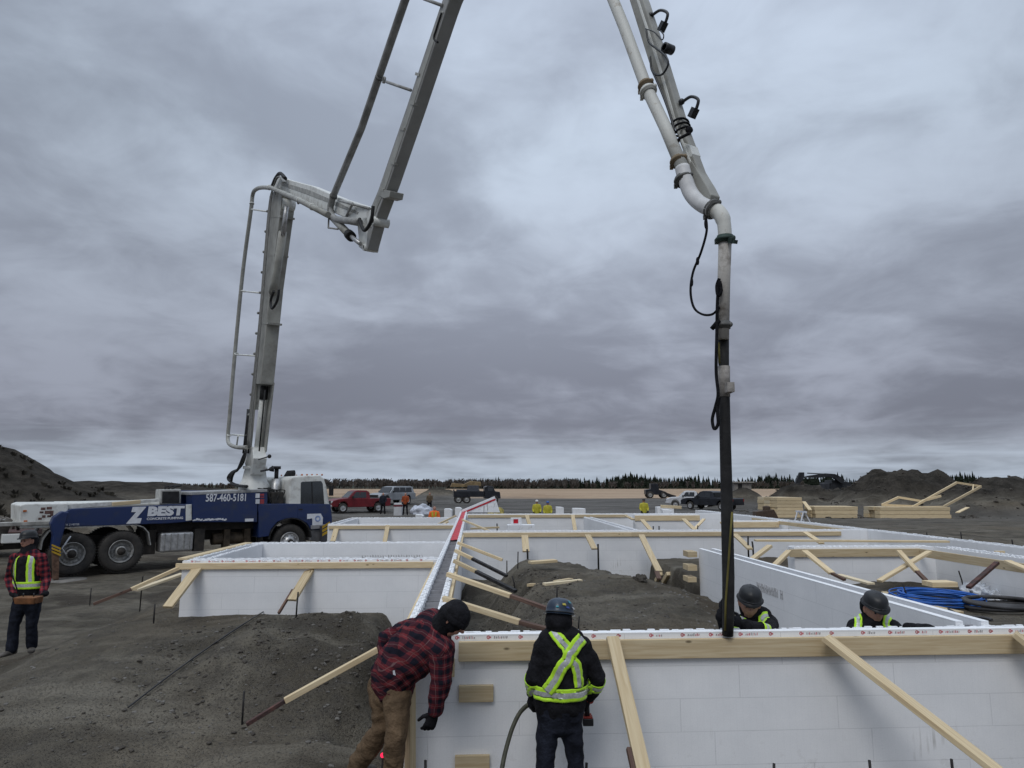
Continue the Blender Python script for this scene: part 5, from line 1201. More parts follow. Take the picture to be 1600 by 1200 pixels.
mb.ball(bp(1103, 350, -.16), .022, 8, 6, (.7, .7, 2.2)); mb.ball(bp(1090, 408, -.16), .018, 8, 6, (.8, .7, 2)); mb.ball(bp(1081, 440, -.16), .018, 8, 6, (.7, .7, 2.4)); wsub(mb.build('safety_strap', CLOTH_BLK), e1)
mb = MB(); mb.tube([bp(x, y, -.18) for x, y in smoothpath([(1124, 435), (1120, 447), (1122, 462), (1127, 455), (1124, 440), (1121, 470), (1120, 520), (1119, 580), (1122, 615), (1118, 635), (1113, 655), (1116, 670), (1122, 662), (1121, 640), (1124, 620)])], .013, 6)
mb.tube([bp(1124, 500, -.17), bp(1112, 514, -.19)], .018, 6); wsub(mb.build('retaining_rope', CLOTH_BLK), p5)
# ------------------------------------------------------------------ people
def loft_prim(mb, pts, radii, side=None, seg=14):
    pts = [Vector(p) for p in pts]; R = [(r, r) if not isinstance(r, tuple) else r for r in radii]
    P = []; Q = []
    d0 = (pts[1] - pts[0]).normalized(); d1 = (pts[-1] - pts[-2]).normalized()
    r0 = min(R[0]); r1 = min(R[-1])
    for k in (1.0, .85, .5): P.append(pts[0] - d0 * r0 * k); c = math.sqrt(max(0.0, 1 - k * k)) + (.02 if k == 1 else 0); Q.append((R[0][0] * c, R[0][1] * c))
    for p, r in zip(pts, R): P.append(p); Q.append(r)
    for k in (.5, .85, 1.0): P.append(pts[-1] + d1 * r1 * k); c = math.sqrt(max(0.0, 1 - k * k)) + (.02 if k == 1 else 0); Q.append((R[-1][0] * c, R[-1][1] * c))
    vs = []; fs = []; n = len(P); s0 = Vector(side) if side is not None else None; ref = None
    for i, p in enumerate(P):
        d = (P[min(i + 1, n - 1)] - P[max(i - 1, 0)]).normalized()
        if s0 is not None: e = (s0 - d * s0.dot(d)).normalized()
        else:
            if ref is None: ref = d.orthogonal().normalized()
            ref = (ref - d * ref.dot(d)).normalized(); e = ref
        g = d.cross(e)
        for k in range(seg):
            t = 2 * PI * k / seg; vs.append(p + e * math.cos(t) * Q[i][0] + g * math.sin(t) * Q[i][1])
    for i in range(n - 1):
        for k in range(seg):
            a = i * seg + k; b = i * seg + (k + 1) % seg; fs.append((a, b, b + seg, a + seg))
    fs.append(tuple(range(seg))[::-1]); fs.append(tuple((n - 1) * seg + k for k in range(seg)))
    mb.add(vs, fs, True)
def soft(name, prims, mats, root, voxel=.012, it=6, fold=0.0, fscale=14, cut=None):
    """prims: (points, radii, side axis or None, material index); the union becomes one continuous smooth surface"""
    mb = MB()
    for pr in prims: loft_prim(mb, pr[0], pr[1], pr[2])
    tmp = mb.build('tmp', mats)
    md = tmp.modifiers.new('r', 'REMESH'); md.mode = 'VOXEL'; md.voxel_size = voxel
    ms = tmp.modifiers.new('s', 'SMOOTH'); ms.iterations = it; ms.factor = .5
    dg = bpy.context.evaluated_depsgraph_get(); me = bpy.data.meshes.new_from_object(tmp.evaluated_get(dg)); bpy.data.objects.remove(tmp)
    me.name = name
    if fold:
        nr = [v.normal.copy() for v in me.vertices]
        for v, n in zip(me.vertices, nr):
            k = mnoise.fractal(Vector((v.co.x * fscale, v.co.y * fscale, v.co.z * fscale * .55)), 1, 2, 3)
            rdg = 1 - abs(mnoise.noise(Vector((v.co.x * fscale * .6 + 9, v.co.y * fscale * .6, v.co.z * fscale * 1.1)))) * 2.2
            v.co += n * fold * (k * .8 + rdg * .6)
    segs = []
    for pr in prims:
        P = [Vector(p) for p in pr[0]]; R = [max(r) if isinstance(r, tuple) else r for r in pr[1]]
        for i in range(len(P) - 1): segs.append((P[i], P[i + 1], R[i], R[i + 1], pr[3]))
    me.materials.clear()
    for m in mats: me.materials.append(m)
    if len(mats) > 1:
        for p in me.polygons:
            c = p.center; best = 1e9; bi = 0
            for a, b, ra, rb, mi in segs:
                ab = b - a; t = max(0, min(1, (c - a).dot(ab) / max(1e-9, ab.length_squared))); d = (c - a - ab * t).length / (ra + (rb - ra) * t)
                if d < best: best = d; bi = mi
            p.material_index = bi
    else:
        for p in me.polygons: p.material_index = 0
    for p in me.polygons: p.use_smooth = True
    o = bpy.data.objects.new(name, me); COL.objects.link(o); o.parent = root; o.matrix_parent_inverse = root.matrix_basis.inverted(); return o
def ribbon(name, target, path, width, root, mats, off=.006, silver=.42, closed=False, n=60):
    P = [Vector(p) for p in path]
    if closed: P = P + [P[0]]
    L = [0]
    for a, b in zip(P[:-1], P[1:]): L.append(L[-1] + (b - a).length)
    def ev(s):
        for i in range(len(P) - 1):
            if s <= L[i + 1] + 1e-9: t = (s - L[i]) / max(1e-9, L[i + 1] - L[i]); return P[i].lerp(P[i + 1], t)
        return P[-1]
    bvh = BVHTree.FromPolygons([v.co for v in target.data.vertices], [list(p.vertices) for p in target.data.polygons])
    cs = [ev(L[-1] * i / n) for i in range(n + 1)]; C = []; Nn = []
    for c in cs:
        l, nn, _, _ = bvh.find_nearest(c); C.append(l); Nn.append(nn)
    for _ in range(3):
        Nn = [(Nn[max(i - 1, 0)] + Nn[i] + Nn[min(i + 1, n)]).normalized() for i in range(n + 1)]
        C = [(C[max(i - 1, 0)] + C[i] * 2 + C[min(i + 1, n)]) / 4 if 0 < i < n else C[i] for i in range(n + 1)]
    offs = [-.5, -.38, -silver / 2 - .001, -silver / 2, -silver / 4, 0, silver / 4, silver / 2, silver / 2 + .001, .38, .5]; vs = []; fs = []; mi = []
    for i in range(n + 1):
        t = (C[min(i + 1, n)] - C[max(i - 1, 0)]).normalized(); w = t.cross(Nn[i]).normalized()
        for o_ in offs:
            p = C[i] + w * o_ * width; l, nn, _, _ = bvh.find_nearest(p + Nn[i] * .01); q_ = l + nn * off; vs.append(q_)
    m = len(offs)
    for i in range(n):
        for k in range(m - 1):
            fs.append((i * m + k, i * m + k + 1, i * m + m + k + 1, i * m + m + k)); mi.append(1 if abs((offs[k] + offs[k + 1]) / 2) < silver / 2 else 0)
    me = bpy.data.meshes.new(name); me.from_pydata(vs, [], fs)
    for mm in mats: me.materials.append(mm)
    for p, k in zip(me.polygons, mi): p.material_index = k; p.use_smooth = True
    o = bpy.data.objects.new(name, me); COL.objects.link(o); o.parent = root; o.matrix_parent_inverse = root.matrix_basis.inverted()
    so = o.modifiers.new('solid', 'SOLIDIFY'); so.thickness = .004; so.offset = 1
    return o
def frame(fwd, up):
    f = Vector(fwd).normalized(); u = Vector(up); u = (u - f * u.dot(f)).normalized(); r = f.cross(u); return r, f, u
def hard_hat(root, c, fwd, up, m, s=1.0, stickers=0, name='hard_hat'):
    r, f, u = frame(fwd, up); c = Vector(c); mb = MB(); seg = 32; vs = []; fs = []
    prof = [(0.0, 1.20, -.012), (0.0, 1.16, .0), (.06, 1.02, .0), (.2, 1.0, .02), (.5, .93, .3), (.72, .78, .6), (.88, .52, .84), (.97, .25, .97), (1.0, .0, 1.0)]
    rad = [(1.14, -.012), (1.15, .004), (1.0, .012), (.985, .35), (.92, .62), (.80, .83), (.60, .97), (.35, 1.06), (.0, 1.09)]
    for (k, z) in rad:
        for j in range(seg):
            t = 2 * PI * j / seg; peak = .20 * max(0, math.cos(t)) ** 3 if k > 1.05 else 0
            ridge = .03 if (abs(math.sin(t)) < .15 and .1 < k < .95) else 0
            vs.append(c + f * math.cos(t) * .132 * s * (k + peak) + r * math.sin(t) * .108 * s * k + u * (z + ridge) * .112 * s - u * (.02 * peak * 3 * s))
    for i in range(len(rad) - 1):
        for j in range(seg): a = i * seg + j; b = i * seg + (j + 1) % seg; fs.append((a, b, b + seg, a + seg))
    mb.add(vs, fs, True); o = mb.build(name, m); o.parent = root; o.matrix_parent_inverse = root.matrix_basis.inverted()
    so = o.modifiers.new('solid', 'SOLIDIFY'); so.thickness = .004
    b = MB(); b.tube([c + f * math.cos(t) * .131 * s + r * math.sin(t) * .107 * s + u * .012 for t in np.linspace(0, 2 * PI, 33)], .006 * s, 6); sb = b.build('rim_band', PLASTIC_BLK); sb.parent = o
    if stickers:
        rs = random.Random(stickers); cols = [(.55, .55, .5), (.03, .25, .3), (.5, .42, .05), (.35, .03, .03), (.02, .05, .25), (.6, .6, .62)]
        for k in range(9):
            t = rs.uniform(0, 2 * PI); kk, z = rs.choice([(.95, .45), (.9, .62), (.8, .8)]); w = rs.uniform(.012, .02)
            def pt(dt, dz): return c + f * math.cos(t + dt) * .137 * s * (kk - dz) + r * math.sin(t + dt) * .113 * s * (kk - dz) + u * (z + dz) * .115 * s
            q_ = MB(); q_.add([pt(-w * 7, -.08), pt(w * 7, -.08), pt(w * 6, .1), pt(-w * 6, .1)], [(0, 1, 2, 3)]); x = q_.build('sticker', mat('sticker_%d' % (k % 6), cols[k % 6], .4)); x.parent = o
    return o
def glove(root, wrist, d, n, curl, m, name='glove', side=1, s=1.0, cuff=True, spread=1.0):
    """d = direction of the fingers, n = back of the hand, side=+1 puts the thumb on d x n"""
    d = Vector(d).normalized(); n = Vector(n); n = (n - d * n.dot(d)).normalized(); t = d.cross(n) * side; w = Vector(wrist)
    pr = [([w, w + d * .045 * s, w + d * .09 * s], [(.030 * s, .024 * s), (.042 * s, .020 * s), (.044 * s, .017 * s)], t, 0)]
    if cuff: pr.append(([w - d * .045, w], [.040 * s, .034 * s], None, 0))
    for k, (off, ln) in enumerate(((.033, .072), (.011, .082), (-.011, .077), (-.032, .062))):
        p = w + d * .088 * s + t * off * s; pts = [p]; a = curl * (.9 + .08 * k); dd = d + t * off * .6 * spread; ang = 0
        for j, fr in enumerate((.45, .32, .23)):
            ang += a * (.9, 1.0, .8)[j]; v = dd * math.cos(ang) - n * math.sin(ang); p = p + v.normalized() * ln * fr * s; pts.append(p)
        pr.append((pts, [.0115 * s, .011 * s, .0105 * s, .009 * s], None, 0))
    p0 = w + d * .03 * s + t * .032 * s; p1 = p0 + (d * .5 + t * .75 - n * .3).normalized() * .04 * s; p2 = p1 + (d * .85 + t * .25 - n * (.3 + curl * .5)).normalized() * .045 * s
    pr.append(([p0, p1, p2], [.017 * s, .0135 * s, .011 * s], None, 0))
    return soft(name, pr, [m], root, .0045, 3)
def man(spec):
    g = spec; S = g.get('s', 1.0)
    root = thing('person', g['label'], 'person', g['root'], 0, g.get('group'))
    J = {k: Vector(v) for k, v in g['J'].items()}; hf = Vector(g['head_fwd']); hu = Vector(g.get('head_up', (0, 0, 1))); r, f, u = frame(hf, hu)
    sh = (J['shR'] - J['shL']).normalized(); ch = J['chest']; hd = J['head']
    vox = g.get('vox', .012)
    nk = J['neck']
    # body: one continuous skin surface
    body = [([hd - u * .02 * S, hd + u * .045 * S], [(.074 * S, .088 * S), (.070 * S, .084 * S)], r, 0), ([hd - u * .065 * S + f * .02 * S, hd - u * .03 * S + f * .02 * S], [(.050 * S, .052 * S), (.064 * S, .07 * S)], r, 0),
            ([hd + f * .085 * S + u * .012 * S, hd + f * .105 * S - u * .016 * S], [.009 * S, .016 * S], None, 0),
            ([hd + f * .078 * S - u * .052 * S - r * .02 * S, hd + f * .078 * S - u * .052 * S + r * .02 * S], [.010 * S, .010 * S], None, 0),
            ([hd + f * .078 * S + u * .032 * S - r * .03 * S, hd + f * .078 * S + u * .032 * S + r * .03 * S], [.012 * S, .012 * S], None, 0),
            ([hd - u * .02 * S - r * .082 * S, hd + u * .02 * S - r * .084 * S], [.012 * S, .014 * S], None, 0), ([hd - u * .02 * S + r * .082 * S, hd + u * .02 * S + r * .084 * S], [.012 * S, .014 * S], None, 0),
            ([hd - u * .05 * S, nk], [.052 * S, .056 * S], None, 0), ([nk, ch, J['waist'], J['pelvis']], [(.10 * S, .07 * S), (.13 * S, .085 * S), (.115 * S, .08 * S), (.12 * S, .085 * S)], sh, 0)]
    for sd in 'LR':
        body.append(([J['sh' + sd], J['el' + sd], J['wr' + sd]], [.04 * S, .033 * S, .026 * S], None, 0)); body.append(([J['hip' + sd], J['kn' + sd], J['an' + sd]], [.06 * S, .045 * S, .035 * S], None, 0))
        body.append(([nk, J['sh' + sd]], [.05 * S, .045 * S], None, 0))
        body.append(([J['an' + sd], J['an' + sd] + Vector(g['toe' + sd]) * .06 - V(0, 0, .05)], [.035 * S, .02 * S], None, 0))
    soft('body', body, [g.get('skin', SKIN)], root, .009, 3)
    # eyes
    e = MB()
    if g.get('eyes', True):
        for k in (-1, 1):
            e2 = MB(); e2.ball(hd + f * .083 * S + u * .014 * S + r * k * .03 * S, .0095 * S, 8, 6); x = e2.build('eye', PLASTIC_BLK); x.parent = root; x.matrix_parent_inverse = root.matrix_basis.inverted()
    # jacket
    JR = g.get('jr', 1.0); jp = []; jm = g['jacket']
    wz = J['waist']; pv = J['pelvis']; hem = J.get('hem', pv)
    side_r = [(.175, .11), (.195, .135), (.18, .13), (.185, .135)]
    jp.append(([nk - (nk - ch) * .25, ch, wz, hem], [(a * S * JR, b * S * JR) for a, b in side_r], sh, 0))
    for sd in 'LR':
        k = 1 if len(jm) > 1 else 0
        jp.append(([ch.lerp(J['sh' + sd], .6) + (nk - ch) * .2, J['sh' + sd]], [.085 * S * JR, .078 * S * JR], None, 0))
        mid = J['el' + sd].lerp(J['wr' + sd], .5)
        jp.append(([J['sh' + sd], J['sh' + sd].lerp(J['el' + sd], .5), J['el' + sd], mid, J['wr' + sd].lerp(J['el' + sd], .08)], [.078 * S * JR, .068 * S * JR, .060 * S * JR, .055 * S * JR, .046 * S * JR], None, k))
    jk = soft('jacket', jp, jm, root, vox, 5, g.get('fold', .006))
    # trousers
    tp = [([pv + (wz - pv) * .35, pv, (J['hipL'] + J['hipR']) / 2 - V(0, 0, .03)], [(.150 * S, .11 * S), (.165 * S, .12 * S), (.15 * S, .11 * S)], (J['hipR'] - J['hipL']), 0)]
    for sd in 'LR':
        a = J['an' + sd]; k = J['kn' + sd]; tp.append(([J['hip' + sd], J['hip' + sd].lerp(k, .5), k, k.lerp(a, .5), a + (k - a).normalized() * .06, a], [q_ * S * g.get('lr', 1.0) for q_ in (.10, .086, .070, .068, .072, .070)], None, 0))
    soft('trousers', tp, [g['pants']], root, vox, 5, g.get('fold', .006) * 1.2, 12)
    # boots
    for sd in 'LR':
        a = J['an' + sd]; t = Vector(g['toe' + sd]).normalized()
        soft('boot', [([a + V(0, 0, .06), a - V(0, 0, .03)], [.052 * S, .05 * S], None, 0), ([a - V(0, 0, .045) - t * .05, a - V(0, 0, .05) + t * .10, a - V(0, 0, .055) + t * .17], [(.040 * S, .036 * S), (.048 * S, .034 * S), (.044 * S, .026 * S)], t.cross(V(0, 0, 1)), 0)], [g.get('boots', CLOTH_BLK)], root, .009, 3)
    hds = g.get('hands', {})
    for sd in 'LR':
        h = hds.get(sd); w = J['wr' + sd]
        dd = h['d'] if h else (w - J['el' + sd]); nn = h['n'] if h else V(0, -1, 0); cu = h.get('curl', .5) if h else .5
        glove(root, w, dd, nn, cu, g.get('glove', CLOTH_BLK), g.get('handname', 'glove'), (h or {}).get('side', 1 if sd == 'L' else -1), 1.0 * S)
    if g.get('hood'):
        hb = .016 if g['hood'] != 'neck' else .048
        pr = [([hd - f * hb, hd + u * .05 - f * (hb - .006)], [(.096 * S, .108 * S), (.088 * S, .098 * S)], r, 0), ([hd - u * .05 - f * .02, nk - (nk - ch) * .05], [(.080 * S, .082 * S), (.115 * S, .095 * S)], sh, 0)]
        if g['hood'] == 'full': pr.append(([hd + f * .02 - u * .05, hd + f * .03 - u * .02], [.07 * S, .074 * S], None, 0))
        soft('hood', pr, [g.get('hoodm', CLOTH_BLK)], root, .009, 4, .003)
    if g.get('hat'): hard_hat(root, hd + u * .052 * S, f, u + f * g.get('hat_tilt', 0.0), g['hat'], S * .9, g.get('stickers', 0))
    return root, jk, J
HATB = mat('helmet_black', (.013, .014, .016), .42, 0, .3, 6)
HATN = mat('helmet_blue', (.028, .055, .09), .28, 0, .4, 5, col2=(.02, .03, .05))
# --- 1: standing on the left with the remote control box
Y = 9.9; W = lambda x, y, dy=0.0: at(x, y, Y + dy)
gl = onz(42, 1018, 0.0); gl0 = gz(at(42, 1015, Y).x, Y)
JJ = dict(head=W(44, 846), neck=W(44, 863), chest=W(44, 884), waist=W(44, 915), pelvis=W(43, 936), hem=W(43, 934), shL=W(24, 872), shR=W(65, 872), elL=W(14, 905, .02), elR=W(73, 905, .02), wrL=W(22, 930, -.22), wrR=W(66, 930, -.22),
          hipL=W(32, 942), hipR=W(53, 942), knL=W(22, 977, -.02), knR=W(49, 977), anL=W(18, 1014, -.02), anR=W(50, 1008, .1))
root, jk, J = man(dict(label='man in plaid shirt and lime vest standing on the left, holding a remote box', root=V(JJ['anL'].x + .12, Y, min(JJ['anL'].z, JJ['anR'].z) - .08), J=JJ,
    head_fwd=(-.22, -1, -.02), jacket=[plaid_mat('plaid_left', .085), plaid_mat('plaid_left_sleeve', .08, .1)], pants=CLOTH_NAVY, hat=HATB, hood='neck', hoodm=CLOTH_BLK, toeL=(-.25, -1, 0), toeR=(.55, -.85, 0),
    boots=mat('muddy_boot', (.11, .10, .09), .9, 0, .3, 14), hands=dict(L=dict(d=(.65, -.3, -.35), n=(-.5, -.6, .3), curl=.7), R=dict(d=(-.65, -.3, -.35), n=(.5, -.6, .3), curl=.7)), jr=.95))
# vest: dark front panel with wide lime and silver bands
def vest_straps(jk, J, root, front=-1, w=.085):
    c = J['chest']; sh = (J['shR'] - J['shL']).normalized(); f = V(0, front, 0)
    for k in (-1, 1):
        p = [J['neck'].lerp(J['shR'] if k > 0 else J['shL'], .62) + V(0, -front * .03, .04), J['neck'].lerp(J['shR'] if k > 0 else J['shL'], .60) + f * .08 + V(0, 0, .02), c + sh * k * .145 + f * .16 + V(0, 0, .02), J['waist'] + sh * k * .13 + f * .16]
        ribbon('vest_strap', jk, p, w, root, [LIME, SILVER], .008)
    ring = [J['waist'] + sh * .23 * math.cos(t) + V(0, 1, 0) * .17 * math.sin(t) + V(0, 0, .02) for t in np.linspace(0, 2 * PI, 29)[:-1]]
    ribbon('vest_band', jk, ring, w, root, [LIME, SILVER], .009, closed=True, n=70)
cm = MB()
J_ = J; c = J['chest']
vp = soft('vest_panel', [([J['chest'] + V(0, -.015, .04), J['waist'] + V(0, -.015, 0), J['pelvis'] + V(0, -.01, .07)], [(.155, .14), (.178, .14), (.185, .14)], (1, 0, 0), 0)], [CLOTH_BLK], root, .012, 5)
vest_straps(vp, J, root, -1, .10)
box = MB(); cB = W(44, 937, -.38)
box.prism([cB + V(-.13, -.07, -.05), cB + V(.13, -.07, -.05), cB + V(.15, -.09, .04), cB + V(-.15, -.09, .04)], (0, .18, 0))
o = box.build('remote_control_box', mat('remote_orange', (.20, .085, .035), .7, 0, .2, 12), None, .012); tag(o, 'brown orange remote control box held by the man on the left', 'remote control')
box = MB()
for k in (-.07, .07): box.tube([cB + V(k, 0, .04), cB + V(k, 0, .085)], .008, 8); box.ball(cB + V(k, 0, .09), .014, 8, 6)
for k in (-.07, .07):
    b2 = MB(); b2.tube([cB + V(k, 0, .04), cB + V(k, 0, .085)], .008, 8); b2.build('joystick', PLASTIC_BLK, o)
b2 = MB(); b2.tube([J['neck'] + V(-.1, -.1, -.02), J['chest'] + V(-.12, -.16, -.05), cB + V(-.13, .02, .02)], .01, 6); b2.build('neck_strap', CLOTH_BLK, o)
# --- 2: man in plaid bending over the corner of the wall
W = lambda x, y, YY: at(x, y, YY)
JJ = dict(head=W(708, 968, 4.92), neck=W(686, 982, 4.98), chest=W(655, 1010, 5.06), waist=W(622, 1040, 5.14), pelvis=W(608, 1064, 5.2), hem=W(613, 1062, 5.18),
          shL=W(642, 985, 5.24), shR=W(690, 1016, 4.86), elL=W(603, 1000, 5.36), elR=W(689, 1066, 4.84), wrL=W(603, 1040, 5.30), wrR=W(679, 1112, 4.88),
          hipL=W(597, 1074, 5.24), hipR=W(622, 1080, 5.08), knL=W(598, 1134, 5.18), knR=W(619, 1150, 4.98), anL=W(556, 1200, 5.3), anR=W(612, 1236, 5.08))
PL1 = plaid_mat('plaid_bending', .074, math.radians(-42), red=(.15, .028, .034)); PL2 = plaid_mat('plaid_bending_sleeve', .066, .06, red=(.115, .02, .027))
root, jk, J = man(dict(label='man in red plaid jacket and tan trousers bending over the wall corner', root=V(JJ['anR'].x, 5.12, JJ['anR'].z - .08), J=JJ,
    head_fwd=(.62, -.25, -.50), head_up=(.50, -.05, .85), jacket=[PL1, PL2], pants=CLOTH_TAN, hood='back', hoodm=CLOTH_BLK, toeL=(.4, .6, 0), toeR=(.5, .8, 0), boots=mat('muddy_boot', (.11, .10, .09)),
    hands=dict(R=dict(d=(-.35, 0, -1), n=(.4, -1, 0), curl=.5, side=1)), jr=1.12, vox=.009, fold=.012))
mb = MB(); r_, f_, u_ = frame((.62, -.25, -.50), (.50, -.05, .85)); c = J['head'] + u_ * .03
mb.lathe(c, u_, [(-.02, .103), (.02, .104), (.055, .09), (.082, .062), (.094, .03), (.098, 0)], 24); mb.lathe(c - u_ * .02, u_, [(-.012, .102), (-.010, .107), (.028, .108), (.032, .102)], 24)
o = mb.build('cap', CLOTH_BLK); o.parent = root; o.matrix_parent_inverse = root.matrix_basis.inverted()
mb = MB(); p = at(613, 1053, 4.93); l = BVHTree.FromPolygons([v.co for v in jk.data.vertices], [list(q_.vertices) for q_ in jk.data.polygons]).find_nearest(p); c, n = l[0], l[1]; e1 = n.cross(V(0, 0, 1)).normalized(); e2 = e1.cross(n)
mb.prism([c + n * .006 + e1 * .010 + e2 * .014, c + n * .006 - e1 * .006 + e2 * .018, c + n * .006 - e1 * .012 - e2 * .016, c + n * .006 + e1 * .008 - e2 * .012], n * .003); o = mb.build('patch', TEXTW); o.parent = root; o.matrix_parent_inverse = root.matrix_basis.inverted()
# --- 3: worker seen from behind in the crossed lime vest
Y = 4.93; W = lambda x, y, dy=0.0: at(x, y, Y + dy)
JJ = dict(head=W(874, 972, .0), neck=W(876, 993, -.02), chest=W(878, 1025, -.02), waist=W(876, 1070, -.01), pelvis=W(875, 1103, .0), hem=W(874, 1100, .0), shL=W(851, 1011), shR=W(908, 1011), elL=W(834, 1060, -.02), elR=W(934, 1058, .0), wrL=W(833, 1084, .10), wrR=W(921, 1088, .14),
          hipL=W(857, 1117), hipR=W(890, 1117), knL=W(852, 1190, -.03), knR=W(899, 1190, .03), anL=W(847, 1285, .02), anR=W(907, 1285, .05))
root, jk, J = man(dict(label='worker seen from behind, black jacket with lime and silver cross straps', root=V(JJ['anL'].x + .1, Y, JJ['anL'].z - .08), J=JJ,
    head_fwd=(.35, 1, -.25), jacket=[CLOTH_BLK], pants=CLOTH_NAVY, hat=HATN, stickers=4, hood='full', hoodm=CLOTH_BLK, toeL=(-.1, 1, 0), toeR=(.3, 1, 0), eyes=False,
    hands=dict(L=dict(d=(-.25, .3, -.9), n=(-.9, -.3, 0), curl=.95, side=-1), R=dict(d=(-.15, .45, -.75), n=(.9, -.3, .1), curl=.8, side=1)), jr=.96, lr=.82, vox=.009, fold=.008, hat_tilt=.0))
D = lambda x, y, dy=-.2: at(x, y, Y + dy)
ribbon('cross_strap', jk, [D(866, 990, -.06), D(876, 1000, -.14), D(892, 1020), D(905, 1040), D(911, 1062, -.18), D(910, 1080, -.15)], .075, root, [LIME, SILVER], .006)
ribbon('cross_strap', jk, [D(911, 996, -.08), D(904, 1006, -.14), D(890, 1030), D(875, 1052), D(860, 1072, -.18), D(852, 1082, -.15)], .085, root, [LIME, SILVER], .010)
sh = (J['shR'] - J['shL']).normalized(); cz = at(876, 1078, Y).z
ribbon('waist_band', jk, [V(J['waist'].x + .195 * math.cos(t), J['waist'].y + .15 * math.sin(t), cz) for t in np.linspace(0, 2 * PI, 29)[:-1]], .085, root, [LIME, SILVER], .008, closed=True, n=80)
for sd, c in (('L', W(840, 1068, .03)), ('R', W(924, 1074, .05))):
    ax = (J['wr' + sd] - J['el' + sd]).normalized(); e = ax.orthogonal().normalized(); g_ = ax.cross(e)
    ribbon('sleeve_band', jk, [J['el' + sd].lerp(J['wr' + sd], .25) + (e * math.cos(t) + g_ * math.sin(t)) * .075 for t in np.linspace(0, 2 * PI, 21)[:-1]], .07, root, [LIME, SILVER], .006, closed=True, n=40)
# vibrator hose in the left hand and drill in the right
h0 = J['wrL'] + V(-.02, .05, -.075)
pts = [V(*p) for p in []]
P0 = h0; pl = [P0 + V(.10, -.02, .04), P0] + [at(x, y, YY) for x, y, YY in ((812, 1112, 5.02), (800, 1138, 4.98), (792, 1165, 4.9), (786, 1190, 4.82), (780, 1230, 4.7), (772, 1300, 4.6), (760, 1400, 4.55))]
mb = MB(); sp_ = []
for i in range(len(pl) - 1):
    for k in range(5): sp_.append(pl[i].lerp(pl[i + 1], k / 5))
for _ in range(3): sp_ = [sp_[0]] + [(sp_[i - 1] + sp_[i] + sp_[i + 1]) / 3 for i in range(1, len(sp_) - 1)] + [sp_[-1]]
mb.tube(sp_, .0155, 10); tag(mb.build('vibrator_hose', mat('olive_hose', (.055, .055, .035), .6, 0, .2, 20)), 'olive grey hose hanging from the left hand of the lime cross worker', 'hose')
gR = J['wrR'] + V(-.015, .03, -.07); t = thing('cordless_drill', 'black and red cordless drill held in the lime cross worker\'s right hand', 'drill', gR)
mb = MB(); mb.tube([V(0, .02, .03), V(0, .0, -.07)], [.018, .02], 10); mb.build('grip', PLASTIC_BLK, t)
mb = MB(); mb.tube([V(-.02, .10, .05), V(0, .03, .05), V(.02, -.05, .05)], [.02, .028, .026], 12); mb.build('motor_housing', mat('drill_red', (.28, .03, .02), .5), t)
mb = MB(); mb.box((-.035, -.045, -.125), (.04, .055, -.075)); mb.build('battery', PLASTIC_BLK, t, .006)
mb = MB(); mb.box((-.03, -.04, -.078), (.034, .05, -.066)); mb.build('battery_collar', mat('drill_red', (.28, .03, .02)), t, .003)
# --- 4: worker holding the hose, behind the near wall
Y = 6.05; W = lambda x, y, dy=0.0: at(x, y, Y + dy)
hx = lambda y, dy=0: at(1137, y, HE.y + dy)
JJ = dict(head=W(1171, 944, .0), neck=W(1178, 962, .06), chest=W(1182, 990, .12), waist=W(1184, 1030, .16), pelvis=W(1184, 1066, .18), hem=W(1184, 1062, .18), shL=W(1158, 975, .02), shR=W(1202, 974, .16), elL=W(1136, 985, -.05), elR=W(1200, 989, -.28), wrL=at(1128, 956, 5.62), wrR=at(1160, 975, 5.66),
          hipL=W(1172, 1078, .18), hipR=W(1196, 1078, .18), knL=W(1172, 1135, .1), knR=W(1196, 1135, .1), anL=W(1172, 1205, .2), anR=W(1197, 1205, .2))
root, jk, J = man(dict(label='worker in black hard hat gripping the black hose with both hands behind the near wall', root=V(JJ['anL'].x, Y, JJ['anL'].z - .08), J=JJ,
    head_fwd=(-.25, -.95, -.30), head_up=(.05, -.25, .95), jacket=[CLOTH_BLK], pants=CLOTH_BLK, hat=HATB, hood='neck', hoodm=CLOTH_BLK, toeL=(0, -1, 0), toeR=(0, -1, 0), fold=.007, vox=.01,
    hands=dict(L=dict(d=(.30, -.15, 1), n=(-.9, -.3, .2), curl=.75, side=-1), R=dict(d=(-1, .05, .35), n=(.1, -1, .3), curl=.55, side=1))))
ribbon('vest_strap', jk, [at(1196, 962, Y + .02), at(1186, 968, Y - .12), at(1176, 978, Y - .12), at(1173, 995, Y - .1), at(1173, 1015, Y - .05)], .07, root, [LIME, SILVER], .006)
ribbon('vest_strap', jk, [at(1160, 966, Y - .02), at(1152, 975, Y - .14), at(1151, 990, Y - .14), at(1151, 1010, Y - .05)], .07, root, [LIME, SILVER], .006)
ax = (J['wrR'] - J['elR']).normalized(); e = ax.orthogonal().normalized(); g_ = ax.cross(e)
ribbon('sleeve_band', jk, [J['elR'].lerp(J['wrR'], .22) + (e * math.cos(t) + g_ * math.sin(t)) * .07 for t in np.linspace(0, 2 * PI, 21)[:-1]], .075, root, [LIME, SILVER], .006, closed=True, n=40)
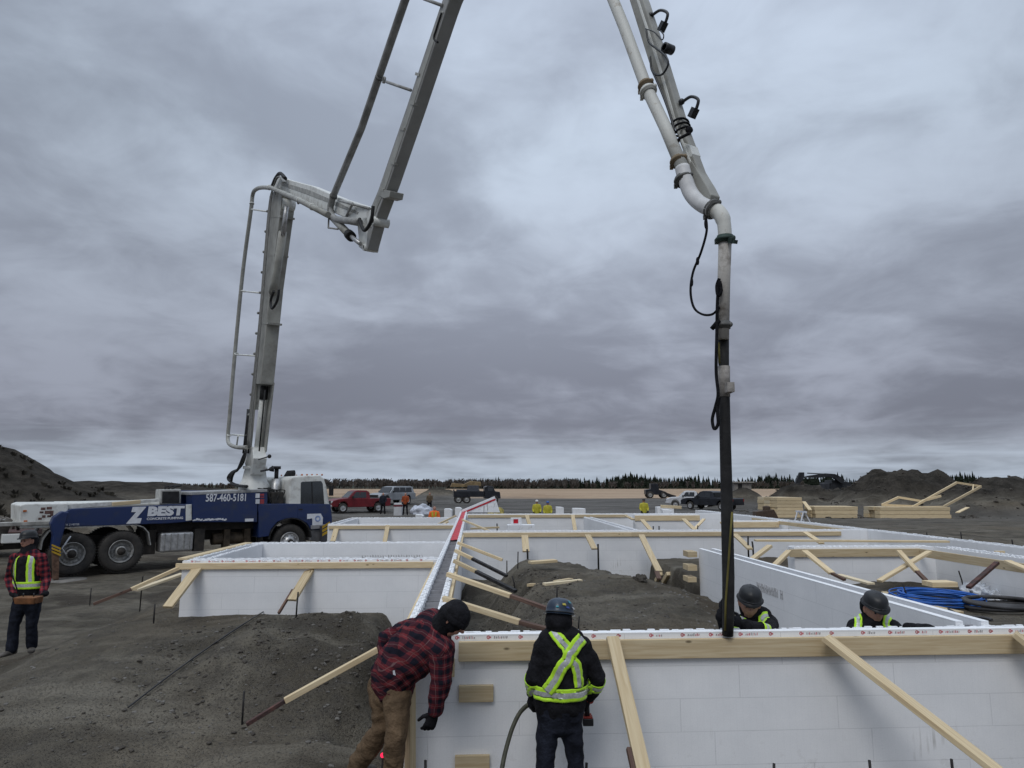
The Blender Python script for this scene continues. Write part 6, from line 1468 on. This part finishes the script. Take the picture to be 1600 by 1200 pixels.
# --- 5: worker looking down, right hand on the wall
Y = 6.1
JJ = dict(head=W(1366, 953, .0), neck=W(1366, 968, .04), chest=W(1364, 998, .06), waist=W(1364, 1045, .06), pelvis=W(1364, 1078, .05), hem=W(1364, 1075, .05), shL=W(1338, 981, .02), shR=W(1392, 980, .06), elL=W(1326, 1030, -.1), elR=W(1414, 1000, -.12), wrL=W(1345, 1060, -.25), wrR=at(1428, 980, 5.74),
          hipL=W(1352, 1090), hipR=W(1376, 1090), knL=W(1352, 1145), knR=W(1376, 1145), anL=W(1350, 1210, .1), anR=W(1378, 1210, .1))
root, jk, J = man(dict(label='worker in black hard hat looking down behind the near wall, one gloved hand on it', root=V(JJ['anL'].x, Y, JJ['anL'].z - .08), J=JJ,
    head_fwd=(-.05, -.95, -.33), head_up=(.05, -.25, .95), jacket=[CLOTH_BLK], pants=CLOTH_BLK, hat=HATB, hood='neck', hoodm=CLOTH_BLK, toeL=(0, -1, 0), toeR=(0, -1, 0), fold=.007, vox=.01,
    hands=dict(R=dict(d=(.75, -.35, .12), n=(.1, -.3, 1), curl=.35, side=-1))))
for k, xs in ((-1, (1342, 1341, 1344)), (1, (1386, 1390, 1392))):
    ribbon('vest_strap', jk, [at(xs[0] + k * 2, 962, Y + .04), at(xs[0], 968, Y - .05), at(xs[1] + 2, 978, Y - .12), at(xs[2], 998, Y - .14), at(xs[2], 1035, Y - .1)], .065, root, [LIME, SILVER], .006)
# small red lamp on a peg between the bending man's feet
c = at(598, 1180, 5.25); t = thing('marker_lamp', 'small glowing red marker lamp by the feet of the bending plaid man', 'marker lamp', V(c.x, c.y, c.z - .22))
mb = MB(); mb.ball((0, 0, .22), .017, 12, 8); mb.build('lens', emis('red_glow', (1, .02, .08), 1.6), t)
mb = MB(); mb.tube([(0, 0, -.2), (0, 0, .20)], .007, 8); mb.build('peg', STEEL, t)
# ------------------------------------------------------------------ parked vehicles in the distance
def pickup(label, c, rz, paint, L=5.8, W_=2.0, group=None, suv=False):
    t = thing('pickup_truck' if not suv else 'parked_suv', label, 'pickup' if not suv else 'SUV', c, rz, group); k = L / 5.8
    X = lambda v: (v - 2.9) * k; hw = W_ / 2
    # x forward: body side outline with wheel openings
    def arch(cx, r, z0): return [(cx + r * math.cos(a), z0 + r * math.sin(a)) for a in np.linspace(PI, 0, 9)]
    low = [(0.0, .52), (.0, 1.12), (.06, 1.18)] + ([(2.2, 1.18)] if not suv else [(2.2, 1.18)]) + [(4.35, 1.20), (5.1, 1.16), (5.68, 1.02), (5.8, .86), (5.78, .52), (5.35, .5)] + [(x, z) for x, z in arch(4.72, .48, .48)[::-1]] + [(4.15, .46), (1.75, .46)] + [(x, z) for x, z in arch(1.22, .48, .48)[::-1]] + [(.6, .5)]
    mb = MB(); mb.prism([(X(x), -hw, z) for x, z in low], (0, W_, 0)); body = mb.build('body', paint, t, .05)
    if suv: gh = [(.15, 1.16), (.35, 1.78), (.7, 1.86), (3.0, 1.86), (3.45, 1.80), (4.2, 1.2)]
    else: gh = [(2.05, 1.16), (2.15, 1.74), (2.4, 1.86), (3.3, 1.88), (3.6, 1.80), (4.3, 1.2)]
    mb = MB(); n = len(gh); vs = []
    for sgn in (-1, 1):
        for x, z in gh: vs.append((X(x), sgn * (hw - .06 - (z - 1.16) * .22), z))
    mb.add(vs, [list(range(n))[::-1], [n + i for i in range(n)]] + [(i, (i + 1) % n, n + (i + 1) % n, n + i) for i in range(n)]); cab_ = mb.build('cab', paint, t, .04)
    wins = [((2.45, 3.02), 'side_window'), ((3.1, 3.75), 'side_window')] if not suv else [((.6, 1.5), 'side_window'), ((1.6, 2.5), 'side_window'), ((2.6, 3.55), 'side_window')]
    for (x0, x1), nm in wins:
        for sgn in (-1, 1):
            y0 = hw - .06 - .02; y1 = hw - .06 - .13; m2 = MB(); xe = min(x1, 3.5 + .2)
            m2.prism([(X(x0), sgn * (y0 + .008), 1.24), (X(x1 + .1), sgn * (y0 + .008), 1.24), (X(min(x1, 3.45)), sgn * (y1 + .008), 1.72), (X(x0), sgn * (y1 + .008), 1.72)], (0, -sgn * .02, 0)); m2.build(nm, GLASS, cab_)
    m2 = MB(); wx = [(4.22, 1.25), (3.66, 1.77)]; nrm = V(.52, 0, .56).normalized() * .012
    m2.prism([V(X(4.22), -hw + .17, 1.25) + nrm, V(X(4.22), hw - .17, 1.25) + nrm, V(X(3.66), hw - .27, 1.76) + nrm, V(X(3.66), -hw + .27, 1.76) + nrm], nrm * .5); m2.build('windscreen', GLASS, cab_)
    m2 = MB(); xb = 2.05 if not suv else .15; m2.box((X(xb) - .005, -hw + .3, 1.3), (X(xb) + .09, hw - .3, 1.68)); m2.build('rear_window', GLASS, cab_)
    if not suv:
        m2 = MB(); m2.box((X(.12), -hw + .12, 1.0), (X(2.0), hw - .12, 1.186)); m2.build('cargo_bed', BLACK, t)
    m2 = MB(); m2.box((X(5.70), -hw + .35, .72), (X(5.81), hw - .35, 1.0)); m2.build('grille', BLACK, t, .02)
    m2 = MB(); m2.box((X(5.62), -hw + .04, .50), (X(5.88), hw - .04, .66)); m2.build('bumper', ALU, t, .03)
    for sgn in (-1, 1):
        m2 = MB(); m2.box((X(5.62), sgn * (hw - .18) - .15, .80), (X(5.80), sgn * (hw - .18) + .15, 1.0)); m2.build('headlight', mat('lamp_glass', (.6, .62, .65), .15, 0, .1), t, .02)
        m2 = MB(); m2.box((X(.0) - .012, sgn * (hw - .09) - .07, .85), (X(.04), sgn * (hw - .09) + .07, 1.12)); m2.build('tail_light', mat('tail_red', (.35, .01, .01), .3), t, .01)
        m2 = MB(); m2.box((X(3.75), sgn * (hw + .02) - .02, 1.2), (X(3.9), sgn * (hw + .16), 1.4)); m2.build('mirror', BLACK, t, .02)
    for x in (1.22, 4.72):
        for sgn in (-1, 1):
            m2 = MB(); m2.lathe((X(x), sgn * (hw - .02), .40), (0, sgn, 0), [(-.24, .2), (-.24, .36), (-.2, .40), (-.04, .40), (0, .37), (0, .25)], 24); w = m2.build('wheel', TYRE, t)
            m2 = MB(); m2.lathe((X(x), sgn * (hw - .02), .40), (0, sgn, 0), [(-.02, .25), (-.05, .2), (.0, .1), (.0, 0)], 20); m2.build('rim', ALU, w)
    return t
def gp3(px, py): 
    P = onz(px, py, 0.0)
    for _ in range(6): P = onz(px, py, gz(P.x, P.y))
    return P
def car_at(px, py, Y, rz, **k):
    P = at(px, py, Y); return V(P.x, Y, gz(P.x, Y))
RP = mat('car_red', (.15, .012, .018), .35, 0, .15, 2); WP = mat('car_white', (.55, .56, .58), .35, 0, .08, 2); BP = mat('car_black', (.018, .02, .026), .3, 0, .2, 2); GP = mat('car_silver', (.33, .35, .37), .35, .3, .1, 2)
pickup('red pickup parked left of centre behind the foundation', car_at(559, 800, 60, 0), math.radians(212), RP, L=5.2)
pickup('silver white SUV parked behind the dark clothed person', car_at(612, 790, 72, 0), math.radians(232), GP, suv=True, L=4.9)
pickup('white crew cab pickup parked left of the black hose', car_at(1079, 787, 77, 0), math.radians(168), WP, L=5.3)
pickup('black pickup parked next to the white pickup, half behind the hose', car_at(1112, 790, 70, 0), math.radians(128), BP, L=6.2)
# ------------------------------------------------------------------ dark lorry with a yellow load
def wheels_row(t, xs, hw, r, m=TYRE):
    for x in xs:
        for sgn in (-1, 1):
            m2 = MB(); m2.lathe((x, sgn * hw, r), (0, sgn, 0), [(-.3, r * .5), (-.3, r * .95), (-.2, r), (-.05, r), (0, r * .93), (0, r * .6)], 22); w = m2.build('wheel', m, t)
            m2 = MB(); m2.lathe((x, sgn * hw, r), (0, sgn, 0), [(-.03, r * .6), (-.08, r * .5), (.0, r * .25), (.0, 0)], 16); m2.build('rim', CHROME, w)
P = car_at(741, 783, 86, 0); t = thing('flatbed_truck', 'dark flatbed truck with yellow machinery on it, right of the dirt pile', 'truck', P, 0.12)
mb = MB(); mb.box((-2.6, -1.2, .8), (1.1, 1.2, 1.05)); mb.box((-2.6, -1.2, 1.05), (-2.5, 1.2, 1.7)); mb.box((-2.5, -1.22, 1.05), (1.1, -1.16, 1.5)); mb.box((-2.5, 1.16, 1.05), (1.1, 1.22, 1.5)); mb.build('flatbed', BP, t, .02)
mb = MB(); mb.prism([(1.2, -1.1, .6), (1.2, -1.1, 2.0), (1.5, -1.1, 2.15), (2.2, -1.1, 2.1), (2.5, -1.1, 1.5), (3.1, -1.1, 1.4), (3.2, -1.1, .6)], (0, 2.2, 0)); cb_ = mb.build('cab', BP, t, .06)
mb = MB(); mb.box((1.6, -1.12, 1.5), (2.2, -1.08, 1.95)); mb.build('side_window', GLASS, cb_)
wheels_row(t, (-2.0, -1.0, 2.4), 1.15, .5)
mb = MB(); mb.box((-2.2, -.8, 1.05), (.6, .8, 1.7)); mb.box((-.9, -.7, 1.7), (.5, .7, 2.2)); mb.build('hopper_load', mat('machine_grey', (.07, .075, .09), .7), t, .04)
o = MB(); YEL = mat('machine_yellow', (.24, .17, .085), .6, 0, .2, 2)
o.prism([(-3.0, -.6, 2.0), (-2.8, -.6, 2.5), (-1.3, -.6, 2.35), (-.5, -.6, 2.75), (.8, -.6, 2.6), (.8, -.6, 2.1), (-1.2, -.6, 2.0)], (0, 1.2, 0)); o.build('yellow_machinery', YEL, t, .05)
# dark loader far off
P = car_at(1026, 773, 130, 0); t = thing('wheel_loader', 'small dark loader far off on the gravel, left of the white pickup', 'loader', P, 0)
mb = MB(); mb.prism([(-2.2, -.9, .7), (-2.2, -.9, 1.6), (-1.2, -.9, 1.7), (-1.2, -.9, 2.7), (.1, -.9, 2.7), (.3, -.9, 1.6), (1.3, -.9, 1.3), (1.3, -.9, .6)], (0, 1.8, 0)); mb.build('body', BP, t, .05)
mb = MB(); mb.prism([(1.2, -1.1, 1.2), (2.6, -1.1, .7), (3.4, -1.1, .5), (3.4, -1.1, .15), (2.3, -1.1, .2), (1.2, -1.1, .9)], (0, 2.2, 0)); mb.build('bucket', STEEL, t, .03); wheels_row(t, (-1.4, 1.2), 1.0, .65)
# ------------------------------------------------------------------ excavator behind the heaps
Ye = 84; e = lambda px, py, dy=0.0: at(px, py, Ye + dy)
P = e(1300, 762); t = thing('excavator', 'dark excavator with arched boom working behind the right earth heaps', 'excavator', V(P.x, Ye, gz(P.x, Ye)), 0)
def eprism(nm, pts, w, m, par=t, dy=0.0, bev=.03):
    mb = MB(); mb.prism([e(x, y, dy - w / 2) - t.location for x, y in pts], (0, w, 0)); return mb.build(nm, m, par, bev)
DKM = mat('excavator_dark', (.028, .030, .034), .5, .2, .25, 2)
eprism('boom', [(1314, 755), (1320, 757), (1316, 746), (1305, 740.5), (1290, 739.5), (1262, 743.5), (1256, 746), (1280, 746.5), (1294, 745), (1304, 747)], .5, DKM)
eprism('hydraulic_cylinder', [(1262, 738.5), (1290, 740), (1290, 741.5), (1262, 740)], .2, DKM)
eprism('stick', [(1250, 738), (1257, 738), (1257, 746), (1249, 757), (1242, 759), (1245, 750)], .4, DKM)
eprism('bucket', [(1240, 757), (1250, 755), (1254, 764), (1247, 769), (1239, 766)], 1.1, STEEL)
eprism('cab', [(1300, 750), (1319, 750), (1320, 766), (1298, 766)], 2.0, DKM, dy=1.35)
eprism('house', [(1296, 755), (1318, 752), (1330, 754), (1331, 770), (1296, 770)], 2.8, DKM, dy=1.9)
mb = MB(); mb.box((-2.0, -.6, 0), (2.2, -.1, .9)); mb.box((-2.0, 1.9, 0), (2.2, 2.4, .9)); mb.build('track', TYRE, t, .2)
# ------------------------------------------------------------------ lumber piles at the foot of the right heaps
def pile(label, px0, px1, pyb, pyt, Y, depth, rows, cols, seed, name='lumber_stack', rz=0.0, paper=False):
    A = at(px0, pyb, Y); B = at(px1, pyb, Y); T = at(px0, pyt, Y); g_ = gz((A.x + B.x) / 2, Y); t = thing(name, label, 'lumber stack', V(A.x, Y, min(g_, A.z)), rz); rs = random.Random(seed)
    w = B.x - A.x; z0 = 0; h = (T.z - t.location.z) / rows
    for r in range(rows):
        for c in range(cols):
            mb = MB(); d = depth / cols; j0 = rs.uniform(0, .12) * w * .3; j1 = rs.uniform(0, .12) * w * .3
            mb.box((j0, c * d, z0 + r * h), (w - j1, c * d + d * .94, z0 + (r + .93) * h)); mb.build('board', WOOD if rs.random() < .8 else WOOD_PALE, t, .01)
    for s in (.1, .85):
        mb = MB(); mb.box((w * s, -.05, -.15), (w * s + .1, depth + .05, 0)); mb.build('bearer', WOOD_OLD, t)
    return t
pile('tall stack of sheathing lumber at the left foot of the right earth heaps', 1214, 1258, 799, 777, 50, 3.0, 6, 3, 1, rz=.12)
pile('low long stack of boards right of the tall lumber stack', 1272, 1340, 801, 791, 50, 2.0, 3, 3, 2, rz=-.05)
pile('longest lumber bundle under the slanting wooden frames', 1374, 1490, 802.5, 792, 49, 2.2, 3, 3, 3, rz=.02)
for (p0, p1, lb, Y0, Y1) in (((1496, 801), (1512, 793), 'offcut board right of the longest bundle', 48, 50), ((1252, 795), (1236, 775), 'board leaning on the tall lumber stack', 49.0, 50.3) if False else ((1266, 797), (1256, 784), 'board leaning on the tall lumber stack', 49, 51), ((1190, 798), (1212, 797), 'dark board lying left of the tall lumber stack', 50, 51)):
    board('loose_board', at(*p0, Y0), at(*p1, Y1), .25, .06, lb, 'board', m=WOOD)
Yf = 52
for nm, lb, loops in (('leaning_stud_panel', 'large stud frame leaning up against the right earth heap', [((1425, 793), (1495, 754)), ((1495, 754), (1533, 760)), ((1533, 760), (1474, 792)), ((1521, 758), (1520, 768)), ((1425, 793), (1474, 792))]), ('leaning_stud_panel', 'smaller low stud frame left of the large leaning one', [((1378, 789), (1404, 777)), ((1404, 777), (1440, 783)), ((1440, 783), (1470, 775)), ((1378, 789), (1428, 791))])):
    t = thing(nm, lb, 'wooden frame', V(at(1430, 795, Yf).x, Yf, 0))
    for a_, b_ in loops:
        mb = MB(); ya = Yf - 2.5 + (800 - a_[1]) * .09; yb_ = Yf - 2.5 + (800 - b_[1]) * .09; mb.beam(at(*a_, ya) - t.location, at(*b_, yb_) - t.location, .09, .16); mb.build('stud', WOOD, t)
# sawhorse, shack, blocks
P = at(1259, 818, 33); t = thing('sawhorse', 'white folding sawhorse standing right beyond the outer wall', 'sawhorse', P)
s = 33 / F
for (x0, x1) in ((-8, -1), (8, 1)):
    for y in (0, .7):
        mb = MB(); mb.beam((x0 * s, y, 0), (x1 * s, y + .1, 17 * s), .05, .05); mb.build('leg', TEXTW, t)
mb = MB(); mb.beam((0, -.1, 17.2 * s), (0, 1.0, 17.2 * s), .1, .08); mb.build('top_rail', TEXTW, t)
P = at(1161, 764, 98); t = thing('site_shack', 'small pale flat roofed shack behind the low heaps right of the hose', 'shack', V(P.x, 98, gz(P.x, 98)), 0)
mb = MB(); h_ = P.z - t.location.z + .9; mb.box((-1.2, 0, 0), (1.2, 2, h_)); mb.build('wall', mat('shack_grey', (.25, .23, .21)), t); mb = MB(); mb.box((-1.5, -.4, h_), (1.5, 2.2, h_ + .12)); mb.build('roof', mat('shack_roof', (.45, .42, .38)), t)
mb = MB(); mb.box((-.7, -.02, .4), (-.1, 0, h_ - .2)); mb.build('door', BLACK, t)
P = at(1198, 797, 47); o = MB(); o.prism([(-.8, 0, 0), (-.7, 0, .55), (.5, 0, .7), (.8, 0, .1), (.8, 0, 0)], (0, .7, 0)); o.lathe((.1, .3, .6), (0, 0, 1), [(0, .25), (.3, .25), (.35, 0)], 10); tag(o.build('generator', mat('gen_dark', (.07, .045, .03), .7), None, .03, V(P.x, 47, gz(P.x, 47))), 'brown and black generator left of the tall lumber stack', 'generator')
# ------------------------------------------------------------------ yard clutter in the middle distance
def crate_at(px0, px1, pyb, pyt, Y, label, m, name, cat, stripe=None):
    A = at(px0, pyb, Y); B = at(px1, pyt, Y); t = thing(name, label, cat, V(A.x, Y, min(A.z, gz(A.x, Y)))); w = B.x - A.x; h = B.z - t.location.z
    mb = MB(); mb.box((0, 0, 0), (w, w * .8, h)); mb.build('box', m, t, .03)
    if stripe: mb = MB(); mb.box((-.01, -.012, h * .72), (w + .01, w * .8 + .01, h * .86)); mb.build('stripe', stripe, t)
    return t
crate_at(615, 628, 802, 786, 55, 'white crate with a dark red stripe between the red pickup and the orange vested man', WP, 'crate', 'crate', mat('maroon', (.16, .02, .03), .6))
for (px, py, sx, sy, sz, lb) in ((659, 790, .9, .7, .75, 'big white sacks heaped behind the orange vested man'), (652, 793, .5, .45, .4, 'small white sack left of the big heap'), (786, 797, 1.1, .6, .35, None)):
    if lb: P = at(px, py, 58); tag(lump('white_sack', V(P.x, 58, gz(P.x, 58) + .1), sx, sy, sz, mat('sack_white', (.50, .53, .60), .7, 0, .2, 3), px, .3, 4, 1.6), lb, 'sack')
P = at(776, 800, 44); tag(lump('tarp_pile', V(P.x, 44, P.z - .3), .55, .5, .55, mat('dull_tarp', (.40, .33, .10), .8, 0, .3, 5), 4, .25, 4, 2), 'low heap under a dull yellow tarp beyond the back wall', 'tarp heap')
rs = random.Random(12)
for k, (px, py, w, h, Y, lb) in enumerate(((632, 812, 22, 5, 27.8, 'crumpled white foil on the left room back wall'), (655, 810, 12, 6, 32, 'white foam offcut behind the left rooms'), (700, 801, 12, 6, 36, 'white foam offcut left of the tilted panel'), (716, 799, 10, 6, 38, 'small white foam block beside the tilted panel'), (875, 796, 12, 4, 40, 'white foam block beyond the back wall, near the yellow workers'), (905, 797, 20, 3, 37, 'low white foam strip beyond the back wall'), (1040, 795, 26, 3, 33.5, 'low white foam strip on the far corner of the back wall'), (1043, 803, 14, 7, 29, 'torn white foam piece at the far stub wall'))):
    if k == 0: continue
    A = at(px - w / 2, py, Y); B = at(px + w / 2, py - h, Y); mb = MB(); mb.prism([(0, 0, -.3), (0, 0, B.z - A.z), ((B.x - A.x) * .7, 0, (B.z - A.z) * rs.uniform(.9, 1.1)), (B.x - A.x, 0, (B.z - A.z) * .7), (B.x - A.x, 0, -.3)], (0, .5, 0))
    tag(mb.build('foam_offcut', FOAM, None, .02, A), lb, 'foam offcut')
P = at(22, 800, 24.5)
t = thing('equipment_trailer', 'rusty cluttered trailer at the left frame edge behind the pump truck tail', 'trailer', V(P.x - .4, 24.5, gz(P.x, 24.5)), .3)
mb = MB(); mb.box((-3, -.9, .7), (1.0, .9, .9)); mb.build('bed', RUST, t, .02); wheels_row(t, (-1.6, -.6), .8, .4)
for k in range(9):
    mb = MB(); x = -2.8 + k * .42; mb.tube([(x, rs.uniform(-.7, .7), .9), (x + rs.uniform(-.3, .3), 0, rs.uniform(1.8, 2.3))], .05, 8); mb.build('pipe', [RUST, CHROME, STEEL][k % 3], t)
# ------------------------------------------------------------------ small distant people
def far_man(label, px, pyb, h_px, top, pants, Y=None, hat=None, face=(0, -1, 0), vest=None, lean=0.0, arms=.12, group=None):
    h = 1.75; Y = Y or F * h / h_px; P = at(px, pyb, Y); b = V(P.x, Y, P.z); up = V(lean, 0, 1)
    L_ = lambda x, y, z: b + V(x + lean * z, y, z)
    spec = dict(label=label, root=b, J=dict(head=L_(0, 0, 1.60), neck=L_(0, 0, 1.46), chest=L_(0, 0, 1.28), waist=L_(0, 0, 1.05), pelvis=L_(0, 0, .93), hem=L_(0, 0, .9), shL=L_(-.19, 0, 1.40), shR=L_(.19, 0, 1.40), elL=L_(-.26, -.03, 1.14), elR=L_(.26, -.03, 1.14), wrL=L_(-.2, -.22, .98), wrR=L_(.2, -.22, .98),
        hipL=L_(-.09, 0, .86), hipR=L_(.09, 0, .86), knL=L_(-.13, -.02, .48), knR=L_(.13, .02, .48), anL=L_(-.15, 0, .1), anR=L_(.16, .03, .1)), head_fwd=face, jacket=[top], pants=pants, hat=hat, toeL=(0, -1, 0), toeR=(.2, -1, 0), vox=.022, fold=0.0, eyes=False, group=group)
    return man(spec)
VY = mat('vest_yellow', (.46, .42, .04), .7, 0, .1, 20); VO = mat('vest_orange', (.80, .16, .02), .7, 0, .1, 20)
far_man('person in dark clothes standing by the red pickup\'s tail', 598, 804, 31, CLOTH_NAVY, CLOTH_BLK, Y=55.5)
far_man('person in orange and black beside the white crate', 633, 805, 24, mat('dark_orange', (.30, .06, .015), .8), CLOTH_BLK, hat=None, Y=54)
_, jk, J = far_man('person in orange and lime vest standing just behind the left rooms', 678, 844, 31, VO, VY, hat=None, Y=36)
for k in (-1, 1): ribbon('vest_stripe', jk, [J['neck'] + V(k * .09, -.08, -.03), J['chest'] + V(k * .1, -.2, 0), J['waist'] + V(k * .1, -.2, 0)], .09, bpy.data.objects[_.name], [VY, VY], .01)
far_man('dark figure standing behind the white sacks', 671, 800, 20, mat('dull_brown', (.10, .07, .04)), CLOTH_BLK, Y=62)
far_man('worker in yellow with white helmet, left of the two beyond the back wall', 839, 825, 24, VY, CLOTH_BLK, Y=44, hat=mat('helmet_white', (.6, .6, .6), .4))
far_man('worker in yellow with blue helmet, right of the two beyond the back wall', 856, 827, 24, VY, CLOTH_NAVY, Y=44, hat=mat('helmet_blue2', (.03, .10, .35), .4))
far_man('worker with dark cap beyond the far corner of the back wall', 1007, 823, 24, VY, CLOTH_BLK, hat=HATB, Y=44)
